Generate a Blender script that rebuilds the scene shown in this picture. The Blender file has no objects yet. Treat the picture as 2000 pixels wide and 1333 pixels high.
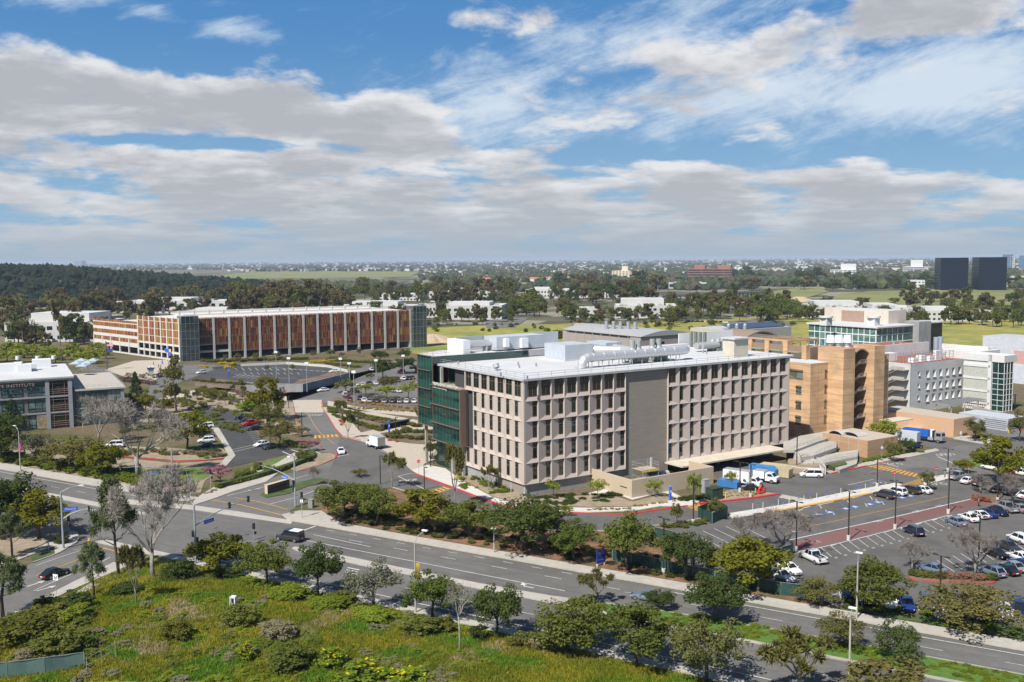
import bpy, math, random
import numpy as np
from mathutils import Vector, Matrix
R = math.radians
SC = bpy.context.scene
COL = SC.collection
random.seed(7); RNG = np.random.default_rng(7)

# ---------------------------------------------------------------- camera
H, FPX, CX, CY = 50.0, 1870.0, 1000.0, 666.5
PITCH = math.atan(158.5/1870); ROLL = -0.0072
CAMM = (Matrix.Rotation(math.pi/2-PITCH, 4, 'X') @ Matrix.Rotation(ROLL, 4, 'Z'))
cd = bpy.data.cameras.new('camera'); cam = bpy.data.objects.new('camera', cd); COL.objects.link(cam)
cam.matrix_world = Matrix.Translation((0, 0, H)) @ CAMM
cd.sensor_width = 36; cd.lens = 36*FPX/2000; cd.clip_end = 60000; cd.clip_start = 1
SC.camera = cam
CM3 = CAMM.to_3x3()
def P(x, y, z=0.0):
    """the point of the horizontal plane z that the photo shows at pixel x, y"""
    d = CM3 @ Vector(((x-CX)/FPX, -(y-CY)/FPX, -1.0)); t = (z-H)/d.z
    return Vector((d.x*t, d.y*t, z))
CMI = CM3.transposed()
def Q(p):
    v = CMI @ (Vector(p)-Vector((0, 0, H)))
    return (CX+FPX*v.x/-v.z, CY-FPX*v.y/-v.z)
def hz(p, y):
    """height above p at which pixel row y is reached"""
    lo, hi = -30., 150.
    for _ in range(40):
        m = (lo+hi)/2
        if Q((p[0], p[1], m))[1] > y: lo = m
        else: hi = m
    return lo
def mpp(p): return p[1]/FPX      # metres per pixel near p

# ---------------------------------------------------------------- tagging
def tag(o, label=None, cat=None, group=None, kind=None):
    if label: o['label'] = label
    if cat: o['category'] = cat
    if group: o['group'] = group
    if kind: o['kind'] = kind
    return o
def empty(name, loc=(0, 0, 0), rz=0.0, label=None, cat=None, group=None):
    o = bpy.data.objects.new(name, None); COL.objects.link(o)
    o.location = loc; o.rotation_euler = (0, 0, rz); o.empty_display_size = .5
    return tag(o, label, cat, group)
def kids(o): return [c for c in ALLK.get(o.name, [])]
ALLK = {}
def link(name, me, parent=None):
    o = bpy.data.objects.new(name, me); COL.objects.link(o)
    if parent is not None:
        o.parent = parent; ALLK.setdefault(parent.name, []).append(o)
    return o
def dup(o, parent=None):
    c = o.copy(); COL.objects.link(c)
    if parent is not None:
        c.parent = parent; ALLK.setdefault(parent.name, []).append(c)
    for k in kids(o): dup(k, c)
    return c
def place(proto, loc, rz=0, sc=None, label=None, cat=None, group=None):
    o = proto if proto.get('fresh', 0) else dup(proto)
    if 'fresh' in o: del o['fresh']
    o.location = loc; o.rotation_euler = (0, 0, rz)
    if sc is not None: o.scale = sc if hasattr(sc, '__len__') else (sc, sc, sc)
    return tag(o, label, cat, group)

# ---------------------------------------------------------------- mesh builder
class MB:
    def __init__(s): s.v, s.f, s.m = [], [], []
    def poly(s, pts, mi=0):
        n = len(s.v); s.v += [tuple(p) for p in pts]; s.f.append(tuple(range(n, n+len(pts)))); s.m.append(mi); return s
    def box(s, x0, x1, y0, y1, z0, z1, mi=0, top=None):
        n = len(s.v)
        s.v += [(x0,y0,z0),(x1,y0,z0),(x1,y1,z0),(x0,y1,z0),(x0,y0,z1),(x1,y0,z1),(x1,y1,z1),(x0,y1,z1)]
        for k, q in enumerate(((3,2,1,0),(4,5,6,7),(0,1,5,4),(1,2,6,5),(2,3,7,6),(3,0,4,7))):
            s.f.append(tuple(n+i for i in q)); s.m.append(top if (top is not None and k == 1) else mi)
        return s
    def obox(s, c, sx, sy, sz, ang=0, mi=0, top=None):
        """box sx,sy,sz standing on c, turned by ang"""
        n = len(s.v); ca, sa = math.cos(ang), math.sin(ang)
        for z in (c[2], c[2]+sz):
            for dx, dy in ((-sx/2,-sy/2),(sx/2,-sy/2),(sx/2,sy/2),(-sx/2,sy/2)):
                s.v.append((c[0]+dx*ca-dy*sa, c[1]+dx*sa+dy*ca, z))
        for k, q in enumerate(((3,2,1,0),(4,5,6,7),(0,1,5,4),(1,2,6,5),(2,3,7,6),(3,0,4,7))):
            s.f.append(tuple(n+i for i in q)); s.m.append(top if (top is not None and k == 1) else mi)
        return s
    def tube(s, p0, p1, r0, r1=None, n=8, mi=0, cap=True):
        r1 = r0 if r1 is None else r1
        p0, p1 = Vector(p0), Vector(p1); d = (p1-p0)
        if d.length < 1e-6: return s
        d.normalize(); u = d.orthogonal().normalized(); w = d.cross(u); b = len(s.v)
        for p, r in ((p0, r0), (p1, r1)):
            for k in range(n):
                a = 2*math.pi*k/n; s.v.append(tuple(p+u*(r*math.cos(a))+w*(r*math.sin(a))))
        for k in range(n):
            s.f.append((b+k, b+(k+1) % n, b+n+(k+1) % n, b+n+k)); s.m.append(mi)
        if cap:
            s.f.append(tuple(b+k for k in reversed(range(n)))); s.m.append(mi)
            s.f.append(tuple(b+n+k for k in range(n))); s.m.append(mi)
        return s
    def path(s, pts, r, n=8, mi=0):
        """round bar through pts with mitred bends"""
        pts = [Vector(p) for p in pts]; b = len(s.v); N = len(pts)
        up = None
        for i, p in enumerate(pts):
            d = ((pts[min(i+1, N-1)]-p).normalized() + (p-pts[max(i-1, 0)]).normalized())
            d.normalize()
            u = d.orthogonal().normalized() if up is None else (up-d*up.dot(d)).normalized()
            up = u; w = d.cross(u); rr = r[i] if hasattr(r, '__len__') else r
            for k in range(n):
                a = 2*math.pi*k/n; s.v.append(tuple(p+u*(rr*math.cos(a))+w*(rr*math.sin(a))))
        for i in range(N-1):
            for k in range(n):
                o = b+i*n
                s.f.append((o+k, o+(k+1) % n, o+n+(k+1) % n, o+n+k)); s.m.append(mi)
        s.f.append(tuple(b+k for k in reversed(range(n)))); s.m.append(mi)
        s.f.append(tuple(b+(N-1)*n+k for k in range(n))); s.m.append(mi)
        return s
    def prism(s, poly, z0, z1, mi=0, top=None):
        a = sum(poly[i][0]*poly[(i+1) % len(poly)][1]-poly[(i+1) % len(poly)][0]*poly[i][1] for i in range(len(poly)))
        if a < 0: poly = list(reversed(poly))
        n = len(poly); b = len(s.v)
        s.v += [(p[0], p[1], z0) for p in poly]+[(p[0], p[1], z1) for p in poly]
        s.f.append(tuple(range(b+n, b+2*n))); s.m.append(mi if top is None else top)
        for k in range(n):
            s.f.append((b+k, b+(k+1) % n, b+n+(k+1) % n, b+n+k)); s.m.append(mi)
        return s
    def strip(s, pts, w, z0, z1=None, mi=0, off=0.0):
        """ribbon of width w along pts; z1 raises it to a kerb"""
        pts = [Vector((p[0], p[1], 0)) for p in pts]; L, Rr = [], []
        for i, p in enumerate(pts):
            d = (pts[min(i+1, len(pts)-1)]-pts[max(i-1, 0)]).normalized(); nn = Vector((-d.y, d.x, 0))
            L.append(p+nn*(off+w/2)); Rr.append(p+nn*(off-w/2))
        for i in range(len(pts)-1):
            if z1 is None:
                s.poly([(Rr[i].x,Rr[i].y,z0),(Rr[i+1].x,Rr[i+1].y,z0),(L[i+1].x,L[i+1].y,z0),(L[i].x,L[i].y,z0)], mi)
            else:
                a, b, c, d = Rr[i], Rr[i+1], L[i+1], L[i]
                s.poly([(a.x,a.y,z1),(b.x,b.y,z1),(c.x,c.y,z1),(d.x,d.y,z1)], mi)
                s.poly([(a.x,a.y,z0),(b.x,b.y,z0),(b.x,b.y,z1),(a.x,a.y,z1)], mi)
                s.poly([(c.x,c.y,z0),(d.x,d.y,z0),(d.x,d.y,z1),(c.x,c.y,z1)], mi)
        return s
    def add(s, o, M=None):
        n = len(s.v); s.v += [tuple(M @ Vector(p)) if M else p for p in o.v]
        s.f += [tuple(n+i for i in f) for f in o.f]; s.m += o.m; return s
    def mesh(s, name, mats, smooth=False):
        me = bpy.data.meshes.new(name); me.from_pydata(s.v, [], s.f)
        for m in (mats if isinstance(mats, (list, tuple)) else [mats]): me.materials.append(m)
        me.polygons.foreach_set('material_index', s.m)
        if smooth: me.polygons.foreach_set('use_smooth', [True]*len(s.f))
        me.update(); return me
    def build(s, name, mats, parent=None, smooth=False):
        return link(name, s.mesh(name, mats, smooth), parent)
def quads_mesh(name, V, mats, tri=False, mi=None):
    """V: (n,4,3) or (n,3,3) array of loose faces"""
    n, k = V.shape[:2]; me = bpy.data.meshes.new(name)
    me.vertices.add(n*k); me.vertices.foreach_set('co', V.reshape(-1).astype(np.float32))
    me.loops.add(n*k); me.loops.foreach_set('vertex_index', np.arange(n*k, dtype=np.int32))
    me.polygons.add(n); me.polygons.foreach_set('loop_start', np.arange(0, n*k, k, dtype=np.int32))
    me.polygons.foreach_set('loop_total', np.full(n, k, dtype=np.int32))
    for m in (mats if isinstance(mats, (list, tuple)) else [mats]): me.materials.append(m)
    if mi is not None: me.polygons.foreach_set('material_index', mi.astype(np.int32))
    me.update(calc_edges=True); me.validate(); return me
def text(name, body, size, mat, parent, mtx, ext=.04, align='LEFT', sx=1.0):
    c = bpy.data.curves.new(name, 'FONT'); c.body = body; c.size = size; c.extrude = ext; c.align_x = align; c.resolution_u = 3
    c.materials.append(mat); o = bpy.data.objects.new('t', c); me = bpy.data.meshes.new_from_object(o); bpy.data.objects.remove(o)
    o = link(name, me, parent); o.matrix_local = mtx @ Matrix.Diagonal((sx, 1, 1, 1)); return o
def facing(pos, xdir, zup=Vector((0, 0, 1))):
    """matrix for lettering that reads along xdir, stands upright"""
    x = Vector(xdir).normalized(); z = x.cross(zup); y = zup
    m = Matrix((x, y, z)).transposed().to_4x4(); m.translation = Vector(pos); return m

# ---------------------------------------------------------------- materials
class G:
    def __init__(s, tree): s.t = tree
    def n(s, typ, **kw):
        nd = s.t.nodes.new(typ)
        for k, v in kw.items(): setattr(nd, k, v)
        return nd
    def _in(s, sock, v):
        if hasattr(v, 'is_output'): s.t.links.new(v, sock)
        elif v is not None: sock.default_value = v
    def m(s, op, a, b=None, c=None, clamp=False):
        nd = s.n('ShaderNodeMath', operation=op, use_clamp=clamp)
        for i, v in enumerate((a, b, c)): 
            if v is not None: s._in(nd.inputs[i], v)
        return nd.outputs[0]
    def vm(s, op, a, b=None):
        nd = s.n('ShaderNodeVectorMath', operation=op); s._in(nd.inputs[0], a)
        if b is not None: s._in(nd.inputs[1] if op != 'SCALE' else nd.inputs['Scale'], b)
        return nd.outputs[0]
    def ss(s, x, a, b):
        nd = s.n('ShaderNodeMapRange', interpolation_type='SMOOTHSTEP'); s._in(nd.inputs[0], x)
        s._in(nd.inputs[1], a); s._in(nd.inputs[2], b); return nd.outputs[0]
    def noise(s, vec, scale, detail=4, rough=.5, dist=0.0):
        nd = s.n('ShaderNodeTexNoise'); s._in(nd.inputs['Vector'], vec); s._in(nd.inputs['Scale'], scale)
        nd.inputs['Detail'].default_value = detail; nd.inputs['Roughness'].default_value = rough; nd.inputs['Distortion'].default_value = dist
        return nd.outputs[0]
    def mix(s, f, a, b, blend='MIX'):
        nd = s.n('ShaderNodeMix', data_type='RGBA', blend_type=blend)
        s._in(nd.inputs[0], f)
        for i, v in ((6, a), (7, b)): s._in(nd.inputs[i], v if hasattr(v, 'is_output') else (*v[:3], 1))
        return nd.outputs[2]
    def xyz(s, x, y, z):
        nd = s.n('ShaderNodeCombineXYZ')
        for i, v in enumerate((x, y, z)): s._in(nd.inputs[i], v)
        return nd.outputs[0]
    def sep(s, v):
        nd = s.n('ShaderNodeSeparateXYZ'); s._in(nd.inputs[0], v); return nd.outputs
def new_mat(name):
    m = bpy.data.materials.new(name); m.use_nodes = True; g = G(m.node_tree)
    return m, g, m.node_tree.nodes['Principled BSDF']
def mat(name, c, rough=.8, metal=0.0, c2=None, scale=.6, stretch=(1, 1, 1), detail=5, spec=.5, bump=0.0, coat=0, lo=.3, hi=.7, c3=None, s3=.05, a3=.5, world=True, rand=0.0):
    m, g, b = new_mat(name)
    b.inputs['Roughness'].default_value = rough; b.inputs['Metallic'].default_value = metal
    b.inputs['Specular IOR Level'].default_value = spec; b.inputs['Coat Weight'].default_value = coat
    if c2 is None: c2 = tuple(x*.86 for x in c)
    pos = g.n('ShaderNodeNewGeometry').outputs['Position'] if world else g.n('ShaderNodeTexCoord').outputs['Object']
    v = g.vm('MULTIPLY', pos, tuple(stretch))
    nz = g.noise(v, scale, detail, .6)
    col = g.mix(g.ss(nz, lo, hi), c, c2)
    if c3 is not None:
        col = g.mix(g.m('MULTIPLY', g.ss(g.noise(pos, s3, 4, .55), .42, .68), a3), col, c3)
    if rand:
        r = g.n('ShaderNodeObjectInfo').outputs['Random']
        hs = g.n('ShaderNodeHueSaturation'); g._in(hs.inputs['Color'], col)
        g._in(hs.inputs['Value'], g.m('MULTIPLY_ADD', r, rand*2, 1-rand)); col = hs.outputs[0]
    g._in(b.inputs['Base Color'], col)
    if bump:
        bp = g.n('ShaderNodeBump'); bp.inputs['Strength'].default_value = bump; bp.inputs['Distance'].default_value = .1
        g._in(bp.inputs['Height'], g.noise(pos, scale*6, 3)); g._in(b.inputs['Normal'], bp.outputs[0])
    return m
def plain(name, c, rough=.5, metal=0.0, spec=.5, coat=0.0):
    m, g, b = new_mat(name); b.inputs['Base Color'].default_value = (*c, 1); b.inputs['Roughness'].default_value = rough
    b.inputs['Metallic'].default_value = metal; b.inputs['Specular IOR Level'].default_value = spec; b.inputs['Coat Weight'].default_value = coat
    return m
def leafmat(name, c, c2, hue=.03, val=.25, trans=.3, tint=(1.25, 1.2, .55), scale=1.2):
    m, g, b = new_mat(name); m.node_tree.nodes.remove(b)
    pos = g.n('ShaderNodeNewGeometry').outputs['Position']
    rnd = g.n('ShaderNodeObjectInfo').outputs['Random']
    isl = g.n('ShaderNodeNewGeometry').outputs['Random Per Island']
    f = g.m('ADD', g.m('MULTIPLY', g.ss(g.noise(pos, scale, 3, .6), .3, .7), .6), g.m('MULTIPLY', isl, .4))
    col = g.mix(f, c, c2)
    hs = g.n('ShaderNodeHueSaturation'); g._in(hs.inputs['Color'], col)
    g._in(hs.inputs['Hue'], g.m('MULTIPLY_ADD', rnd, hue*2, .5-hue))
    g._in(hs.inputs['Value'], g.m('MULTIPLY_ADD', g.m('FRACT', g.m('MULTIPLY', rnd, 7.31)), val*2, 1-val))
    col = hs.outputs[0]
    d = g.n('ShaderNodeBsdfDiffuse'); g._in(d.inputs[0], col)
    t = g.n('ShaderNodeBsdfTranslucent'); g._in(t.inputs[0], g.mix(1.0, col, tint, 'MULTIPLY'))
    mx = g.n('ShaderNodeMixShader'); mx.inputs[0].default_value = trans
    g._in(mx.inputs[1], d.outputs[0]); g._in(mx.inputs[2], t.outputs[0])
    g._in(m.node_tree.nodes['Material Output'].inputs[0], mx.outputs[0]); return m
def glass(name, c=(.004, .03, .027), rough=.03, spec=.9, c2=None, scale=.12):
    m, g, b = new_mat(name); b.inputs['Roughness'].default_value = rough; b.inputs['Specular IOR Level'].default_value = spec
    pos = g.n('ShaderNodeNewGeometry').outputs['Position']
    vz = g.vm('MULTIPLY', pos, (1, 1, 1.6)); vn = g.n('ShaderNodeTexVoronoi'); g._in(vn.inputs['Vector'], vz); vn.inputs['Scale'].default_value = scale*2.2
    cc = g.mix(g.m('MULTIPLY', g.sep(vn.outputs['Color'])[0], 1.0), c, c2 or tuple(x*2.2 for x in c))
    g._in(b.inputs['Base Color'], cc); return m
MT = {}
MT['asphalt'] = mat('worn_asphalt', (.150,.144,.136), .93, c2=(.122,.117,.111), scale=.35, c3=(.088,.085,.082), s3=.05, a3=.7)
MT['asphalt2'] = mat('lot_asphalt', (.118,.112,.105), .93, c2=(.098,.094,.089), scale=.8, c3=(.062,.06,.058), s3=.16, a3=.55)
MT['asphalt3'] = mat('fresh_asphalt', (.040,.040,.042), .9, c2=(.052,.052,.054), scale=.5, c3=(.085,.084,.083), s3=.08, a3=.4)
MT['concrete'] = mat('pale_concrete', (.42,.395,.35), .9, c2=(.36,.335,.30), scale=.9, c3=(.28,.26,.235), s3=.12, a3=.35)
MT['concrete2'] = mat('bright_concrete', (.55,.53,.49), .9, c2=(.47,.45,.42), scale=.9)
MT['paver'] = mat('warm_concrete', (.45,.39,.315), .9, c2=(.39,.34,.28), scale=.8, c3=(.38,.33,.28), s3=.15, a3=.3)
MT['kerb'] = mat('kerb_concrete', (.38,.35,.305), .9, c2=(.29,.27,.245), scale=.7)
MT['redkerb'] = mat('red_kerb_paint', (.55,.035,.035), .7, c2=(.40,.04,.04), scale=1.5)
MT['white'] = mat('road_paint_white', (.60,.60,.59), .8, c2=(.42,.42,.41), scale=2.2)
MT['yellow'] = mat('road_paint_yellow', (.62,.33,.04), .8, c2=(.46,.26,.06), scale=2.0)
MT['blue'] = mat('road_paint_blue', (.05,.13,.42), .8, c2=(.12,.2,.42), scale=2.0)
MT['mulch'] = mat('bark_mulch', (.16,.105,.068), .95, c2=(.10,.068,.045), scale=1.3, c3=(.20,.17,.12), s3=.12, a3=.6)
MT['soil'] = mat('dry_soil', (.33,.26,.19), .95, c2=(.24,.185,.13), scale=.7, c3=(.16,.14,.08), s3=.15, a3=.5)
MT['rustmulch'] = mat('rust_leaf_litter', (.27,.125,.06), .95, c2=(.10,.065,.04), scale=.6, c3=(.07,.075,.025), s3=.2, a3=.7)
MT['lawn'] = mat('lawn', (.10,.165,.022), .95, c2=(.07,.125,.018), scale=.8, c3=(.17,.18,.05), s3=.12, a3=.5)
MT['cover'] = mat('ground_cover', (.06,.10,.018), .95, c2=(.035,.06,.015), scale=1.2, c3=(.12,.11,.04), s3=.2, a3=.5, bump=.5)
MT['meadow'] = mat('dry_yellow_meadow', (.33,.27,.05), .95, c2=(.20,.205,.04), scale=.10, stretch=(1,1.6,1), c3=(.12,.165,.03), s3=.025, a3=.85, lo=.4, hi=.6)
MT['meadow2'] = mat('green_meadow', (.17,.19,.045), .95, c2=(.22,.20,.07), scale=.03, c3=(.10,.13,.04), s3=.008, a3=.8)
MT['red'] = plain('signal_red', (.55,.03,.03), .5)
MT['steel'] = plain('galvanised_steel', (.36,.39,.42), .5, .3)
MT['dark'] = plain('dark_bronze_metal', (.045,.038,.034), .5, .2)
MT['black'] = plain('black_plastic', (.012,.012,.013), .5)
MT['wht'] = plain('white_metal', (.75,.76,.77), .45)
MT['grey'] = plain('grey_metal', (.35,.37,.38), .5, .2)
MT['bluesign'] = plain('blue_sign', (.02,.12,.62), .45)
MT['yel'] = plain('yellow_enamel', (.75,.50,.02), .45)
MT['rub'] = plain('tyre_rubber', (.02,.02,.021), .8)
MT['rim'] = plain('alloy_rim', (.45,.46,.48), .35, .8)
MT['carglass'] = plain('car_glass', (.012,.016,.02), .05, 0, .7)
MT['tail'] = plain('tail_lamp', (.45,.01,.012), .25)
MT['head'] = plain('head_lamp', (.75,.78,.8), .1)
MT['bark'] = mat('bark', (.13,.10,.075), .95, c2=(.07,.055,.042), scale=3)
MT['greybark'] = mat('pale_bark', (.235,.205,.18), .95, c2=(.15,.13,.115), scale=2)
MT['whitebark'] = mat('white_bark', (.35,.315,.28), .95, c2=(.21,.19,.165), scale=2)
# ================================================================ ground, roads, walks
def sheet(name, polys, z, m, kind='structure', px=True, slab=None):
    mb = MB()
    for poly in polys:
        pts = [P(x, y, z) for x, y in poly] if px else [Vector((p[0], p[1], z)) for p in poly]
        a = sum(pts[i].x*pts[(i+1) % len(pts)].y-pts[(i+1) % len(pts)].x*pts[i].y for i in range(len(pts)))
        if a < 0: pts.reverse()
        if slab is not None: mb.prism([(p.x, p.y) for p in pts], slab, z)
        else: mb.poly(pts)
    return tag(mb.build(name, m), kind=kind)
# --- the land: one sheet to the horizon
def ground_mat():
    m, g, b = new_mat('land'); b.inputs['Roughness'].default_value = 1; b.inputs['Specular IOR Level'].default_value = .1
    pos = g.n('ShaderNodeNewGeometry').outputs['Position']
    near = g.mix(g.ss(g.noise(pos, .9, 5), .3, .7), (.17,.125,.085), (.10,.085,.05))
    near = g.mix(g.m('MULTIPLY', g.ss(g.noise(pos, .06, 4), .45, .65), .8), near, (.065,.085,.025))
    far = g.mix(g.ss(g.noise(pos, .008, 6, .7), .35, .65), (.055,.065,.035), (.13,.12,.075))
    vo = g.n('ShaderNodeTexVoronoi'); g._in(vo.inputs['Vector'], pos); vo.inputs['Scale'].default_value = .018
    spots = g.m('GREATER_THAN', g.sep(vo.outputs['Color'])[0], .72)
    far = g.mix(g.m('MULTIPLY', spots, .55), far, (.34,.31,.27))
    s = g.sep(pos)
    col = g.mix(g.ss(s[1], 560, 760), near, far); g._in(b.inputs['Base Color'], col); return m
mb = MB(); N = 96
ring = [(math.cos(2*math.pi*k/N), math.sin(2*math.pi*k/N)) for k in range(N)]
mb.poly([(17000*c, 17000*s, 0) for c, s in ring])
tag(mb.build('ground', ground_mat()), kind='structure')
# --- avenue frame: s along (to the right and nearer), t across (positive = away from the camera)
AV0 = Vector((-118.3, 226.5)); AVA = R(-30.6); AVD = Vector((math.cos(AVA), math.sin(AVA))); AVN = Vector((-AVD.y, AVD.x))
def AV(s, t): p = AV0+AVD*s+AVN*t; return (p.x, p.y)
def avs(p): q = Vector((p[0], p[1]))-AV0; return q.dot(AVD), q.dot(AVN)
Z_AV = .02
road_polys = [[AV(-90,-.7), AV(330,-.7), AV(330,-26), AV(-90,-26)]]
sheet('avenue', road_polys, Z_AV, MT['asphalt'], px=False)
CS = [(230,1000),(154,1051),(140,1065),(110,1083),(64,1100),(0,1124),(-120,1168),(-120,1272),(0,1209),(60,1179),(146,1135),(222,1098),(300,1072)]
sheet('side_street', [CS], Z_AV+.004, MT['asphalt'])
# north drive, loop drive and yard
DR = [(330,990),(402,977),(440,957),(500,941),(581,921),(625,909),(654,896),(656,889),(643,885),(581,878),(545,868),(560,861),(622,869),(628,860),(600,842),(585,818),(574,790),(572,765),(600,770),(626,790),(640,812),(655,838),(669,853),(704,861),(787,899),(792,909),(810,926),(884,953),(952,979),(1000,992),(1074,999),(1194,1005),(1235,1003),(1292,996),(1343,989),(1425,979),(1521,966),(1421,1004),(1357,1016),(1304,1024),(1200,1038),(1100,1038),(1000,1028),(900,1005),(850,985),(794,961),(764,952),(700,962),(640,972),(600,978),(566,998),(572,1016),(450,1012)]
sheet('campus_drive', [DR], Z_AV+.008, MT['asphalt'])
DARK = [(664,852),(704,861),(718,864),(787,899),(792,909),(810,926),(884,953),(952,979),(1000,992),(1074,999),(1194,1005),(1235,1003),(1292,996),(1343,989),(1425,979),(1521,966),(1421,1004),(1357,1016),(1304,1024),(1200,1038),(1100,1038),(1000,1028),(900,1005),(850,985),(794,961),(764,952),(700,962),(640,940),(645,915),(654,898),(657,888)]
sheet('loop_drive', [DARK], Z_AV+.016, MT['asphalt2'])
YARD = [(1421,1004),(1521,966),(1475,955),(1440,950),(1408,935),(1380,905),(1545,905),(1562,924),(1623,926),(1693,911),(1771,895),(1835,881),(1800,868),(1790,850),(1835,855),(1862,857),(1925,866),(1946,858),(1910,835),(1960,815),(2120,830),(2120,905),(1985,880),(1940,884),(1905,892),(1890,899),(1898,910),(1949,926),(2120,962),(2120,1010),(2120,1300),(1960,1213),(1850,1206),(1700,1192),(1620,1182),(1594,1170),(1450,1135),(1350,1112),(1280,1060),(1304,1032)]
sheet('parking_lot', [YARD], Z_AV+.012, MT['asphalt2'])
sheet('east_street', [[(1690,925),(1771,896),(1835,882),(1880,868),(1925,868),(1950,858),(1914,836),(1962,816),(2120,832),(2120,900),(1985,879),(1940,884),(1905,892),(1890,899),(1898,910),(1949,926),(2120,962),(2120,985),(1925,940),(1860,924),(1806,912)]], Z_AV+.02, MT['asphalt'])
# cloudier dark repair strips on the avenue (wear with its own shape)
mb = MB()
for s0, s1, t, w in ((-60,70,-4.2,.9),(98,300,-4.6,1.0),(98,300,-7.4,.7),(20,95,-8,.8),(100,260,-19,.9),(100,300,-22,.8)):
    mb.strip([AV(s0+(s1-s0)*k/12, t+.25*math.sin(k*1.7)) for k in range(13)], w, Z_AV+.003)
tw = bpy.data.materials['worn_asphalt'].copy(); tw.name = 'streaked_asphalt'; g = G(tw.node_tree); b = tw.node_tree.nodes['Principled BSDF']
pos = g.n('ShaderNodeNewGeometry').outputs['Position']; q = g.sep(pos)
sa = g.m('ADD', g.m('MULTIPLY', q[0], AVD.x), g.m('MULTIPLY', q[1], AVD.y)); ta = g.m('ADD', g.m('MULTIPLY', q[0], AVN.x), g.m('MULTIPLY', q[1], AVN.y))
old = b.inputs['Base Color'].links[0].from_socket
f = g.ss(g.noise(g.xyz(g.m('MULTIPLY', sa, .035), g.m('MULTIPLY', ta, 1.3), 0), 1.0, 5, .65), .46, .66)
cr = g.noise(g.vm('SCALE', pos, 1.0), .35, 6, .75, 1.2); crk = g.m('LESS_THAN', g.m('ABSOLUTE', g.m('SUBTRACT', cr, .5)), .006)
g._in(b.inputs['Base Color'], g.mix(g.m('MULTIPLY', crk, .45), g.mix(g.m('MULTIPLY', f, .55), old, (.083,.079,.075)), (.05,.048,.046)))
bpy.data.objects['avenue'].data.materials[0] = tw
tag(mb.build('tyre_wear', mat('tyre_wear', (.105,.101,.096), .9, c2=(.135,.13,.124), scale=.5)), kind='structure')
# concrete gutter pan across the side mouth and other pads
sheet('concrete_apron', [[(213,972),(378,987),(470,1000),(572,1017),(568,1024),(470,1010),(376,996),(213,982)], [(402,984),(470,985),(565,1000),(572,1014),(480,1000)][:0] or [(1528,966),(1608,981),(1600,988),(1521,972)]], Z_AV+.024, MT['concrete'])
sheet('entry_plaza', [[(669,853),(655,838),(640,812),(627,795),(648,797),(700,812),(690,828),(705,845),(740,838),(800,826),(850,822),(880,850),(905,880),(905,900),(880,905),(850,900),(830,905),(815,925),(806,920),(793,909),(788,899),(718,864),(704,861)]], .13, MT['paver'], slab=0)
sheet('drive_crossing', [[(572,782),(628,781),(632,806),(577,806)]], Z_AV+.026, MT['paver'])
# sidewalks
def walk(name, pts, m=MT['concrete'], z=.15, px=True): return sheet(name, pts, z, m, px=px, slab=0)
walk('sidewalk', [[AV(-90,-.4), AV(56,-.4), AV(58,.6), AV(58,3.6), AV(40,4), AV(-90,3.8)]], px=False)
walk('sidewalk', [[AV(87,-.4), AV(330,-.4), AV(330,2.9), AV(110,2.7), AV(97,3.2), AV(88,8), AV(84,6), AV(83,2)]], px=False)
walk('sidewalk', [[AV(66,-26.3), AV(330,-26.3), AV(330,-28.2), AV(66,-28.2)]], px=False)
walk('sidewalk', [[(222,1098),(146,1135),(60,1179),(0,1209),(-120,1270),(-120,1285),(0,1217),(51,1193),(110,1166),(190,1130),(256,1103)]])
walk('sidewalk', [[(154,1051),(140,1065),(108,1082),(105,1067),(57,1085),(20,1100),(-60,1130),(-60,1120),(20,1092),(65,1073),(122,1048),(140,1036),(152,1040)]])
for poly in ([(884,950),(815,925),(805,918),(835,908),(870,915),(900,937),(960,970),(1010,985),(1074,990),(1150,992),(1235,990),(1300,979),(1345,972),(1385,965),(1360,985),(1343,988),(1292,988),(1240,997),(1150,1000),(1074,998),(1000,990),(950,974)],):
    walk('loop_walk', [poly], MT['concrete2'])
walk('yard_walk', [[(1142,966),(1184,962),(1190,958),(1236,976),(1290,962),(1300,962),(1345,984),(1352,981),(1300,955),(1240,967),(1196,954),(1180,955)]], MT['concrete2'], .145)
walk('stair_walk', [[(1623,925),(1693,910),(1771,894),(1835,880),(1828,876),(1761,888),(1700,900),(1640,918),(1612,920)]], MT['concrete'])
walk('lot_walk', [[(1421,1003),(1529,986),(1656,960),(1750,943),(1763,947),(1706,962),(1600,983),(1490,1003),(1430,1012)]], MT['concrete2'])
walk('corner_island', [[(1805,948),(1822,943),(1862,932),(1856,926),(1826,930),(1800,935)]], MT['concrete2'])
walk('side_walk', [[(377,987),(420,973),(455,960),(520,941),(588,890),(575,884),(540,905),(470,935),(420,950),(395,965),(378,978)]], MT['concrete'], .14)
walk('side_walk', [[(1862,857),(1925,868),(1946,859),(1935,856),(1900,852),(1880,850),(1890,838),(1872,835),(1866,850)]], MT['concrete'], .14)
walk('north_walk', [[(300,785),(330,770),(420,757),(500,765),(560,775),(560,783),(500,772),(420,766),(330,780),(310,793)],[(640,792),(640,783),(700,795),(820,806),(820,814),(700,803)],[(660,800),(680,797),(800,818),(820,822),(820,827),(760,816)]], MT['paver'], .1)
walk('garage_plaza', [[(205,722),(262,705),(330,703),(345,712),(300,745),(262,740),(235,733)]], MT['paver'], .1)
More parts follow.
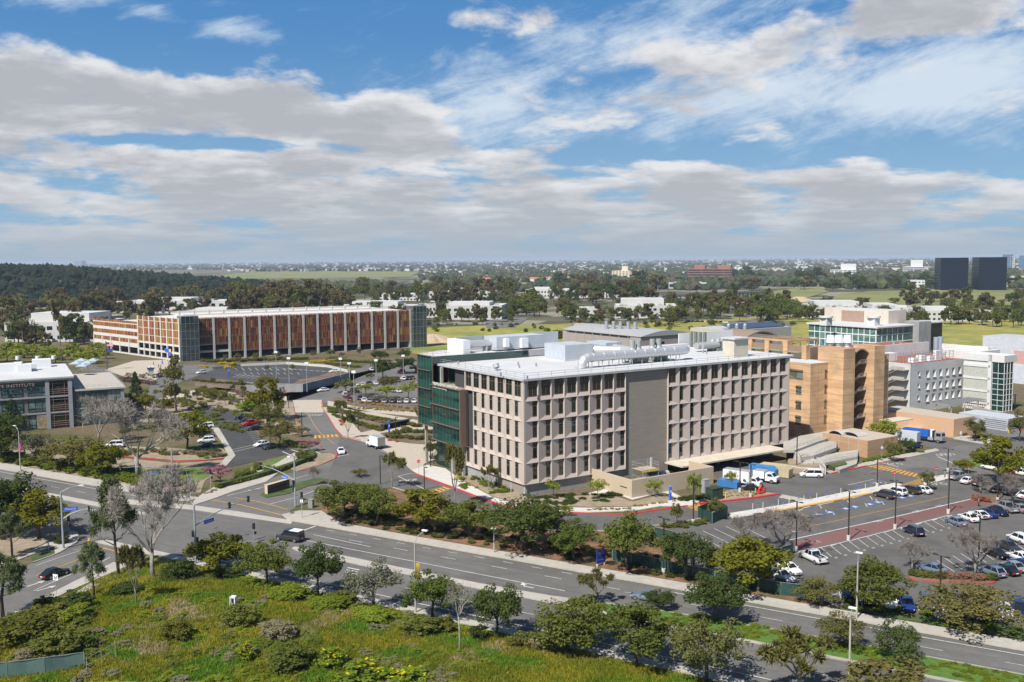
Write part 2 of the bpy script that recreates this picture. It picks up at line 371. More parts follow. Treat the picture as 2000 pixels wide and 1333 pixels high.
# kerb painted red, plain kerbs
def kerb(pts, m, w=.25, z=.17, name='kerb'):
    return tag(MB().strip([P(x, y, 0) for x, y in pts], w, 0, z).build(name, m), kind='structure')
def smooth(pts, n=5):
    out = []
    for i in range(len(pts)-1):
        p0 = pts[max(i-1, 0)]; p1 = pts[i]; p2 = pts[i+1]; p3 = pts[min(i+2, len(pts)-1)]
        for k in range(n):
            t = k/n; out.append(tuple(.5*((2*b)+(-a+c)*t+(2*a-5*b+4*c-d)*t*t+(-a+3*b-3*c+d)*t**3) for a, b, c, d in zip(p0, p1, p2, p3)))
    return out+[pts[-1]]
kerb(smooth([(810,926),(845,939),(884,953),(952,979),(1000,992),(1074,1000),(1194,1005.5),(1235,1003.5),(1292,996.5),(1343,989)]), MT['redkerb'], .45, .2, 'red_kerb')
kerb([(1357,986),(1425,979.5),(1480,973),(1521,966.5)], MT['redkerb'], .6, .3, 'red_kerb')
kerb([(669,853),(686,857),(704,861)], MT['redkerb'], .35, .2, 'red_kerb')
kerb([(627,792),(640,813),(655,838),(669,853)], MT['redkerb'], .22, .18, 'red_kerb')
kerb([(575,806),(580,820),(588,835)], MT['redkerb'], .2, .18, 'red_kerb')
kerb([(1623,926),(1693,911)], MT['redkerb'], .45, .2, 'red_kerb'); kerb([(1711,906.5),(1771,895)], MT['redkerb'], .4, .2, 'red_kerb')
kerb(smooth([(222,889),(260,894),(300,897),(345,901),(375,902),(400,900),(440,896)]), MT['redkerb'], .3, .2, 'red_kerb')
kerb(smooth([(581,921),(625,909),(654,896),(656,889),(643,885)]), MT['redkerb'], .2, .17, 'red_kerb')
kerb(smooth([(1775,1130),(1790,1134),(1830,1137),(1880,1141),(1925,1142),(1945,1138)]), MT['redkerb'], .3, .2, 'red_kerb')
kerb([(1894,974),(1900,978),(1930,985),(1955,990)], MT['redkerb'], .3, .2, 'red_kerb')
kerb([(432,763),(500,775),(560,768),(584,764)], MT['redkerb'], .25, .2, 'red_kerb'); kerb([(1975,838),(2120,866)], MT['redkerb'], .3, .2, 'red_kerb')
kerb([AV_ for AV_ in [(764,952),(794,961),(850,985),(900,1005),(1000,1028),(1100,1038),(1200,1038),(1304,1024),(1357,1016),(1421,1004)]], MT['kerb'])
kerb(smooth([(154,1051),(150,1058),(140,1066),(110,1083),(64,1100)]), MT['kerb'], .3)
# lawns, planting beds
def bed(name, polys, m, z=.1): return sheet(name, polys, z, m, slab=0)
bed('verge_bed', [[(612,1006),(640,985),(700,965),(764,955),(794,964),(850,988),(900,1008),(1000,1031),(1100,1041),(1200,1041),(1300,1028),(1318,1045),(1290,1060),(1350,1112),(1450,1135),(1594,1170),(1616,1184),(1437,1155),(1244,1123),(1078,1092),(950,1072),(781,1041)]], MT['rustmulch'], .1)
bed('verge_bed', [[(1618,1186),(1700,1193),(1850,1208),(1960,1216),(2100,1250),(2100,1270),(2000,1249),(1800,1216)]], MT['cover'], .1)
bed('verge_bed', [[(-60,890),(20,880),(80,880),(150,888),(222,893),(300,901),(345,905),(420,900),(445,898),(440,910),(400,940),(392,962),(370,968),(290,955),(190,935),(60,913),(-60,900)]], MT['soil'], .08)
bed('street_lawn', [[(240,915),(320,918),(405,914),(410,930),(375,945),(300,945),(245,935)]], MT['lawn'], .13)
bed('hedge_lawn', [[(480,915),(560,890),(576,893),(580,905),(500,925)]], MT['lawn'], .13)
bed('drive_island', [[(508,966),(520,972),(560,965),(600,950),(640,941),(641,935),(620,934),(570,945),(530,955)]], MT['cover'], .16)
bed('nose_bed', [[(560,912),(581,921),(625,909),(654,896),(656,889),(643,885),(600,888),(580,900)]], MT['soil'], .14)
bed('entry_bed', [[(554,863),(620,858),(622,868),(590,876),(560,873)]], MT['mulch'], .14)
bed('drive_bed', [[(640,800),(700,806),(820,828),(820,840),(745,845),(705,841),(690,828),(655,812)],[(640,780),(660,776),(820,795),(820,803),(700,793)]], MT['mulch'], .11)
bed('drive_bed', [[(560,785),(573,785),(574,800),(585,825),(600,845),(560,850),(530,845),(540,820),(552,800)]], MT['soil'], .1)
bed('lot_bed', [[(380,745),(430,740),(560,758),(584,742),(622,735),(660,722),(660,730),(626,757),(584,764),(560,768),(500,775),(432,763),(382,760)]], MT['mulch'], .1)
bed('building_bed', [[(905,905),(925,912),(1020,962),(1030,975),(1140,968),(1180,963),(1236,980),(1292,966),(1340,986),(1300,980),(1235,988),(1150,990),(1074,988),(1010,983),(960,968),(905,937),(880,915)]], MT['soil'], .1)
bed('building_bed', [[(1352,982),(1400,962),(1440,955),(1475,958),(1515,964),(1425,977)]], MT['soil'], .12)
bed('plaza_bed', [[(742,846),(800,838),(850,842),(862,858),(830,868),(800,866),(760,860)]], MT['mulch'], .2)
bed('lot_island', [[(1775,1129),(1790,1133),(1830,1136),(1880,1140),(1925,1141),(1944,1137),(1935,1127),(1880,1122),(1800,1115),(1778,1120)]], MT['mulch'], .15)
bed('lot_island', [[(1894,974),(1900,977),(1930,984),(1975,996),(1990,985),(1950,970),(1905,966)]], MT['mulch'], .15)
bed('street_lawn', [[(1892,899),(1912,890),(1940,884),(1968,890),(2100,900),(2100,922),(1960,913),(1930,908),(1905,912)]], MT['lawn'], .1)
bed('corner_bed', [[(57,1085),(105,1067),(108,1082),(66,1099)]], MT['cover'], .1)
bed('corner_bed', [[(-60,1118),(20,1090),(65,1071),(122,1046),(138,1034),(120,1028),(60,1030),(-60,1050)]], MT['soil'], .1)
# medians
def av_slab(name, pts, z, m): return tag(MB().prism([AV(s, t) for s, t in pts], 0, z).build(name, m), kind='structure')
av_slab('median', [(-90,-9.5),(40,-9.7),(58,-10.4),(59,-11),(58,-11.5),(40,-11.7),(-90,-12)], .17, MT['concrete'])
av_slab('median', [(100.5,-12.9),(102,-12.3),(122,-12.8),(139,-13),(151,-12.4),(153,-14.9),(140,-15),(117,-15),(102,-14.2),(100.5,-13.6)], .17, MT['concrete'])
av_slab('median', [(151,-12.4),(168,-9.8),(190,-8.6),(202,-8.3),(330,-8.3),(330,-14.3),(153,-14.9)], .17, MT['kerb'])
av_slab('median_planting', [(154,-12.4),(168,-10.3),(190,-9.1),(202,-8.8),(330,-8.8),(330,-13.8),(156,-14.3)], .24, mat('median_green', (.085,.17,.018), .95, c2=(.06,.12,.016), scale=1.5, bump=.5))
# fields beyond the campus
sheet('meadow', [[(800,690),(806,655),(835,640),(1000,634),(1200,634),(1500,618),(1700,622),(2100,626),(2100,690),(1900,690),(1500,680),(1100,690),(900,700)]], .12, MT['meadow'])
sheet('far_meadow', [[(1590,597),(1640,575),(1700,569),(1850,566),(2300,566),(2300,594),(1950,598),(1800,597)],[(1480,588),(1500,570),(1560,562),(1600,562),(1620,570),(1560,586)]], .6, MT['meadow2'])
sheet('far_meadow', [[(780,556),(900,549),(1010,551),(1130,551),(1100,556),(1000,560),(900,566),(790,566)],[(430,537),(520,531),(700,530),(820,531),(800,541),(600,544),(450,545)]], .8, MT['meadow2'])
sheet('mudflat', [[(500,548),(560,545),(640,543),(740,545),(800,548),(780,553),(700,556),(600,552)]], 1.0, mat('mudflat', (.10,.085,.075), .9, c2=(.13,.115,.10), scale=.02))
sheet('bay_water', [[(560,550),(640,551),(720,555),(790,558),(750,561),(690,558),(590,554)]], 1.3, plain('bay_water', (.20,.25,.30), .2))
sheet('dirt_yard', [[(1290,592),(1480,588),(1560,584),(1600,590),(1560,598),(1400,598)]], .7, MT['soil'])
sheet('far_road', [[(950,628),(1000,615),(1032,622),(1005,640),(950,640)],[(1390,632),(1450,625),(1500,622),(1560,631),(1540,640),(1440,634)],[(800,660),(830,652),(838,655),(806,668)]], .3, MT['asphalt'])
# small lot by the garage (raised deck) and the eye building's lot
sheet('deck_lot', [[(355,745),(420,722),(440,714),(560,712),(640,718),(676,724),(590,749),(540,753),(380,744)]], .05, MT['asphalt3'])
sheet('garage_street', [[(175,712),(210,722),(300,715),(345,713),(420,712),(420,722),(355,745),(320,765),(380,762),(432,764),(500,775),(572,783),(572,768),(626,757),(660,735),(720,712),(760,705),(830,700),(830,770),(700,790),(640,790),(625,780),(560,783),(500,772),(300,792),(285,770),(300,745),(200,726),(150,722)]], .035, MT['asphalt'])
sheet('mid_lot', [[(655,770),(690,742),(720,730),(830,715),(830,792),(700,789),(660,782)]], .045, MT['asphalt'])
sheet('clinic_lot', [[(222,890),(260,894),(345,901),(400,900),(446,896),(440,912),(455,912),(580,883),(545,868),(530,870),(500,845),(488,822),(480,810),(450,803),(400,801),(370,808),(380,840),(430,850),(446,872),(450,888),(432,897),(400,898),(300,894)]], .05, MT['asphalt3'])
walk('clinic_island', [[(376,838),(425,832),(447,868),(460,890),(440,912),(428,908),(445,888),(432,862),(415,838),(390,842)]], MT['concrete'], .16)
bed('clinic_bed', [[(222,888),(250,872),(320,874),(370,878),(425,872),(446,884),(440,894),(400,898),(345,899),(260,892)]], MT['soil'], .14)
bed('hill_bed', [[(250,800),(300,790),(330,782),(420,768),(500,775),(540,785),(520,830),(500,812),(480,806),(450,800),(400,798),(330,815),(280,830)]], MT['soil'], .09)
# ---------------------------------------------------------------- painted markings
WM, YM, BM = MB(), MB(), MB()
ZM = Z_AV+.06
def line(mb, pts, w, px=True, z=ZM):
    mb.strip([P(x, y, 0) for x, y in pts] if px else pts, w, z)
def dashes(s0, s1, t, on=2.0, off=5, w=.13):
    s = s0
    while s < s1: line(WM, [AV(s, t), AV(s+on, t)], w, False); s += on+off
line(WM, [AV(-90,-2.1), AV(52,-2.1)], .2, False); dashes(-90, 50, -5.6, 3, 6.2); 
dashes(98, 150, -1.9, 1.9, 3.6, .16); line(WM, [AV(166,-2.0), AV(330,-2.0)], .2, False); dashes(160, 330, -5.4, 3.2, 7)
dashes(106, 160, -4.8, 3, 7, .16)
line(WM, [AV(98,-8.8), AV(152,-9.4)], .2, False); line(WM, [AV(98,-5.4), AV(112,-6.2)], .18, False)
line(WM, [AV(94.5,-.9), AV(94.5,-12)], .4, False)
line(WM, [AV(90,-24.6), AV(330,-24.6)], .2, False); dashes(100, 330, -20.2, 3, 7)
for k in range(5): line(WM, [AV(116+k*.5, -17.0-.9*k), AV(118.5+k*.5, -17.0-.9*k)], .35, False)
def arrow(c, d, mb=WM, L=2.6, bend=0):
    d = Vector((d[0], d[1])).normalized(); n = Vector((-d.y, d.x)); c = Vector((c[0], c[1]))
    mb.strip([c-d*L/2, c+d*L*.15, c+d*L*.3+n*bend*.5], .28, ZM)
    t = c+d*L*.3+n*bend*.5; dd = (d+n*bend).normalized(); nn = Vector((-dd.y, dd.x))
    mb.poly([(*(t+dd*1.0), ZM), (*(t+nn*.55), ZM), (*(t-nn*.55), ZM)])
arrow(AV(146,-10.6), AVD*-1, bend=-1); arrow(AV(46,-14), AVD, bend=0)
for c in ((468,953),(497,957)): arrow(P(*c), P(c[0]-20, c[1]+4)-P(*c), bend=0, L=3)
line(WM, [(444,969.5),(500,956),(550,943.5),(603,928)], .2); line(WM, [(528,985.5),(580,972),(627,955)], .22)
line(YM, [(414,978),(470,987),(566,1011)], .28); line(YM, [(459,973),(500,980),(562,996)], .24)
line(WM, [(658,893),(683,888)], .35)
line(YM, [(600,806),(613,830),(626,847),(652,867)], .14)
line(YM, [(280,1092),(195,1070),(143,1075)], .3); line(YM, [(153,1094),(125,1105),(70,1126)], .22); line(YM, [(172,1062),(174,1052)], .3)
line(WM, [(155,1077),(110,1092),(70,1106)], .16); line(WM, [(150,1118),(95,1142),(66,1155)], .18); line(WM, [(215,1090),(200,1098)], .18)
arrow(P(88,1151), P(99,1148)-P(88,1151)); arrow(P(68,1142), P(80,1138)-P(68,1142))
# ladder crossings in yellow
def ladder(a0, a1, b0, b1, n, frac=.55):
    a0, a1, b0, b1 = (P(*p) for p in (a0, a1, b0, b1))
    for e0, e1 in ((a0, b0), (a1, b1)): YM.strip([e0, e1], .22, ZM)
    for k in range(n):
        u, v = (k+.2)/n, (k+.2+frac)/n
        p = [a0.lerp(b0, u), a0.lerp(b0, v), a1.lerp(b1, v), a1.lerp(b1, u)]
        YM.poly([(q.x, q.y, ZM) for q in p])
ladder((612,851),(612,857.5),(660,849),(663,854), 6)
ladder((838,960),(850,966),(868,951),(882,955.5), 4)
ladder((1341,990),(1356,985.5),(1372,1003),(1400,998), 7)
ladder((1694,912),(1716,908.5),(1797,935),(1803,929), 12)
ladder((1762,948),(1797,935),(1790,949),(1806,945), 6, .45)
# parking lot
YM.strip([P(1577,1030), P(1640,1017), P(1857,969.5)], .16, ZM)
sheet('brick_lane', [[(1550,1058),(1720,1017),(1894,976.5),(1899,977.5),(1929,984),(1848,1008),(1747,1034),(1658,1057),(1584,1074),(1556,1078)]], Z_AV+.028, mat('red_brick_paving', (.155,.098,.09), .9, c2=(.125,.10,.094), scale=.5, stretch=(1,1,1)))
line(WM, [(1540,1056.5),(1720,1017),(1896,976)], .3, z=ZM+.004); line(WM, [(1540,1085),(1584,1075),(1658,1057.5),(1747,1035),(1852,1008)], .22, z=ZM+.004)
a, b = P(1584,1075), P(1852,1008); L = (b-a).length; dv = (P(1728,1070)-P(1697,1048)); dv = dv.normalized()
for k in range(int(L/2.43)+1):
    q = a+(b-a).normalized()*(k*2.43)
    WM.strip([q, q+dv*5.3], .12, ZM+.002)
    if k % 2 == 0: WM.strip([q-(b-a).normalized()*.1+dv*.4, q+(b-a).normalized()*1.5+dv*.35], .3, ZM+.004)
    e = q+dv*5.9+(b-a).normalized()*.3; WM.strip([e, e+(b-a).normalized()*.7], .14, ZM); WM.strip([e+dv*.4, e+dv*.4+(b-a).normalized()*.7], .14, ZM)
BRK = MB(); n_ = 95; a0, a1, b0, b1 = P(1552,1058), P(1558,1078), P(1893,977), P(1926,985)
for k in range(n_):
    t = k/n_; p, q = a0.lerp(b0, t), a1.lerp(b1, t); BRK.strip([p.lerp(q, .04), p.lerp(q, .96)], .11, ZM+.002)
tag(BRK.build('brick_lane_stripes', mat('red_stripe_paint', (.36,.045,.05), .85, c2=(.26,.07,.07), scale=1)), kind='structure')
for (x0,y0,x1,y1,n,ex,ey) in ((1830,1096,1985,1050,11,34,22),(1350,1042,1440,1025,5,56,27),(1560,1010,1700,975,0,0,0)):
    for k in range(n):
        x, y = x0+(x1-x0)*k/max(n-1,1), y0+(y1-y0)*k/max(n-1,1); line(WM, [(x, y),(x+ex, y+ey)], .13)
line(WM, [(1613,1187),(1640,1178)], .1); 
for x, y, x2, y2 in ((1639,1157,1645,1182),(1678,1163,1684,1186),(1605,1165,1606,1178),(1606,1168,1641,1160),(1610,1174,1642,1166),(1620,1179,1642,1173),(1718,1175,1724,1192),(1750,1178,1757,1192),(1790,1180,1796,1195),(1865,1190,1875,1208),(1905,1195,1915,1208),(1945,1196,1955,1210),(1985,1200,1992,1212)): line(WM, [(x,y),(x2,y2)], .14)
# accessible bays along the yellow strip
line(YM, [(1490,1004),(1600,984.5),(1706,963.5)], .9, z=.155)
for (x, y) in ((1569.5,1012),(1599,1006),(1621,1001.5),(1652,994.6),(1670,991),(1699,986),(1715,982),(1762,973),(1778,969.5),(1540,1018),(1515,1022)):
    p = P(x, y); BM.obox((p.x, p.y, ZM-.01), 1.5, 1.5, .012, R(33)); WM.obox((p.x, p.y, ZM), .8, .8, .01, R(33))
for (x, y) in ((1556,993),(1567,1005),(1600,987),(1612,997),(1625,1000),(1655,979),(1667,988),(1689,984),(1699,970),(1710,976),(1722,980),(1540,998)):
    line(WM, [(x, y),(x+5, y+7)], .16)
for x, y in ((1560,996),(1575,990),(1605,984),(1620,981),(1655,973),(1672,970),(1688,966)): line(WM, [(x-8, y+4),(x+8, y)], .3)
for x, y in ((1583,1000),(1640,988),(1688,978)): line(BM, [(x-5, y-7),(x+20, y+9)], .14); line(BM, [(x+20, y+9),(x+32, y+6)], .14)
# white box and bike emblems, stop bars
line(WM, [(1656,948.5),(1705,937.5),(1737,945)], .2); line(WM, [(1722,905),(1756,913)], .3); line(WM, [(1832,893),(1862,906)], .3)
for x, y, s in ((1716,944,1),(1748,907,1),(1851,888,1),(1833,946,1),(1843,890,1)):
    p = P(x, y)
    for dx in (-1.1, 1.1):
        pts = [(p.x+dx+.6*math.cos(a), p.y+1.0*math.sin(a)) for a in [2*math.pi*k/10 for k in range(11)]]; WM.strip(pts, .2, ZM+.004)
    WM.strip([(p.x-1.1, p.y),(p.x, p.y+.9),(p.x+1.1, p.y)], .2, ZM+.008)
line(WM, [(778,931),(803,925),(812,927)], .2); line(WM, [(778,931),(828,956)], .22)
for k in range(7):
    x, y = 722+10*k, 869+4.6*k; line(WM, [(x, y),(x+4,y-5+1.5)], .2, z=ZM)
line(WM, [(705,862),(745,878),(786,899)], .16); line(WM, [(722,871),(760,888),(782,903)], .16)
# clinic lot bays
for k in range(7): line(WM, [(483+2.2*k, 845.5+3.4*k),(517+1.6*k, 840.5+3.6*k)], .13)
line(WM, [(446,881),(495,870)], .2); line(WM, [(449,885),(500,873)], .2)
for a_, b_ in (((552,883),(584,897)),((568,879),(600,889)),((610,880),(628,888))): line(WM, [a_, b_], .35)
# deck lot bays
for k in range(9): line(WM, [(455+9*k, 737.5+.7*k),(470+9*k, 732+.8*k)], .22)
for k in range(9): line(WM, [(458+13.5*k, 719+.1*k),(464+13.5*k, 724+.1*k)], .22); line(WM, [(476+13*k, 728.5),(481+13*k, 732)], .2)
for k in range(10): line(WM, [(552+11*k, 719.5+.8*k),(556+11*k, 721.5+.8*k)], .25); line(WM, [(420+9*k,744+.6*k),(430+9*k,746+.6*k)], .22)
line(WM, [(420,742),(500,749),(585,751)], .5); line(WM, [(458,732),(560,740),(580,739)], .3); line(WM, [(530,718),(600,724),(660,727)], .3); line(WM, [(583,748),(640,735),(672,724)], .6)
tag(WM.build('road_markings', MT['white']), kind='structure'); tag(YM.build('road_markings', MT['yellow']), kind='structure'); tag(BM.build('road_markings', MT['blue']), kind='structure')
def road_text(body, x, y, size, ang, sy=2.0):
    p = P(x, y); c = bpy.data.curves.new('road_lettering', 'FONT'); c.body = body; c.size = size; c.align_x = 'CENTER'; c.materials.append(MT['white'])
    t = bpy.data.objects.new('t', c); o = link('road_lettering', bpy.data.meshes.new_from_object(t)); bpy.data.objects.remove(t); o.location = (p.x, p.y, ZM); o.rotation_euler = (0, 0, R(ang)); o.scale = (1, sy, 1); tag(o, kind='structure')
road_text('STOP', 614, 813, 1.9, 3); road_text('STOP', 801, 941, 1.8, 25, 1.6)
for x, y in ((1560,1040),(1600,1061),(1720,1020),(1795,1001),(1840,990)): road_text('BUS', x, y, 1.0, 33, 1.5)
# worn manhole covers and drain grates
mb = MB()
for x, y in ((422,1032),(483,1045),(1690,927),(1706,925),(385,1066),(1780,1245),(627,841)):
    p = P(x, y); mb.tube((p.x, p.y, Z_AV), (p.x, p.y, Z_AV+.022), .45, n=14)
tag(mb.build('manhole_covers', plain('cast_iron', (.07,.055,.055), .7)), kind='structure')
sheet('drain_grate', [[(143,1057),(153,1056),(151,1061),(141,1062)],[(567,1001),(575,1000),(575,1003),(567,1004)],[(372,967),(383,966),(383,969),(372,970)]], .158, plain('grate', (.08,.08,.085), .7))
# utility lids by the side street
sheet('concrete_lids', [[(113,1172),(145,1157),(161,1158),(133,1172)],[(151,1155),(175,1140),(196,1140),(170,1156)]], .25, mat('grey_lid', (.42,.42,.43), .9), slab=0)
# ---------------------------------------------------------------- the grassy knoll in front
CL0 = P(256,1103); CL1 = P(0,1218); CLD = (CL1-CL0).normalized(); CLN = Vector((-CLD.y, CLD.x, 0))
if CLN.x < 0: CLN = -CLN
def sst(x): x = max(0, min(1, x)); return x*x*(3-2*x)
def terr(x, y):
    s, t = avs((x, y)); d1 = -28.3-t; v = Vector((x-CL0.x, y-CL0.y, 0)); d2 = v.dot(CLN)-.3
    d = min(d1, d2)
    if d < 0: return .1+.02*d
    b = .25*math.sin(x*.21+1.3)*math.sin(y*.17)+.12*math.sin(x*.63)*math.cos(y*.55+x*.2)
    return .1+1.7*sst(d/16)+b*sst(d/6)
def Pg(x, y):
    z = 0
    for _ in range(8): p = P(x, y, z); z = terr(p.x, p.y)
    return Vector((p.x, p.y, z))
mb = MB(); nx, ny = 150, 90; x0, x1, y0, y1 = -95, 70, 80, 175; idx = {}
for j in range(ny+1):
    for i in range(nx+1):
        x, y = x0+(x1-x0)*i/nx, y0+(y1-y0)*j/ny
        s, t = avs((x, y)); d1 = -28.1-t; d2 = Vector((x-CL0.x, y-CL0.y, 0)).dot(CLN)
        if d1 < 0: x += AVN.x*d1; y += AVN.y*d1; 
        d2 = Vector((x-CL0.x, y-CL0.y, 0)).dot(CLN)
        if d2 < 0: x -= CLN.x*d2; y -= CLN.y*d2
        idx[i, j] = len(mb.v); mb.v.append((x, y, terr(x, y)))
for j in range(ny):
    for i in range(nx):
        q = (idx[i,j], idx[i+1,j], idx[i+1,j+1], idx[i,j+1])
        if (Vector(mb.v[q[0]])-Vector(mb.v[q[2]])).length > .2 and (Vector(mb.v[q[1]])-Vector(mb.v[q[3]])).length > .2:
            mb.f.append(q); mb.m.append(0)
def knoll_colour(g, pos):
    base = g.mix(g.ss(g.noise(pos, .13, 6, .65), .38, .60), (.135,.165,.016), (.24,.222,.024))
    base = g.mix(g.m('MULTIPLY', g.ss(g.noise(g.vm('ADD', pos, (31, 7, 0)), .10, 4, .6), .56, .64), .85), base, (.33,.265,.15))
    return g.mix(g.m('MULTIPLY', g.ss(g.noise(g.vm('ADD', pos, (3, 70, 0)), .11, 5, .6), .52, .60), .9), base, (.10,.20,.02))
m_kn, g, b = new_mat('knoll_grass'); b.inputs['Roughness'].default_value = 1; b.inputs['Specular IOR Level'].default_value = .1
pos = g.n('ShaderNodeNewGeometry').outputs['Position']
g._in(b.inputs['Base Color'], g.mix(g.ss(g.noise(pos, 2.2, 4), .3, .7), knoll_colour(g, pos), (.13,.12,.04)))
tag(mb.build('grass_slope', m_kn, smooth=True), kind='structure')
m_bl, g, b = new_mat('grass_blades'); m_bl.node_tree.nodes.remove(b)
pos = g.n('ShaderNodeNewGeometry').outputs['Position']; col = knoll_colour(g, pos)
isl = g.n('ShaderNodeNewGeometry').outputs['Random Per Island']
hs = g.n('ShaderNodeHueSaturation'); g._in(hs.inputs['Color'], col); g._in(hs.inputs['Value'], g.m('MULTIPLY_ADD', isl, .9, .75))
d_ = g.n('ShaderNodeBsdfDiffuse'); g._in(d_.inputs[0], hs.outputs[0]); t_ = g.n('ShaderNodeBsdfTranslucent'); g._in(t_.inputs[0], hs.outputs[0])
mx = g.n('ShaderNodeMixShader'); mx.inputs[0].default_value = .35; g._in(mx.inputs[1], d_.outputs[0]); g._in(mx.inputs[2], t_.outputs[0])
g._in(m_bl.node_tree.nodes['Material Output'].inputs[0], mx.outputs[0])
pts = []
while len(pts) < 36000:
    px, py = random.uniform(-20, 1420), random.uniform(1095, 1350)
    p = P(px, py, .8); s, t = avs((p.x, p.y))
    if -28.6-t < 0 or Vector((p.x-CL0.x, p.y-CL0.y, 0)).dot(CLN) < .5: continue
    pts.append((p.x, p.y, terr(p.x, p.y)))
pts = np.array(pts); nb = 5
c = np.repeat(pts, nb, 0)+RNG.normal(0, .16, (len(pts)*nb, 3))*np.array([1, 1, 0])
hh = RNG.uniform(.18, .55, len(c)); a = RNG.uniform(0, 2*np.pi, len(c)); w = RNG.uniform(.03, .07, len(c)); ln = RNG.normal(0, .18, (len(c), 2))
du = np.stack([np.cos(a)*w, np.sin(a)*w, np.zeros_like(a)], 1)
V = np.stack([c-du, c+du, c+np.stack([ln[:,0], ln[:,1], hh], 1)], 1)
tag(link('grass', quads_mesh('grass', V, m_bl)), kind='stuff')
# ================================================================ the tan research building
MC = P(1024, 972); MA = R(33); mc, ms = math.cos(MA), math.sin(MA)
def W(u, v, z=0.0): return Vector((MC.x+u*mc-v*ms, MC.y+u*ms+v*mc, z))
def LU(x, y, z):
    p = P(x, y, z); dx, dy = p.x-MC.x, p.y-MC.y; return dx*mc+dy*ms, -dx*ms+dy*mc
MT['tan'] = mat('tan_precast', (.50,.425,.375), .9, c2=(.46,.39,.34), scale=.25, c3=(.38,.32,.28), s3=.07, a3=.4)
MT['taupe'] = mat('taupe_brick', (.30,.262,.22), .9, c2=(.25,.22,.185), scale=1.2, stretch=(.3,.3,3))
MT['cwall'] = mat('cast_concrete', (.33,.33,.325), .9, c2=(.25,.25,.25), scale=.35, stretch=(1,1,.35), c3=(.40,.40,.39), s3=.12, a3=.5)
MT['roofwhite'] = mat('white_roof_membrane', (.54,.545,.555), .85, c2=(.48,.485,.50), scale=.15, c3=(.44,.44,.43), s3=.06, a3=.4)
MT['fascia'] = mat('grey_fascia', (.44,.45,.45), .8, c2=(.37,.38,.39), scale=.5)
MT['glass'] = glass('teal_glass', (.003,.024,.021), c2=(.008,.05,.042))
MT['glassdark'] = glass('dark_glass', (.004,.014,.014), c2=(.015,.03,.028))
MT['spandrel'] = glass('green_spandrel', (.006,.062,.050), .08, .7, c2=(.009,.078,.064))
MT['bronze'] = plain('bronze_frame', (.16,.105,.08), .5)
MT['silver'] = plain('polished_duct', (.62,.62,.63), .42, .55)
MT['ahu'] = mat('pale_blue_unit', (.46,.50,.54), .5, c2=(.42,.46,.51), scale=.5)
MT['ahutop'] = mat('unit_roof', (.36,.44,.47), .6, c2=(.45,.47,.5), scale=.4)
MT['fan'] = plain('fan_green_grey', (.17,.195,.175), .5)
MT['stack'] = plain('grey_stack', (.38,.39,.385), .5, .2)
MT['beige'] = mat('beige_block', (.50,.41,.30), .9, c2=(.46,.375,.275), scale=1.5, stretch=(1,1,2))
MT['cream'] = mat('cream_metal', (.58,.52,.42), .7)
b0 = empty('research_building', MC, MA, 'tan six-storey lab building with faceted window panels and silver roof ducts', 'building')
ZR = [2.66, 7.13, 11.6, 16.07, 20.37, 24.72]; DEP = .5
fr = lambda a, z, d=0.0: (a, -.2+d, z)              # long facade
fl = lambda a, z, d=0.0: (-.15+d, a, z)             # short facade
dep = lambda l: .24 if l else .36
wall = MB(); wins = {}; winlist = []
def cell(mp, a0, a1, z0, z1, w0, w1, wz0, flip=False):
    """one precast bay: proud grid edges, splayed faces running in to the window"""
    D = dep(flip); wz1 = z1-.03
    o = [mp(a0, z0), mp(a1, z0), mp(a1, z1), mp(a0, z1)]
    i = [mp(w0, wz0, D), mp(w1, wz0, D), mp(w1, wz1, D), mp(w0, wz1, D)]
    for k in range(4):
        q = [o[k], o[(k+1) % 4], i[(k+1) % 4], i[k]]
        wall.poly(q if not flip else q[::-1])
def win_mesh(w, h, wide, key):
    if key in wins: return wins[key]
    m = MB(); fw = .07
    m.box(0, w, 0, .05, 0, h, 0)
    def bar(x0, x1, z0, z1): m.box(x0, x1, -.06, -.005, z0, z1, 1)
    bar(0, fw, 0, h); bar(w-fw, w, 0, h); bar(fw, w-fw, 0, fw); bar(fw, w-fw, h-fw, h)
    bar(fw, w-fw, h*.64, h*.64+.09)
    if wide: bar(w/2-.04, w/2+.04, fw, h*.64); bar(w/2-.04, w/2+.04, h*.64+.09, h-fw)
    wins[key] = m.mesh('window', [MT['glass'] if key[0] == 'l' else MT['glassdark'], MT['bronze']]); return wins[key]
PIT = 3.41
def bays(mp, start, n, right, side, skip=None, step=1):
    for r in range(5):
        for k in range(n):
            if skip and skip(k, r): continue
            a0, a1 = start+k*PIT, start+(k+1)*PIT; z0, z1 = ZR[r], ZR[r+1]; top = r == 4
            f0, f1 = ((.30,.95) if top else (.615,.945)) if right else ((.05,.70) if top else (.055,.385))
            w0, w1, wz0 = a0+f0*PIT, a0+f1*PIT, z0+.95
            cell(mp, a0, a1, z0, z1, w0, w1, wz0, flip=(side == 'l'))
            winlist.append((side, top, w0, w1, wz0, z1-.04))
bays(fr, .2, 8, True, 'r'); bays(fr, 40.3, 12, False, 'r')
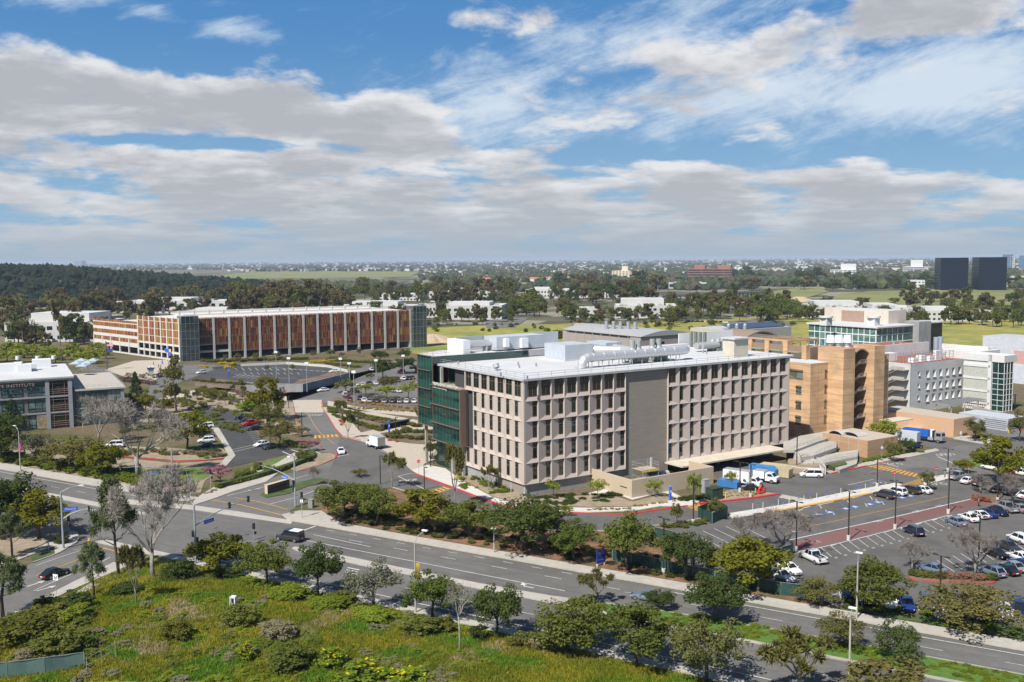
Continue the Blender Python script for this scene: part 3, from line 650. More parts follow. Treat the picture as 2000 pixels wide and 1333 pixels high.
# short facade: seen from outside the window is at the left, i.e. at the larger v
bays(fl, .2, 7, True, 'l', skip=lambda k, r: k == 6 and r in (1, 2, 3))
cnt = 0; rest = MB()
for side, top, w0, w1, z0, z1 in winlist:
    w, h = w1-w0, z1-z0; key = (side, top)
    if side == 'r': M_ = Matrix.Translation((w0, -.2+.33, z0))
    else: M_ = Matrix.Translation((-.15+.21, w1, z0)) @ Matrix.Rotation(-math.pi/2, 4, 'Z')
    me = win_mesh(w, h, top, key)
    if cnt < 99: o = link('window', me, b0); o.matrix_local = M_; cnt += 1
    else:
        n = len(rest.v); rest.v += [tuple(M_ @ v.co) for v in me.vertices]
        rest.f += [tuple(n+i for i in p.vertices) for p in me.polygons]; rest.m += [p.material_index for p in me.polygons]
tag(rest.build('windows', [MT['glassdark'], MT['bronze']], b0), kind='stuff')
# corner returns, fillers
wall.box(-.15, .2, -.2, .2, 2.66, 24.72); wall.box(81.22, 81.5, -.2, 40, 2.66, 24.72); wall.poly([(27.48,-.2,2.66),(27.48,.6,2.66),(27.48,.6,24.7),(27.48,-.2,24.7)]); wall.poly([(40.3,.6,2.66),(40.3,-.2,2.66),(40.3,-.2,24.7),(40.3,.6,24.7)])
wall.poly([(-.15,0,2.66),(0,24,2.66),(.6,24,2.66),(.6,0,2.66)]); wall.box(.62, 81.2, .6, 30, 2.68, 2.72)
wall.box(-.15, .5, 23.95, 24.35, 2.66, 24.7)
wall.build('wall_panels', MT['tan'], b0)
core = MB().box(27.5, 40.28, .3, .6, 0, 24.72); core.build('plain_wall', MT['taupe'], b0)
jn = MB()
for zz in (4.2,7.6,11.0,14.4,17.8,21.2): jn.box(27.52, 40.26, .335, .352, zz, zz+.05)
for uu in (30.4,33.4,36.4): jn.box(uu, uu+.04, .337, .352, 0, 24.7)
jn.build('wall_joint', plain('dark_joint', (.11,.095,.08), .9), b0)
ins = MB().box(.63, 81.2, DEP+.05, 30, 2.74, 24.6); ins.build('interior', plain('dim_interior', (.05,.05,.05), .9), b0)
base = MB(); base.box(.3, 27.5, .35, .7, -.1, 2.66); base.box(.3, .7, .71, 12, -.1, 2.66, 1); base.box(.28, .8, .1, .34, -.1, 2.66); base.box(.25, .8, 5.2, 6.0, -.1, 2.64); base.box(.3, .72, 9.5, 24, -.1, 2.64)
base.box(70, 81.2, .35, .7, -.1, 2.66); base.box(80.9, 81.2, .71, 40, -.1, 2.64); base.box(40.3, 70, 7, 7.3, -.1, 2.66, 1); base.box(40.3, 40.6, .3, 7, -.1, 2.66); base.box(69.7, 70, .71, 7, -.1, 2.66)
for uu in (48, 57, 62): base.box(uu, uu+.7, .4, 1.1, -.1, 2.66)
base.build('base_wall', [MT['cwall'], MT['taupe']], b0)
dk = MB()
for uu in (43, 50, 58.5, 65): dk.box(uu, uu+3, 6.93, 6.99, 0, 2.4)
dk.build('dock_door', plain('dock_door', (.03,.03,.035), .6), b0)
# loading canopy, measured from the photo
ca = LU(1363, 906, 2.9); cb = LU(1534, 876, 2.9)
MB().box(39.2, cb[0], ca[1], -.22, 2.5, 2.85).build('loading_canopy', MT['cream'], b0)
# roof slab and deck
rf = MB(); rf.box(-.35, 82.7, -.45, 40.2, 24.72, 25.2, 0, 1)
rf.build('roof_slab', [MT['fascia'], MT['roofwhite']], b0)
up = MB(); up.box(-.35, 82.7, 37, 40.2, 25.2, 25.5, 0); up.box(82.3, 82.7, -.4, 37, 25.2, 25.32); up.build('roof_parapet', MT['roofwhite'], b0)
# glazed wing on the short side
gl = MB(); fr_ = MB()
def curtain(v0, v1, z0, z1, u, nv, zs):
    gl.box(u, u+.3, v0, v1, z0, z1, 0)
    for a, b in zs: gl.box(u-.02, u, v0+.02, v1-.02, a, b, 1)
    for k in range(nv+1):
        v = v0+(v1-v0)*k/nv; fr_.box(u-.06, u-.022, v-.03, v+.03, z0, z1)
curtain(24.0, 36.7, 7.0, 20.3, -1.7, 8, [(7.3,8.6),(11.3,13.0),(15.6,17.4),(18.3,20.2)])
curtain(36.8, 44.2, 9.9, 27.0, -1.75, 5, [(10.2,11.8),(14.7,16.4),(19.2,20.9),(23.7,26.8)])
gl.box(-1.4, .3, 24.0, 24.3, 7, 20.3, 1); gl.box(-1.45, 24, 44.2, 44.5, 9.9, 27, 0); gl.box(-1.4, 26, 36.8, 37.1, 25.2, 27, 0); gl.box(2.6, 2.8, 24.3, 36.9, 20.4, 24.7, 0); gl.box(.2, .4, 36.9, 39.9, 20.4, 24.7, 0); gl.box(.9, 1.1, 24.3, 40, 0, 6.9, 0)
gl.build('curtain_wall', [MT['glass'], MT['spandrel']], b0)
for z in (7.0, 11.2, 15.6, 20.2): fr_.box(-2.15, -1.6, 23.9, 37.6, z, z+.14)
for z in (9.9, 14.4, 18.9, 23.4, 26.95): fr_.box(-2.1, -1.62, 37.65, 44.3, z, z+.14)
fr_.box(-1.85, -.2, 23.6, 23.98, 7, 20.3); fr_.box(-1.9, -1.6, 44.25, 44.6, 9.9, 27.1); fr_.box(-1.9, -1.62, 36.72, 36.8, 7, 27.05)
for k in range(4): fr_.box(2.5, 2.58, 27+3.2*k, 27.08+3.2*k, 20.4, 24.7)
fr_.build('curtain_frame', MT['bronze'], b0)
MB().box(-1.6, 2.6, 24.2, 36.75, 20.2, 20.42).box(-1.5, 1, 24.1, 44.1, 9.8, 9.88).build('terrace_floor', MT['taupe'], b0)
for u, v, z0, z1 in ((-.9,33.8,20.4,24.7),(-.6,42.6,0,9.9),(-.8,29,0,7),(-.6,24.4,0,6.95)): MB().box(u-.3, u+.3, v-.3, v+.3, z0, z1).build('column', MT['kerb'], b0)
rb = MB(); rb.prism([(-1.75,37.1),(48,37.1),(48,50.5),(7,49.5),(-1.75,44.6)], 26.6, 27.0, 0, 1).box(26, 48, 37.0, 37.3, 25.2, 26.6); rb.build('rear_roof', [MT['fascia'], MT['roofwhite']], b0)
sgm = plain('sign_letters', (.62,.60,.55), .5)
s1z = hz(W(-1.8, 36.6), 751); s2z = hz(W(-1.8, 36.6), 757)
text('lettering', 'FALLING LEAVES FOUNDATION', .98, sgm, b0, facing((-1.82, 36.7, s1z), (0, -1, 0)), .05, sx=.86)
text('lettering', 'Medical Innovation Building', .75, sgm, b0, facing((-1.82, 36.7, s2z), (0, -1, 0)), .04, sx=.82)
# ---- roof plant
def ulv(x, y, z=25.2): return LU(x, y, z)
t1 = hz(W(27.6, 23), 675)
a1 = MB(); a1.box(27.6, 36.2, 23, 31.8, 25.45, t1, 0, 1).box(27.2, 36.6, 22.7, 32.2, 25.2, 25.45, 2)
for k, v in enumerate((24.2,26.0,27.8,29.6)): a1.box(27.54, 27.6, v, v+1.0, 25.6, 27.4, 3)
a1.build('air_handler', [MT['ahu'], MT['ahutop'], MT['roofwhite'], plain('unit_door', (.44,.52,.6), .5)], b0)
q = LU(1183, 670.5, t1); q2 = LU(1145, 666.5, t1); q3 = LU(1221.5, 669, t1)
MB().box(q[0], q3[0], q[1], q2[1], 25.2, t1, 0, 1).box(q[0]-.4, q[0], q[1]+1, q2[1]-1, 26.5, 28.5, 2).build('air_handler', [MT['ahu'], MT['ahutop'], MT['steel']], b0)
d0 = LU(1126, 699, 27.6); d1 = LU(1352, 684.5, 27.6); dv_ = (d0[1]+d1[1])/2; du0, du1 = LU(1112, 706, 26.5)[0], d1[0]
dc = MB(); dc.path([(du0+.2, dv_, 25.3), (du0+.3, dv_, 26.3), (du0+.9, dv_, 27.2), (du0+1.9, dv_, 27.6), (du1-1.5, dv_, 27.6), (du1-.4, dv_+.5, 27.6), (du1, dv_+1.6, 27.5)], 1.05, 18)
for k in range(9):
    u = du0+3+k*3.1; dc.tube((u, dv_, 27.6), (u+.25, dv_, 27.6), 1.12, n=18)
for k in range(10):
    u = du0+2.6+k*3; dc.box(u, u+.12, dv_-.7, dv_-.58, 25.2, 26.8, 1); dc.box(u, u+.12, dv_+.6, dv_+.72, 25.2, 26.8, 1)
dc.box(du0-1.1, du0+2.6, dv_-1.2, dv_+1.2, 25.2, 25.4)
dc.build('exhaust_duct', [MT['silver'], MT['stack']], b0, smooth=False)
d2 = MB(); d2.path([(36.2, 25, 27.6), (38.5, 22, 27.5), (42, 19, 27.4), (47, dv_+3.2, 27.4), (50, dv_+2.2, 27.4)], 1.0, 14); d2.path([(q[0]+3, q[1], 27.7), (q[0]+2.5, q[1]-5, 27.6), (q[0]+2, dv_+3, 27.5)], 1.0, 14)
d2.build('exhaust_duct', MT['silver'], b0)
for x, y0, yt in ((1235,707,671.5),(1247,706,671),(1274,703,669),(1286.5,702,668.5)):
    u, v = LU(x, y0, 25.4); tz = hz(W(u, v), yt)
    f = MB(); f.box(u-1.2, u+1.2, v-1.1, v+1.1, 25.2, 25.6, 1); f.tube((u-.5, v, 26.9), (u+.5, v, 26.9), 1.35, n=16, mi=1); f.box(u-.7, u+.7, v-2.4, v-.8, 25.6, 27.4, 1); f.box(u-1.0, u+1.0, v-2.2, v-.7, 25.4, 26.5, 1); f.path([(u-2.6, v+.2, 25.4), (u-2.0, v+.2, 26.9), (u-.4, v, 26.9)], .5, 10)
    f.box(u-.7, u+.7, v-.7, v+.7, 27.6, 28.1, 0); f.tube((u, v, 28.0), (u, v, 28.8), .95, .66, 14, 0); f.tube((u, v, 28.8), (u, v, tz+.8), .66, n=14, mi=0)
    f.build('exhaust_fan', [MT['stack'], MT['fan']], b0)
for x, y0, yt in ((1392,684,662),(1402,684,661)):
    u, v = LU(x, y0, 25.4); tz = hz(W(u, v), yt)
    f = MB(); f.box(u-1.1, u+1.1, v-1, v+1, 25.2, 26, 1); f.tube((u, v-.5, 26.8), (u, v+.5, 26.8), 1.1, n=16, mi=1); f.tube((u, v, 27.6), (u, v, tz), .75, .5, 14, 0); f.tube((u-6, v, 26.8), (u, v, 26.8), .9, n=14, mi=0)
    f.build('exhaust_fan', [MT['stack'], MT['fan']], b0)
et = hz(W(68.2, 4.6), 660.5)
MB().box(66.6, 71.6, 4.7, 8.6, 25.2, et-.35).box(66.2, 72.0, 4.2, 9.0, et-.35, et, 1).build('lift_tower', [MT['cream'], MT['roofwhite']], b0)
# screens and pipe stacks at the back
s = MB(); sa = LU(1326, 672, 25.3); s.box(sa[0], sa[0]+22, sa[1], sa[1]+.3, 25.2, 28.3); s.build('plant_screen', MT['wht'], b0)
s = MB()
for k in range(4):
    u, v = LU(1350+8.8*k, 678-.3*k, 25.2); s.box(u-.35, u+.35, v-.35, v+.35, 25.2, 29.3)
s.build('vent_stack', MT['fan'], b0)
# rear plant on the glazed wing's roof
c1 = LU(905, 692, 27); c2 = LU(862, 688, 27); zt = hz(W(*c1), 665.7); zw = 30.6
MB().box(c1[0], c1[0]+2.0, c1[1], c2[1], 27, zt).box(c1[0]+2, c1[0]+34, c2[1]-.6, c2[1]-.25, 27, zw, 1).build('plant_screen', [MT['wht'], MT['ahu']], b0)
c3 = LU(966, 684, 27.3)
MB().box(c3[0], c3[0]+15, c3[1]-1, c3[1]+5, 27.3, 30.6).box(c3[0]+2, c3[0]+3.2, c3[1]-2, c3[1]-1, 28, 30.2, 1).box(c3[0]+7, c3[0]+9, c3[1]-2, c3[1]-1, 27.6, 30.0, 1).build('air_handler', [MT['ahu'], MT['wht']], b0)
MB().path([(c1[0]+2, c1[1]+4, 29), (c3[0], c3[1]+2, 29)], .9, 12).box(c1[0]+2.5, c1[0]+2.7, c1[1]+3, c1[1]+5, 27, 28.2, 1).box(c3[0]-1.7, c3[0]-1.5, c3[1]+1, c3[1]+3, 27, 28.2, 1).build('exhaust_duct', [MT['silver'], MT['stack']], b0)
# guard rails
def rail(pts, z, name='guard_rail', h=1.05, step=3.4, r=.045, parent=b0, m=MT['steel'], mids=(.55,)):
    mb = MB()
    for a, b in zip(pts, pts[1:]):
        a, b = Vector((*a[:2], 0)), Vector((*b[:2], 0)); L = (b-a).length; n = max(1, int(L/step))
        for hh in (h, *[h*x for x in mids]): mb.tube((a.x, a.y, z+hh), (b.x, b.y, z+hh), r, n=4, cap=False)
        for k in range(n+1): p = a.lerp(b, k/n); mb.tube((p.x, p.y, z), (p.x, p.y, z+h), r, n=4)
    return mb.build(name, m, parent)
rail([(.5, 39), (.5, .5), (81.5, .5)], 25.2); rail([(.5, 39.5), (20, 39.5)], 25.2); rail([(-1.2, 43.8), (-1.2, 37.5), (20, 37.5)], 27)
# small roof fittings
ft = MB()
for x, y in ((970,722),(1012,714),(1014,719),(1047,716),(978,735),(895,712),(1030,742),(1373,690),(1380,692)):
    u, v = LU(x, y, 25.2); ft.box(u-.15, u+.15, v-.15, v+.15, 25.2, 26.0)
u, v = LU(970, 724, 25.2); ft.tube((u, v, 25.8), (u, v+.4, 26.6), .7, n=12)
ft.build('roof_vent', MT['steel'], b0)
# ---- walled service yard in front
y0 = empty('service_yard', MC, MA, 'beige block wall round a plant yard against the tan lab building', 'wall')
n0, n1, n2 = (18.1,-13.6), (17.8,-.2), (41.3,-13.4)
w_ = MB(); w_.box(18, 18.35, -13.6, .1, 0, 3.85).box(18.35, 41.6, -13.6, -13.25, 0, 3.85).box(41.25, 41.6, -13.25, -6, 0, 3.85); w_.build('yard_wall', MT['beige'], y0)
MB().box(17.94, 17.99, -4.6, -3.5, .1, 2.3).build('door', plain('tan_door', (.36,.30,.24), .6), y0)
MB().box(17.93, 17.99, -12, -9.8, 1.9, 2.05).build('vent_slot', MT['dark'], y0)
MB().box(24, 34, -12.5, -4, .05, 1.3).build('plinth', mat('olive_slab', (.32,.30,.19), .9), y0)
gm = empty('generator', W(29.5, -8.5, 1.3), MA, 'dark diesel generator with fat silver pipes inside the beige yard wall', 'generator')
g_ = MB(); g_.tube((-2.4, 0, 1.2), (2.0, 0, 1.2), .95, n=16); g_.box(-2.6, 2.6, -.8, .8, 0, .5); g_.tube((2, 0, 1.1), (3.2, 0, 1.3), .7, n=14, mi=1); g_.path([(-2.4, 0, 1.4), (-3.0, .2, 1.6), (-3.2, .2, 3.2)], .35, 10, 1); g_.build('engine', [plain('navy_engine', (.06,.085,.12), .4, .4), MT['silver']], gm)
MB().tube((-1.2, .6, 1.8), (-1.2, .6, 5.2), .3, n=12).build('exhaust_pipe', MT['silver'], gm)
sf = empty('scaffold', W(26.5, -8, 1.3), MA, 'thin steel scaffold with planked deck standing over the generator', 'scaffold')
s = MB()
for x in (-2.2, 2.2):
    for y in (-1.8, 1.8): s.tube((x, y, 0), (x, y, 4.6), .05, n=5)
for z in (1.5, 3.0, 3.9, 4.5):
    for y in (-1.8, 1.8): s.tube((-2.2, y, z), (2.2, y, z), .04, n=5)
    for x in (-2.2, 2.2): s.tube((x, -1.8, z), (x, 1.8, z), .04, n=5)
s.build('frame', MT['steel'], sf); MB().box(-2.3, 2.3, -1.7, 1.7, 3.0, 3.08).build('deck', mat('planks', (.45,.36,.25), .9), sf); MB().box(-2.4, 2.4, -1.95, -1.88, 2.7, 2.95).build('toe_board', MT['yel'], sf)
# ================================================================ the orange hall
MT['orange'] = mat('orange_cast_stone', (.64,.42,.235), .9, c2=(.49,.31,.17), scale=.5, stretch=(.22,.22,2.0), c3=(.34,.225,.14), s3=.16, a3=.6, lo=.38, hi=.62)
MT['orangetop'] = mat('orange_coping', (.50,.27,.16), .9)
MT['brownmetal'] = mat('brown_panels', (.28,.20,.145), .6, c2=(.25,.18,.13), scale=.4)
oh = empty('orange_hall', MC, MA, 'orange cast-stone hall with two stair towers and a barrel roof', 'building')
ZB = 3.2
def frame_pt(x, y, z): return LU(x, y, z)
A = frame_pt(1581, 839, ZB); T1 = frame_pt(1644.7, 839, ZB); T1r = frame_pt(1667, 835.5, ZB); T2 = frame_pt(1704.7, 832.5, ZB)
za = hz(W(*A), 711); zt1 = hz(W(*T1), 682.5); zt2 = hz(W(*T2), 676.5)
T1l = (T1[0], A[1]+2.2); T2r = (T2[0]+4.2, T2[1]); 
mb = MB()
mb.box(A[0], T1[0]+2, A[1], A[1]+36, ZB-3.3, za, 0, 2)                       # main wing
mb.box(T1[0], T1r[0], T1[1], A[1]+3.5, ZB-3.3, zt1, 0, 1)                     # first tower
mb.box(T2[0], T2r[0]+.3, T2[1], T2[1]+7, ZB-3.3, zt2, 0, 1)                   # second tower
mb.box(T2r[0]-.2, T2r[0]+4.2, T2[1]+1.4, T2[1]+14, ZB-3.3, zt2-2.6, 0, 2)     # right block
mb.box(T1r[0], T2[0], T2[1]+6.5, T2[1]+7.2, ZB-3.3, zt2-1, 3)
mb.build('wall', [MT['orange'], MT['orangetop'], MT['roofwhite'], plain('dim_stair_wall', (.16,.115,.085), .9)], oh)
jt = MB(); E_ = .006
for z in [ZB+1+2.05*k for k in range(12)]:
    for (x0, x1, y0, y1, zt) in ((A[0], T1[0], A[1], A[1]+36, za), (T1[0], T1r[0], T1[1], A[1]+3, zt1), (T2[0], T2r[0]+.3, T2[1], T2[1]+6, zt2), (T2r[0]+.3, T2r[0]+4.2, T2[1]+1.4, T2[1]+3, zt2-2.6)):
        if z < zt-.4: jt.box(x0, x1, y0-E_, y0, z, z+.07); jt.box(x0-E_, x0, y0, y1, z, z+.07)
for x in (A[0]+3.2,): jt.box(x, x+.08, A[1]-E_-.002, A[1]-.002, ZB, za)
jt.build('wall_joint', plain('orange_joint', (.27,.18,.115), .9), oh)
# barrel roof over the stairwell
br = MB(); n = 12; ux0, ux1 = T1r[0]-.1, T2[0]+.2
for k in range(n):
    a0, a1 = k/n, (k+1)/n
    z0, z1 = zt1-1.8+1.5*math.sin(math.pi*a0), zt1-1.8+1.5*math.sin(math.pi*a1)
    x0, x1 = ux0+(ux1-ux0)*a0, ux0+(ux1-ux0)*a1; ya, yb = T1[1]+.3, T1[1]+14
    br.poly([(x0,ya,z0),(x1,ya,z1),(x1,yb,z1),(x0,yb,z0)]); br.poly([(x0,ya,z0-.35),(x1,ya,z1-.35),(x1,ya,z1),(x0,ya,z0)])
br.build('barrel_roof', MT['brownmetal'], oh)
st = MB(); rl = MB(); nfl = 5; hfl = (zt1-3-ZB)/nfl
for k in range(nfl):
    z = ZB+hfl*(k+.55); w = T2[0]-T1r[0]
    st.box(T2[0]-w*.45, T2[0]-.1, T1[1]+.9, T1[1]+4, z, z+.2)
    for s_ in range(8):
        x = T1r[0]+.1+w*.5*s_/8; zz = z-hfl*.5+hfl*.5*(s_+1)/8; st.box(x, x+w*.5/8, T1[1]+1.1, T1[1]+2.6, zz, zz+.15)
    for s_ in range(9):
        x = T2[0]-w*.45+w*.45*s_/8-.03; rl.box(x, x+.05, T1[1]+.85, T1[1]+.9, z+.2, z+1.2)
    rl.box(T2[0]-w*.45, T2[0]-.1, T1[1]+.83, T1[1]+.92, z+1.15, z+1.25)
    rl.poly([(T1r[0]+.1,T1[1]+1.05,z-hfl*.5+.2),(T2[0]-w*.45,T1[1]+1.05,z+.2),(T2[0]-w*.45,T1[1]+1.05,z+1.2),(T1r[0]+.1,T1[1]+1.05,z-hfl*.5+1.2)])
st.build('stair_flight', plain('stair_brown', (.17,.12,.095), .8), oh); rl.build('stair_railing', plain('pinkish_railing', (.33,.24,.2), .7), oh)
og = glass('olive_glass', (.02,.03,.025), c2=(.18,.2,.15))
def oh_win(x0, x1, z0, z1, side, a):
    m = MB()
    if side == 'f': m.box(x0, x1, a-.02, a+.1, z0, z1, 0); m.box(x0-.1, x1+.1, a-.18, a-.03, z1-.45, z1-.32, 1); m.box(x0-.08, x1+.08, a-.06, a-.021, z0-.14, z0-.02, 1); m.box((x0+x1)/2-.05, (x0+x1)/2+.05, a-.07, a-.021, z0, z1-.5, 1)
    else: m.box(a-.02, a+.1, x0, x1, z0, z1, 0); m.box(a-.3, a-.03, x0-.1, x1+.1, z1-.45, z1-.32, 1); m.box(a-.06, a-.021, x0-.08, x1+.08, z0-.14, z0-.02, 1); m.box(a-.07, a-.021, (x0+x1)/2-.05, (x0+x1)/2+.05, z0, z1-.5, 1)
    m.build('window', [og, MT['bronze']], oh)
fh = (za-ZB)/4.3
for k in range(4):
    z0 = ZB+.9+fh*k
    oh_win(T1[0]-1.3, T1[0]-.5, z0+.2, z0+2.6, 'f', A[1])
    if k < 3:
        for v in (3.0, 7.6, 12, 16.5): oh_win(A[1]+v, A[1]+v+1.9, z0, z0+2.4, 's', A[0])
    else:
        oh_win(A[1]+2.6, A[1]+11, z0, z0+2.6, 's', A[0]); oh_win(A[1]+14, A[1]+20, z0, z0+2.6, 's', A[0])
gz = hz(W(A[0], A[1]+3), 722)
text('lettering', 'GROSS HALL', 1.25, plain('bronze_letters', (.27,.17,.09), .5), oh, facing((A[0]-.06, A[1]+13.2, gz-.5), (0, -1, 0)), .05, sx=1.15)
# roof: brown screens, pillars of the upper frame, ring beam, second barrel
rt = MB(); u0 = A[0]+8; PV = (A[1]+8.5, A[1]+15.3, A[1]+22.3, A[1]+29)
for k, v in enumerate(PV): rt.box(u0-.7, u0+.7, v-.8, v+.8, za-.1, za+(4.0 if k == 0 else 4.6), 1)
rt.box(u0+.7, u0+9, PV[0]-1, PV[0]+1.5, za, za+3.4, 0)
for a, b in zip(PV, PV[1:]): rt.box(u0-.15, u0+.15, a+.8, b-.8, za+2.0, za+3.6, 0); rt.box(u0-2.2, u0-.2, a+.9, b-.9, za+1.9, za+2.05, 2)
rt.box(u0-.7, u0+.7, PV[1]-.8, PV[3]+.8, za+4.605, za+5.0, 1)
for k in range(5): rt.box(u0+.7, u0+14, PV[1]+3.2*k, PV[1]+3.2*k+.5, za+4.3, za+4.9, 1); rt.box(u0+13, u0+13.6, PV[1]+3.2*k, PV[1]+3.2*k+.5, za, za+4.29, 1)
rt.build('roof_frame', [MT['brownmetal'], MT['orange'], plain('greenish_sunshade', (.25,.27,.2), .6)], oh)
br = MB(); q0 = (u0+3, PV[3]+6)
for k in range(10):
    a0, a1 = k/10, (k+1)/10; w = 11
    P0 = (q0[0]+w*a0*1.3, za+4.4+1.8*math.sin(math.pi*a0)); P1 = (q0[0]+w*a1*1.3, za+4.4+1.8*math.sin(math.pi*a1))
    br.poly([(P0[0],q0[1]-1,P0[1]),(P1[0],q0[1]-1,P1[1]),(P1[0],q0[1]+12,P1[1]),(P0[0],q0[1]+12,P0[1])])
    br.poly([(P0[0],q0[1]-1,P0[1]-.4),(P1[0],q0[1]-1,P1[1]-.4),(P1[0],q0[1]-1,P1[1]),(P0[0],q0[1]-1,P0[1])])
br.build('barrel_roof', MT['brownmetal'], oh)
for x in (1622, 1638, 1655):
    p = LU(x, 680, za+2); t = hz(W(*p), 655); f = MB(); f.tube((p[0], p[1], za), (p[0], p[1], za+2.6), .75, n=14); f.tube((p[0], p[1], za+2.6), (p[0], p[1], za+3.6), .75, 1.25, 14); f.tube((p[0], p[1], za+3.6), (p[0], p[1], t), 1.35, 1.05, 14)
    f.build('cooling_tower', MT['wht'], oh)
# low annex with round skylights
an = empty('annex', MC, MA, 'low orange annex with round skylight cuts in its flat roof beside the ramps', 'building')
a0 = LU(1694, 894, .15); zan = hz(W(*a0), 861.5); a1 = LU(1759, 884, .15); a2 = LU(1617, 846, zan)
mb = MB(); mb.box(a0[0], a1[0], a0[1], a2[1]+1, 0, zan, 0, 1); mb.build('wall', [mat('annex_stone', (.44,.27,.15), .9, c2=(.36,.22,.125), scale=.5, stretch=(.3,.3,2)), MT['paver']], an)
sk = MB()
for k in range(14):
    t0, t1_ = math.pi*k/14, math.pi*(k+1)/14
    for (cx, cy, r) in ((a0[0]+3.2, a0[1]+6.5, 2.4), (a0[0]+1.8, a0[1]+10, 2.0)):
        sk.poly([(cx-1.6, cy+r*math.cos(t0), zan+1.0*math.sin(t0)), (cx-1.6, cy+r*math.cos(t1_), zan+1.0*math.sin(t1_)), (cx+2.4, cy+r*math.cos(t1_), zan+1.0*math.sin(t1_)), (cx+2.4, cy+r*math.cos(t0), zan+1.0*math.sin(t0))])
sk.build('skylight_hood', mat('hood_metal', (.47,.44,.40), .6), an)
ln = MB()
for z in (1.4, 2.9): ln.box(a0[0]-.02, a0[0], a0[1], a2[1], z, z+.08); ln.box(a0[0], a1[0], a0[1]-.02, a0[1], z, z+.08)
for v in (2.5, 5.5, 8.5): ln.box(a0[0]-.025, a0[0]-.021, a0[1]+v, a0[1]+v+.15, 0, zan)
for u in (2.6, 5.2): ln.box(a0[0]+u, a0[0]+u+.15, a0[1]-.025, a0[1]-.021, 0, zan)
ln.build('wall_joint', MT['concrete'], an)
# loading wing
lw = empty('loading_wing', MC, MA, 'plain low peach wall wing behind the roll-off truck', 'building')
l0 = LU(1862, 856, 0); zl = hz(W(*l0), 819.5); l1 = LU(1886, 848, 0)
MB().box(l0[0], l1[0]+1, l0[1], l0[1]+24, 0, zl, 0, 1).box(l0[0]-4, l0[0], l0[1]+18, l0[1]+24, 0, zl-.4, 0, 1).box(l0[0]-3, l0[0], l0[1]+9, l0[1]+14, 0, 1.6).build('wall', [mat('peach_block', (.56,.36,.23), .9, c2=(.52,.33,.21), scale=1, stretch=(1,1,2)), MT['paver']], lw)
cz = LU(1735, 822, 4.6); MB().box(cz[0]-2, cz[0]+7, cz[1]-3, cz[1]+1.5, 4.6, 4.9).build('dock_canopy', MT['cream'], lw)
# ================================================================ ramps and stairs below the hall
rp = empty('ramp_stairs', MC, MA, 'switchback concrete ramps and stair flights climbing to the orange hall', 'stairs')
def lbox(px, z0, z1, mbx, mi=0):
    pts = [LU(x, y, z1) for x, y in px]; mbx.prism([(p[0], p[1]) for p in pts], z0, z1, mi)
rb_ = MB()
lbox([(1640,918),(1673,906),(1676,893),(1645,897),(1612,905)], 0, .9, rb_); lbox([(1590,905),(1612,904),(1675,892),(1676,879),(1634,884),(1586,896)], .9, 1.6, rb_)
lbox([(1566,893),(1590,890),(1634,874),(1634,859),(1600,865),(1555,880)], 1.6, 2.6, rb_)
lbox([(1530,880),(1552,880),(1600,862),(1660,842),(1640,838),(1560,852),(1530,858)], 2.6, 3.2, rb_)
rb_.build('ramp', MT['concrete'], rp)
bedm = MB(); lbox([(1572,884),(1590,889),(1634,872),(1640,876),(1592,894),(1580,893)], 1.5, 2.0, bedm); lbox([(1617,906),(1650,900),(1655,906),(1628,913)], .2, 1.1, bedm); bedm.build('planter', MT['cover'], rp)
fl = MB()
def flight(p0, p1, w, z0, z1, n):
    a, b = Vector((*LU(*p0, z0), 0)), Vector((*LU(*p1, z1), 0)); d = b-a; nn = Vector((-d.y, d.x, 0)).normalized()*w/2
    for k in range(n):
        s0, s1 = a+d*(k/n), a+d*((k+1)/n); z = z0+(z1-z0)*(k+1)/n
        fl.prism([(s0-nn)[:2], (s1-nn)[:2], (s1+nn)[:2], (s0+nn)[:2]], 0, z)
        e = s0; fl.prism([(s0-nn)[:2], (s0+d*.12/n*4-nn)[:2], (s0+d*.12/n*4+nn)[:2], (s0+nn)[:2]], z, z+.008, 1)
flight((1612,918), (1602,905), 3.4, .1, 1.6, 9); flight((1580,900), (1562,882), 3.2, 1.6, 2.7, 9)
fl.build('stair_flight', [MT['concrete2'], MT['grey']], rp)
wl = MB()
def lwall(pts, z0, z1, mbx, w=.25): 
    for a, b in zip(pts, pts[1:]):
        a, b = LU(*a, z0), LU(*b, z0); A_, B_ = Vector((*a, 0)), Vector((*b, 0)); d = (B_-A_).normalized(); nn = Vector((-d.y, d.x, 0))*w/2
        mbx.prism([(A_-nn)[:2], (B_-nn)[:2], (B_+nn)[:2], (A_+nn)[:2]], 0, z1)
lwall([(1543,918),(1560,922),(1595,924),(1612,925)], 0, 1.1, wl); lwall([(1612,925),(1594,905),(1568,888),(1546,880)], .3, 1.9, wl); wl.build('retaining_wall', MT['concrete2'], rp)
for pts, z in (([(1612,903),(1676,891)], 1.6), ([(1590,892),(1634,871)], 2.6), ([(1600,909),(1640,902),(1675,896)], .9), ([(1552,877),(1634,858)], 2.7), ([(1545,882),(1600,862)], 2.6)):
    rail([LU(x, y, z) for x, y in pts], z, 'guard_rail', 1.0, 1.8, .025, rp)
slope = MB(); lbox([(1543,917),(1595,922),(1608,922),(1592,903),(1566,887),(1550,883),(1538,900)], 0, .9, slope); slope.build('planted_slope', MT['soil'], rp)
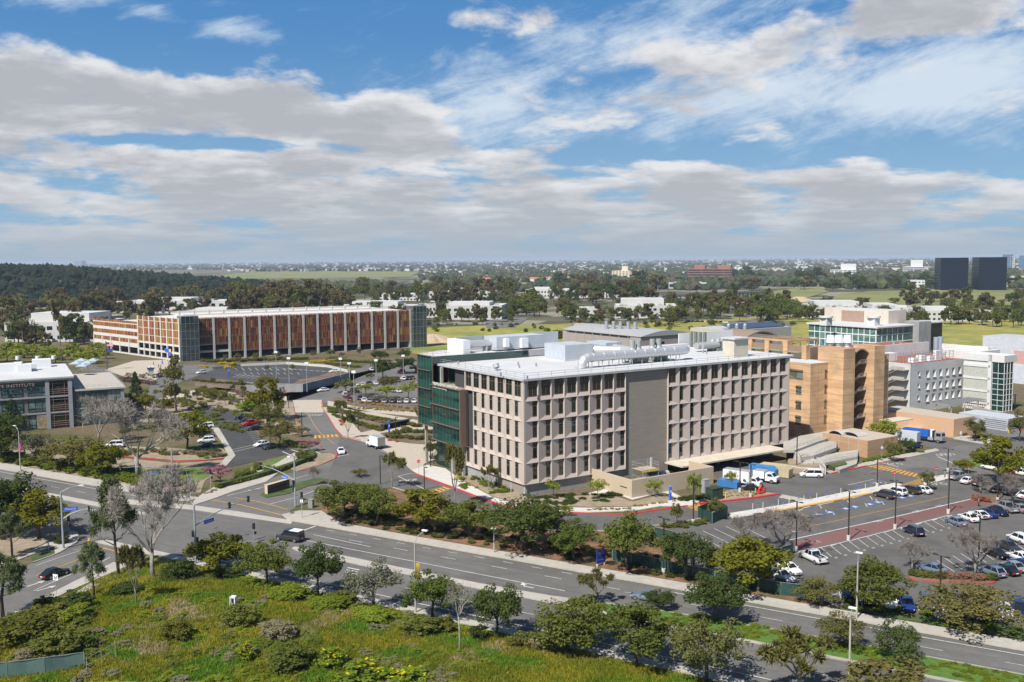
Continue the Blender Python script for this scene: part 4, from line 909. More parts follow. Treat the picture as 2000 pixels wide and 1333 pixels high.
# ================================================================ white lab block with three rows of slit windows
wb = empty('white_lab', MC, MA, 'pale grey concrete lab with three rows of white-sided windows and rusty roof deck', 'building')
zb = 2.0; w0 = LU(1776.5, 796, zb); w1 = LU(1920, 780.5, zb); wz = hz(W(*w0), 711.5); wv = (w0[1]+w1[1])/2; wv = w0[1]; ue = w0[0]
while Q(W(ue, wv, zb))[0] < 1920: ue += .1
w1 = (ue, wv)
MT['pale'] = mat('pale_grey_concrete', (.53,.53,.53), .9, c2=(.47,.47,.47), scale=.4, stretch=(.4,.4,1.5), c3=(.33,.335,.345), s3=.12, a3=.45)
MT['whitewall'] = mat('white_stucco', (.62,.62,.61), .9, c2=(.55,.55,.54), scale=.3)
MT['rust'] = mat('rust_roof', (.30,.10,.065), .9, c2=(.24,.085,.06), scale=.5)
L_ = w1[0]-w0[0]
fz = (wz-zb)/3.55
# facade with real openings: one recess per window
fc = MB(); cols = []
for k in range(10):
    t = .095 if k == 0 else .20+.086*(k-1)
    cols.append((w0[0]+L_*t, L_*(.028 if k == 0 else .045)))
zrows = [(zb+1.1+fz*r, zb+3.35+fz*r) for r in range(3)]
xs = [w0[0]]+[e for c in cols for e in (c[0], c[0]+c[1])]+[w1[0]]; zs = [zb-2]+[e for r in zrows for e in r]+[wz]
for i in range(len(xs)-1):
    for j in range(len(zs)-1):
        hole = i % 2 == 1 and j % 2 == 1
        x0, x1, z0, z1 = xs[i], xs[i+1], zs[j], zs[j+1]
        if hole:
            d = .75; z00 = z0 if i > 1 else z0+.9
            fc.poly([(x0,wv,z0),(x1,wv,z0),(x1,wv,z00),(x0,wv,z00)]) if z00 > z0 else None
            fc.poly([(x0,wv,z00),(x1,wv,z00),(x1,wv+d,z00),(x0,wv+d,z00)], 1); fc.poly([(x0,wv,z1),(x1,wv,z1),(x1,wv+d,z1),(x0,wv+d,z1)], 1)
            fc.poly([(x0,wv,z00),(x0,wv,z1),(x0,wv+d,z1),(x0,wv+d,z00)], 1); fc.poly([(x1,wv,z00),(x1,wv,z1),(x1-.4*(x1-x0),wv+d,z1),(x1-.4*(x1-x0),wv+d,z00)], 1)
            wm_ = MB().box(x0, x1-.4*(x1-x0), wv+d-.03, wv+d+.05, z00, z1); wm_.build('window', MT['glass'], wb)
            MB().box(x0-.05, x1+.05, wv-.25, wv-.003, z00-.15, z00-.02).build('sill', MT['pale'], wb)
        else: fc.poly([(x0,wv,z0),(x1,wv,z0),(x1,wv,z1),(x0,wv,z1)])
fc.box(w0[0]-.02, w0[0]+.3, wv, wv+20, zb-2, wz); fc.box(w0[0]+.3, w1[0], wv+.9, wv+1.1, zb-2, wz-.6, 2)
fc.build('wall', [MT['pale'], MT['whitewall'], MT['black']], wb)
MB().box(w0[0]+.3, w1[0], wv+.02, wv+22, wz-.8, wz-.5).build('roof', MT['rust'], wb)
# white fin tower and rear wall
tz = hz(W(*w1), 678); t0 = LU(1929, 678, tz); tr = LU(1943, 676, tz)
twr = MB(); twr.box(w1[0], w1[0]+1.0, wv-1.2, wv+16, 0, tz).box(w1[0]+1.0, w1[0]+5.0, wv-1.0, wv+6, 0, tz-.3); twr.box(w0[0]-1, w1[0], wv+21, wv+21.5, zb, tz+.4).box(w0[0]-1, w1[0], wv+21.5, wv+34, zb, tz-.3, 1)
twr.build('white_tower', [MT['whitewall'], MT['rust']], wb)
for z in (5, 9.3, 13.6): MB().box(w1[0]+2.4, w1[0]+3.1, wv-1.05, wv-.98, z, z+1.5).build('slit_window', MT['glassdark'], wb)
# open stairs on its flank
st = MB()
for k in range(4):
    z = zb+fz*k*.82
    st.box(w0[0]-2.4, w0[0]-.1, wv+.5, wv+5, z+2.2, z+2.45); st.box(w0[0]-2.4, w0[0]-.1, wv+9, wv+12, z, z+.25)
    for s_ in range(9): st.box(w0[0]-2.3, w0[0]-.3, wv+5+.45*s_, wv+5.45+.45*s_, z+2.2-.24*(s_+1), z+2.4-.24*(s_+1))
    st.poly([(w0[0]-2.42,wv+5,z+2.2),(w0[0]-2.42,wv+9,z),(w0[0]-2.42,wv+9,z+1.1),(w0[0]-2.42,wv+5,z+3.3)]); st.box(w0[0]-2.44, w0[0]-2.4, wv+.5, wv+5, z+2.45, z+3.4)
st.build('outside_stair', MT['concrete'], wb)
# rooftop pipes and racks
rk = MB(); rz = wz-.5
for k in range(13):
    u = w0[0]+2+k*2.15; 
    for v in (wv+3, wv+7): rk.box(u-.06, u+.06, v, v+.12, rz, rz+3.2)
for z in (1.0, 1.9, 2.6, 3.1):
    for v in (wv+3, wv+7): rk.box(w0[0]+2, w0[0]+28, v, v+.1, rz+z, rz+z+.1)
rk.build('pipe_rack', MT['steel'], wb)
rk = MB()
for x, yt, r in ((1828,659,.9),(1836.5,658,.9)): 
    p = LU(x, 681, wz+1); rk.tube((p[0], p[1], rz), (p[0], p[1], hz(W(*p), yt)), r, n=14)
for x, yt in ((1856,672),(1861,671),(1866,671),(1745,668),(1758,670)):
    p = LU(x, 690, wz); rk.tube((p[0], p[1], rz), (p[0], p[1], hz(W(*p), yt)), .45, n=10)
rk.build('flue', plain('blue_grey_flue', (.36,.42,.47), .45, .3), wb)
un = MB()
for u, v, a, b_, h in ((4,12,6,3,2.6),(13,5,2.2,2,2),(21,5,3.2,1,3.2),(26,6,2,2,2.2),(17,4.5,2.6,1.5,1.6),(8,4.5,2.5,2,1.5)): un.box(w0[0]+u, w0[0]+u+a, wv+v, wv+v+b_, rz, rz+h)
un.build('roof_unit', [MT['wht']], wb)
# glass-block wing at its right
gb = MB(); g0 = LU(1939, 783, 2.0); g1 = LU(1976, 797, 2.0); gz_ = hz(W(*g1), 697)
gx = g1[0]; gb.box(w1[0]+5.0, gx+7, wv-2.5, wv+10, 0, gz_-.2)
gw = MB(); vA, vB = wv-2.6, wv-16.5
gw.box(gx-.3, gx+7, vB, wv-2.5, gz_-2.2, gz_); 
for k in range(4): gw.box(gx-.3, gx, vB+4.6, wv-2.6, 2+k*4.05, 2.8+k*4.05)
gw.box(gx-.3, gx, vB+4.2, vB+5.4, 0, gz_); gw.box(gx, gx+6.9, vB+5.4, wv-2.6, 0, gz_-2.3); gw.add(gb); gw.build('glass_wing_wall', MT['whitewall'], wb)
mbk = mat('glass_block', (.47,.48,.41), .3, c2=(.36,.38,.33), scale=2)
for k in range(3):
    b_ = MB(); b_.box(gx-.1, gx+.05, vB+5.5, wv-2.7, 2.9+k*4.05, 6.0+k*4.05)
    for i in range(14): b_.box(gx-.14, gx-.102, vB+5.5+i*.6, vB+5.56+i*.6, 2.9+k*4.05, 6.0+k*4.05, 1)
    for i in range(7): b_.box(gx-.14, gx-.102, vB+5.5, wv-2.7, 2.9+k*4.05+i*.45, 2.95+k*4.05+i*.45, 1)
    b_.build('glass_block_panel', [mbk, MT['whitewall']], wb)
cw = MB(); cw.box(gx+.1, gx+5.5, vB+.2, vB+4.2, 0, gz_-2.2)
for i in range(8):
    z = .3+i*1.75; cw.box(gx, gx+5.6, vB+.1, vB+4.1, z, z+.12, 1)
for i in range(4): cw.box(gx+.02+i*1.7, gx+.14+i*1.7, vB+.08, vB+.2, 0, gz_-2.2, 1)
for i in range(3): cw.box(gx-.0, gx+.1, vB+.1+i*1.95, vB+.2+i*1.95, 0, gz_-2.2, 1)
cw.build('glazed_corner', [MT['glass'], MT['wht']], wb)
# lattice canopy
lc = empty('lattice_canopy', MC, MA, 'long steel lattice canopy along the foot of the pale concrete lab', 'canopy')
m = MB(); zc = 3.6; cu0, cu1, cv0, cv1 = w0[0]+4, w1[0]+3, wv-11, wv-5
for i in range(31):
    u = cu0+(cu1-cu0)*i/30; m.box(u-.05, u+.05, cv0, cv1, zc, zc+.16)
for i in range(9):
    v = cv0+(cv1-cv0)*i/8; m.box(cu0, cu1, v-.05, v+.05, zc+.165, zc+.3)
m.build('lattice', MT['grey'], lc); m = MB()
for i in range(6):
    u = cu0+2+(cu1-cu0-4)*i/5
    for v in (cv0+.4, cv1-.4): m.box(u-.15, u+.15, v-.15, v+.15, 0, zc)
m.build('post', MT['concrete'], lc)
sh = empty('grey_shed', P(1968, 843), MA, 'pale grey louvred metal shed behind the yellow bollards', 'shed')
m = MB(); e = LU(1968, 843, 0); h_ = hz(P(1968, 843), 819)
m.box(0, 9, 0, 15, 0, h_, 0, 1)
m.build('shed_wall', [mat('shed_grey', (.42,.45,.49), .6), MT['ahu']], sh); m = MB()
for k in range(5): m.box(-.06, -.003, .5, 7, .5+k*.55, .62+k*.55); m.box(.5, 8, -.06, -.003, .5+k*.55, .62+k*.55)
m.build('louvre', MT['dark'], sh)
tag(MB().strip([P(1900,806), P(1980,826), P(2060,840)], .4, 0, 2.2).build('garden_wall', MT['concrete']), 'low concrete garden wall between the lattice canopy and the grey shed', 'wall')
# ================================================================ buildings behind
def lbuild(name, label, m_list, fn):
    r = empty(name, MC, MA, label, 'building'); fn(r); return r
def f_barrel(r):
    z = 0; c = LU(1251, 658.5, 11); e = LU(1344, 651.5, 11); le = LU(1132, 642, 11); top = 11.0
    u0, u1, v0, v1 = c[0], e[0], c[1], le[1]
    m = MB(); m.box(u0, u1, v0, v1, 0, top, 0)
    m.build('wall', mat('pinkish_block', (.36,.31,.285), .9, c2=(.30,.255,.235), scale=.8, stretch=(.5,.5,2)), r)
    b = MB(); n = 14
    for k in range(n):
        a0, a1 = k/n, (k+1)/n; x0, x1 = u0-.4+(u1-u0+.8)*a0, u0-.4+(u1-u0+.8)*a1; z0, z1 = top+2.6*math.sin(math.pi*a0), top+2.6*math.sin(math.pi*a1)
        b.poly([(x0,v0-.6,z0),(x1,v0-.6,z1),(x1,v1+.4,z1),(x0,v1+.4,z0)]); b.poly([(x0,v0-.6,top),(x1,v0-.6,top),(x1,v0-.6,z1),(x0,v0-.6,z0)], 1)
    b.build('barrel_roof', [mat('zinc_roof', (.36,.36,.36), .6, c2=(.33,.33,.335), scale=.2, stretch=(3,.2,1)), MT['grey']], r)
    d = MB(); d.box(u0-.05, u0-.01, v0+8, v1-4, top-1.2, top-.4); d.box(u0+6, u0+16, v0-.05, v0-.01, top-4.4, top-3); d.build('clerestory', MT['black'], r)
    w = MB(); 
    for k in range(9): w.box(u0-.1, u0-.06, v0+2+(v1-v0)*k/9, v0+2.5+(v1-v0)*k/9, 0, top)
    w.build('wall_rib', MT['grey'], r)
    for x in (1184.5, 1198.5, 1212, 1227, 1240.5):
        p = LU(x, 643+.05*(x-1184), 12.6); f = MB(); f.tube((p[0], p[1], 11.5), (p[0], p[1], hz(W(*p), 627+.05*(x-1184))), 1.0, n=14); f.build('vent_drum', MT['steel'], r)
    p = LU(1132, 640, 11); MB().box(p[0]-1, p[0]+5, p[1]-1, p[1]+4, 0, 13.2).build('stair_block', MT['beige'], r)
lbuild('plant_hall', 'low pinkish hall with a curved zinc roof and five round vent drums', None, f_barrel)
def f_pv(r):
    z = 10.5; a = LU(1424, 646, z); l = LU(1352, 640, z); rr = LU(1588, 643, z)
    u0, v0, v1, u1 = a[0], a[1], l[1], rr[0]+6
    m = MB(); m.box(u0, u1, v0, v1, 0, z, 0, 1); m.build('wall', [mat('grey_panel_wall', (.33,.33,.34), .8, c2=(.29,.29,.305), scale=.2), MT['fascia']], r)
    f = MB(); f.box(u0-.3, u0, v0-.2, v1+.2, z-2.2, z+.1); f.build('fascia_band', mat('buff_band', (.48,.45,.39), .9), r)
    w = MB(); 
    for k in range(5): w.box(u0-.34, u0-.3, v0+2+(v1-v0-3)*k/5, v0+2+(v1-v0-3)*(k+.72)/5, z-6, z-2.3)
    w.build('window', MT['glassdark'], r)
    p = MB(); p.poly([(u0+4,v0+1.5,z+.6),(u1-4,v0+1.5,z+.6),(u1-4,v0+11,z+2.4),(u0+4,v0+11,z+2.4)]); p.box(u0+4, u1-4, v0+1.55, v0+1.8, z, z+.55); p.build('solar_array', plain('solar_panel', (.035,.04,.075), .25), r)
    for x in (1423, 1439, 1455):
        q = LU(x, 643, z+.3); d = MB(); d.tube((q[0], q[1], z), (q[0], q[1], z+2.6), 1.05, n=14); d.tube((q[0], q[1], z+2.6), (q[0], q[1], z+3.3), 1.05, .5, 14); d.build('vent_dome', MT['steel'], r)
lbuild('solar_roof_lab', 'long low grey lab carrying a dark solar array and three domed vents', None, f_pv)
def f_teal(r):
    z = 17; a = LU(1778, 634, z); l = LU(1545, 628.5, z); v0 = a[1]
    u1, u0 = a[0], a[0]-6; v1 = v0+36
    c0 = LU(1722, 641, z); 
    u0, v0 = c0[0]-4, c0[1]; u1 = LU(1778, 637, z)[0]+2
    m = MB(); m.box(u0-.8, u1+.8, v0-1.2, v0+40, z, z+.7, 0, 1); m.build('roof_slab', [MT['whitewall'], MT['roofwhite']], r)
    m = MB(); m.box(u0, u1, v0, v0+39, 0, z)
    m.build('curtain_wall', glass('pale_teal_glass', (.04,.11,.10), c2=(.16,.26,.24)), r)
    m = MB()
    for k in range(12): m.box(u0-.12, u0-.003, v0+3.2*k, v0+3.2*k+.3, 0, z)
    for k in range(6): m.box(u0+4*k, u0+4*k+.3, v0-.12, v0-.003, 0, z)
    for zz in (3, 6.5, 10, 13.4): m.box(u0-.14, u0-.004, v0, v0+39, zz, zz+.4); m.box(u0, u1, v0-.14, v0-.004, zz, zz+.4)
    m.build('frame', MT['wht'], r)
    pz = hz(W(u0+7, v0+6), 610); m = MB(); q = LU(1735, 633, z+.7); m.box(q[0], q[0]+14, q[1], q[1]+38, z+.7, pz, 0, 1); m.build('penthouse', [mat('pink_stucco', (.62,.54,.46), .9), MT['roofwhite']], r)
    m = MB(); m.box(q[0]-.5, q[0], q[1]+14, q[1]+27, z+.7, pz-.8); m.build('timber_screen', mat('timber_screen', (.36,.24,.18), .8), r)
    e = LU(1797, 652, 12); m = MB(); m.box(e[0]-1, e[0]+9, e[1], e[1]+10, 0, z+.9); m.build('pier', MT['cwall'], r)
    m = MB(); m.box(e[0]+9, e[0]+20, e[1]+1, e[1]+12, 0, z-.3); m.build('end_bay', MT['glassdark'], r); MB().box(e[0]+8.5, e[0]+21, e[1]+.2, e[1]+13, z-.3, z+.3).build('end_roof', MT['roofwhite'], r)
    for x in (1613, 1706):
        q_ = LU(x, 636, z+.7); d = MB(); d.box(q_[0]-2, q_[0]+2, q_[1]-2, q_[1]+2, z+.7, z+4.4); d.tube((q_[0], q_[1], z+4.4), (q_[0], q_[1], z+5.2), 3.2, n=16); d.build('roof_lantern', MT['whitewall'], r)
lbuild('teal_glass_lab', 'white-roofed teal glass lab with a pinkish penthouse and timber screen', None, f_teal)
def f_grey(r):
    a = LU(1690, 668, 0); t = hz(W(*a), 637); MB().box(a[0], a[0]+9, a[1]-1, a[1]+22, 0, t, 0, 1).box(a[0]-3, a[0], a[1]+4, a[1]+26, 0, t-1.2, 0, 1).build('wall', [mat('pale_grey_panel', (.40,.41,.42), .8, c2=(.36,.37,.38), scale=.3), MT['fascia']], r); MB().box(a[0]-.05, a[0]-.003, a[1]+1, a[1]+3.4, 2, t-2).build('window', MT['glassdark'], r)
lbuild('grey_block', 'plain pale grey block standing in front of the teal glass lab', None, f_grey)
def f_edge(r):
    p = LU(1985, 690, 12); m = MB(); m.box(p[0], p[0]+16, p[1]-20, p[1]+14, 0, 18, 0, 1); m.build('wall', [mat('lilac_wall', (.52,.54,.60), .9), MT['fascia']], r); MB().box(p[0]-.04, p[0]-.003, p[1]-5, p[1]+1, 8, 13).build('pink_panel', plain('pink_panel', (.5,.3,.26), .8), r)
lbuild('lilac_block', 'pale lilac block cut off by the right edge of the view', None, f_edge)
# ================================================================ clinic at the left: white roof, slate glass
ea = R(28.2)
E0 = P(143, 834); ez = hz(E0, 734.5)
ey = empty('eye_clinic', E0, ea, 'slate-glass eye clinic with white roof and a shaded roof terrace', 'building')
ec, es = math.cos(ea), math.sin(ea)
def EL(x, y, z): p = P(x, y, z); dx, dy = p.x-E0.x, p.y-E0.y; return dx*ec+dy*es, -dx*es+dy*ec
bk = EL(126, 694, ez); rv = max(20, min(bk[1], 40))
MT['slate'] = plain('slate_panel', (.15,.145,.14), .6); MT['stonegrey'] = mat('grey_pier', (.30,.31,.33), .8)
MT['tealwin'] = glass('curtained_glass', (.03,.075,.08), c2=(.16,.24,.24))
mb = MB(); mb.box(-48, 0, 0, rv, 0, ez-1.0); mb.build('wall', MT['slate'], ey)
MB().box(-48, .8, -1.0, rv+.5, ez-.45, ez, 0, 1).box(-48, .5, -.6, rv, ez-1.0, ez-.45).build('roof_slab', [mat('buff_fascia', (.55,.53,.49), .8), MT['roofwhite']], ey)
fz_ = (ez-1)/3.0
for k in range(3):
    for i in range(5):
        u = -12-i*7.0; z = fz_*k+.5
        m = MB(); m.box(u, u+5.6, -.12, -.01, z, z+fz_-1.0, 0)
        for j in range(4): m.box(u+j*1.85-.04, u+j*1.85+.06, -.2, -.12, z, z+fz_-1.0, 1)
        for zz in (.25, .75): m.box(u, u+5.6, -.22, -.12, z+(fz_-1)*zz, z+(fz_-1)*zz+.1, 1)
        m.build('window', [MT['tealwin'], MT['dark']], ey)
    m = MB(); m.box(-6.2, -.9, -.1, -.01, fz_*k+.3, fz_*k+fz_-.4, 0)
    for zz in (.18, .3, .42, .78): m.box(-6.2, -.9, -.4, -.1, fz_*k+fz_*zz, fz_*k+fz_*zz+.12, 1)
    for uu in (-5.2, -2.0): m.box(uu, uu+.1, -.42, -.1, fz_*k+.3, fz_*k+fz_-.4, 1)
    m.build('stair_window', [MT['glassdark'], plain('copper_louvre', (.24,.15,.13), .6)], ey)
m = MB()
for u in (-7.2, -.95): m.box(u, u+1.1, -.6, -.1, 0, ez-1.05)
for k in (1, 2): m.box(-48, 0, -.55, -.15, fz_*k-.25, fz_*k+.2)
m.build('pier', MT['stonegrey'], ey)
MB().box(-9.8, -7.2, -.45, -.02, .2, fz_-.5).build('stone_panel', mat('patchwork_stone', (.36,.27,.16), .9, c2=(.22,.17,.12), scale=1.1, detail=0), ey)
text('lettering', 'EYE INSTITUTE', 1.25, plain('copper_letters', (.34,.25,.2), .5), ey, facing((-20.6, -.75, ez-2.35), (1, 0, 0)), .06, sx=1.28)
# terrace wing
lz = None
best = None
for zz in [8+.1*k for k in range(60)]:
    q = EL(150, 761, zz)
    if best is None or abs(q[1]-.4) < best[0]: best = (abs(q[1]-.4), zz)
lz = best[1]; q1 = EL(244, 754, lz); q2 = EL(213, 722, lz); tu = q1[0]; tvb = min(q2[1], 45)
m = MB(); m.box(.1, tu-.6, .6, tvb, 0, lz-.5); m.build('terrace_wing_wall', MT['slate'], ey)
MB().box(.85, tu, -.2, tvb+.4, lz-.5, lz, 0, 1).build('terrace_deck', [mat('buff_fascia2', (.5,.48,.45), .8), mat('terrace_paving', (.43,.39,.35), .9)], ey)
for k in range(2):
    for i in range(3):
        u = 1.0+i*(tu-2)/3; w_ = (tu-2)/3-.6; m = MB(); z = (lz-.5)/2*k+.4
        m.box(u, u+w_, .48, .59, z, z+lz/2-1.1, 0)
        for j in range(4): m.box(u+w_*j/3-.05, u+w_*j/3+.05, .4, .48, z, z+lz/2-1.1, 1)
        m.build('window', [MT['tealwin'], MT['dark']], ey)
MB().box(tu-1.5, tu-.5, .2, .6, 0, lz-.5).box(.9, tu-.6, .3, .59, lz/2-.5, lz/2-.1).build('pier', MT['stonegrey'], ey)
rail([(.9, .2), (tu-.4, .2), (tu-.4, tvb)], lz, 'guard_rail', 1.1, 1.7, .03, ey)
# roof plant
m = MB()
for x, y, a, b_, h in ((20,728,6.5,3,2.8),(48,727,4,3,2.4),(62,724,3,2.2,2.2),(82,718,5.5,4,2.6),(36,714,2.4,2.4,1.0),(76,714,2,2,1.6)):
    p = EL(x, y, ez); m.box(p[0]-a/2, p[0]+a/2, p[1], p[1]+b_, ez, ez+h)
for x, y in ((35,703),(105,702),(74,703)): p = EL(x, y, ez); m.tube((p[0], p[1], ez), (p[0], p[1], ez+1.3), .8, n=12)
m.build('roof_unit', MT['wht'], ey)
for x, y in ((163,733),(160,722),(172,727),(150,728),(183,722)):
    p = EL(x, y, lz); u = empty('sun_umbrella', W(0,0,0), 0, None, None); u.parent = None
    wp = E0+Vector((p[0]*ec-p[1]*es, p[0]*es+p[1]*ec, lz)); u.location = wp
    tag(u, 'square grey sun umbrella on the clinic roof terrace', 'umbrella', 'umbrellas on the clinic terrace')
    m = MB(); 
    for k in range(4):
        a0, a1 = math.pi/4+k*math.pi/2, math.pi/4+(k+1)*math.pi/2; m.poly([(2.6*math.cos(a0), 2.6*math.sin(a0), 3.3), (2.6*math.cos(a1), 2.6*math.sin(a1), 3.3), (0, 0, 4.2)]); m.poly([(2.6*math.cos(a0), 2.6*math.sin(a0), 3.0), (2.6*math.cos(a1), 2.6*math.sin(a1), 3.0), (2.6*math.cos(a1), 2.6*math.sin(a1), 3.3), (2.6*math.cos(a0), 2.6*math.sin(a0), 3.3)])
    m.build('canopy', plain('umbrella_grey', (.33,.40,.45), .8), u); MB().tube((0, 0, 0), (0, 0, 4.2), .08, n=6).build('pole', MT['wht'], u)
# ================================================================ the parking structure
GA = R(31.9); G0 = P(388, 704); gc, gs = math.cos(GA), math.sin(GA)
def GL(x, y, z): p = P(x, y, z); dx, dy = p.x-G0.x, p.y-G0.y; return dx*gc+dy*gs, -dx*gs+dy*gc
pg = empty('parking_garage', G0, GA, 'six-level parking garage screened by rust-red and yellow louvres', 'garage')
gt = hz(G0, 621); GLn = 120.0
while Q((G0.x+GLn*gc, G0.y+GLn*gs, 0))[0] < 762: GLn += .1
fh_ = gt/5.6
MT['gconc'] = mat('garage_concrete', (.47,.455,.435), .9, c2=(.41,.40,.385), scale=.4)
MT['gwhite'] = mat('white_render', (.60,.57,.54), .9, c2=(.54,.52,.49), scale=.3)
LOUV = [plain('louvre_rust', (.26,.085,.05), .6), plain('louvre_orange', (.46,.17,.07), .6), plain('louvre_brown', (.12,.045,.03), .6), plain('louvre_yellow', (.48,.40,.08), .6)]
gb_ = MB(); NB = 15; bw = GLn/NB
for k in range(6): gb_.box(0, GLn, .4, 60, fh_*k-.1, fh_*k+.15)
for k in range(5): gb_.box(0, GLn, .3, .6, fh_*(k+1)-.3, fh_*(k+1)+.85)
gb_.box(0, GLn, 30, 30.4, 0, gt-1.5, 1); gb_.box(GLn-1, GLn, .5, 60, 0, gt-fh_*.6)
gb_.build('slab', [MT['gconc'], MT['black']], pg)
MB().box(0, GLn, .3, 60, gt-.8, gt-.5).box(0, GLn, 59.5, 60, gt-.5, gt+.6).box(0, GLn, 30, 30.3, gt-.5, gt+.3).build('roof_deck', MT['gwhite'], pg)
co = MB().box(-.55, .55, -.5, .3, 0, gt+.1).mesh('column', MT['gconc'])
for k in range(NB+1): link('column', co, pg).location = (k*bw, 0, 0)
co = MB().box(0, .9, 40, 41, gt-.5, gt+1.8).mesh('column', MT['gconc'])
for k in range(16): link('column', co, pg).location = (k*8, 0, 0)
rg = random.Random(3)
for k in range(NB):
    for r in range(1, 6):
        lowest = 2 if k < 2 else 1
        z0, z1 = fh_*r+.1-(.9 if r > lowest else 0)+0, fh_*(r+1)-1.0
        if r == 5: z1 = gt+.05
        if r < lowest: continue
        z0 = fh_*r+.15; z1 = fh_*(r+1)+.05 if r < 5 else gt+.1
        if z1 <= z0: continue
        lv = MB(); u = k*bw+.75
        while u < (k+1)*bw-.8:
            x = rg.random(); mi = 2 if x < .42 else 0 if x < .74 else 1 if x < .93 else 3
            gap = rg.choice((.24, .28, .42)); lv.box(u, u+.13, -.18, .1, z0, z1, mi); u += gap
        lv.build('louvre_screen', LOUV, pg)
# glazed stair towers
for (x0, x1, yt, yb, nm) in ((351, 386, 617, 704, 0), (764, 797, 602, 694, 1)):
    a_, b_ = GL(x0, yb, 0), GL(x1, yb, 0)
    u0 = a_[0] if nm == 0 else GLn+.3; du = 8.5 if nm == 0 else 8.5; u0 = -8.7 if nm == 0 else u0
    t = hz(W(0,0) if False else G0, yt) if nm == 0 else gt+2.2
    g_ = MB(); g_.box(u0, u0+du, -3.2, 6, 0, t)
    for i in range(6): g_.box(u0-.1, u0+du+.1, -3.3, 6.1, i*t/6, i*t/6+.18, 1)
    for i in range(5): g_.box(u0+du*i/4-.06, u0+du*i/4+.06, -3.32, -3.2, 0, t, 1)
    for i in range(1, 3): g_.box(u0-.12, u0, -3.2+3*i-.06, -3.2+3*i+.06, 0, t, 1); g_.box(u0+du, u0+du+.12, -3.2+3*i-.06, -3.2+3*i+.06, 0, t, 1)
    g_.build('stair_tower', [glass('tower_glass', (.015,.028,.032), c2=(.05,.07,.075)), plain('tower_frame', (.17,.21,.21), .5)], pg)
# bent wing on the left
la = R(136)-GA; lu, lv_ = math.cos(la), math.sin(la); S0 = (-9.5, -1.0)
ln_ = MB(); LL = 104; t2 = hz(G0+Vector((-9, 2, 0)), 628)
def wing(mbx, s0, s1, z0, z1, d0=-.2, d1=.3, mi=0):
    nx, ny = lv_, -lu
    nx, ny = -lv_, lu
    pts = [(S0[0]+lu*s+nx*d, S0[1]+lv_*s+ny*d) for s, d in ((s0,d0),(s1,d0),(s1,d1),(s0,d1))]
    mbx.prism(pts, z0, z1, mi)
wallw = MB(); SPL = 46
for s0, s1, zt_ in ((0, SPL, gt-.5), (SPL, LL, gt-5.6)):
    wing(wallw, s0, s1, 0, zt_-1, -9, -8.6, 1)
for k in range(1, 6):
    wing(wallw, 0, SPL, fh_*k-.5, fh_*k+.6, -.35, -.05)
for k in range(1, 5): 
    sl = 1.4
    nx, ny = -lv_, lu
    pts = [(S0[0]+lu*s, S0[1]+lv_*s) for s in (SPL, LL)]
    z_a, z_b = fh_*k-.7, fh_*k+.9+sl*.4
    wing(wallw, SPL, LL, z_a+1.0, z_b+1.2, -.35, -.05)
wing(wallw, 0, LL, -.1, .8, -.3, -.0); wing(wallw, 0, SPL, gt-1.1, gt-.8, -40, -.4, 0); wing(wallw, SPL, LL, gt-6, gt-5.7, -40, -.4, 0)
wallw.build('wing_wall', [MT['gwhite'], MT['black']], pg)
for k in range(14):
    cw_ = MB(); s0 = SPL*k/7-.5 if k < 8 else SPL+(LL-SPL)*(k-8)/5*.98; wing(cw_, s0, s0+1, 0, gt if k < 8 else fh_*2.2, -.5, .15); cw_.build('column', MT['gwhite'], pg)
lv2 = MB()
def louv(s0, s1, z0, z1):
    s = s0
    while s < s1:
        x = rg.random(); mi = 2 if x < .12 else 0 if x < .45 else 1 if x < .85 else 3
        wing(lv2, s, s+.26, z0, z1, -.05, .12, mi); s += .42
for r in range(2, 6):
    for k in range(7): louv(SPL*k/7+.7, SPL*(k+1)/7-.6, fh_*r+.3 if r > 2 else fh_*r+.8, (fh_*(r+1)-.1) if r < 5 else gt-.2)
for r in range(1, 5): louv(SPL+.8, LL-.5, fh_*r+2.8, fh_*(r+1)+1.0 if r < 4 else gt-4.6)
lv2.build('louvre_screen', LOUV, pg)
sg = MB(); wing(sg, 8.5, 15.5, fh_*1+.2, fh_*1+1.9, .16, .35); wing(sg, 8.5, 10.6, fh_*1+.25, fh_*1+1.85, .36, .4, 1); wing(sg, 8.5, 11.5, fh_*1-1.6, fh_*1-.1, .16, .35); sg.build('garage_sign', [MT['bluesign'], MT['yel']], pg)
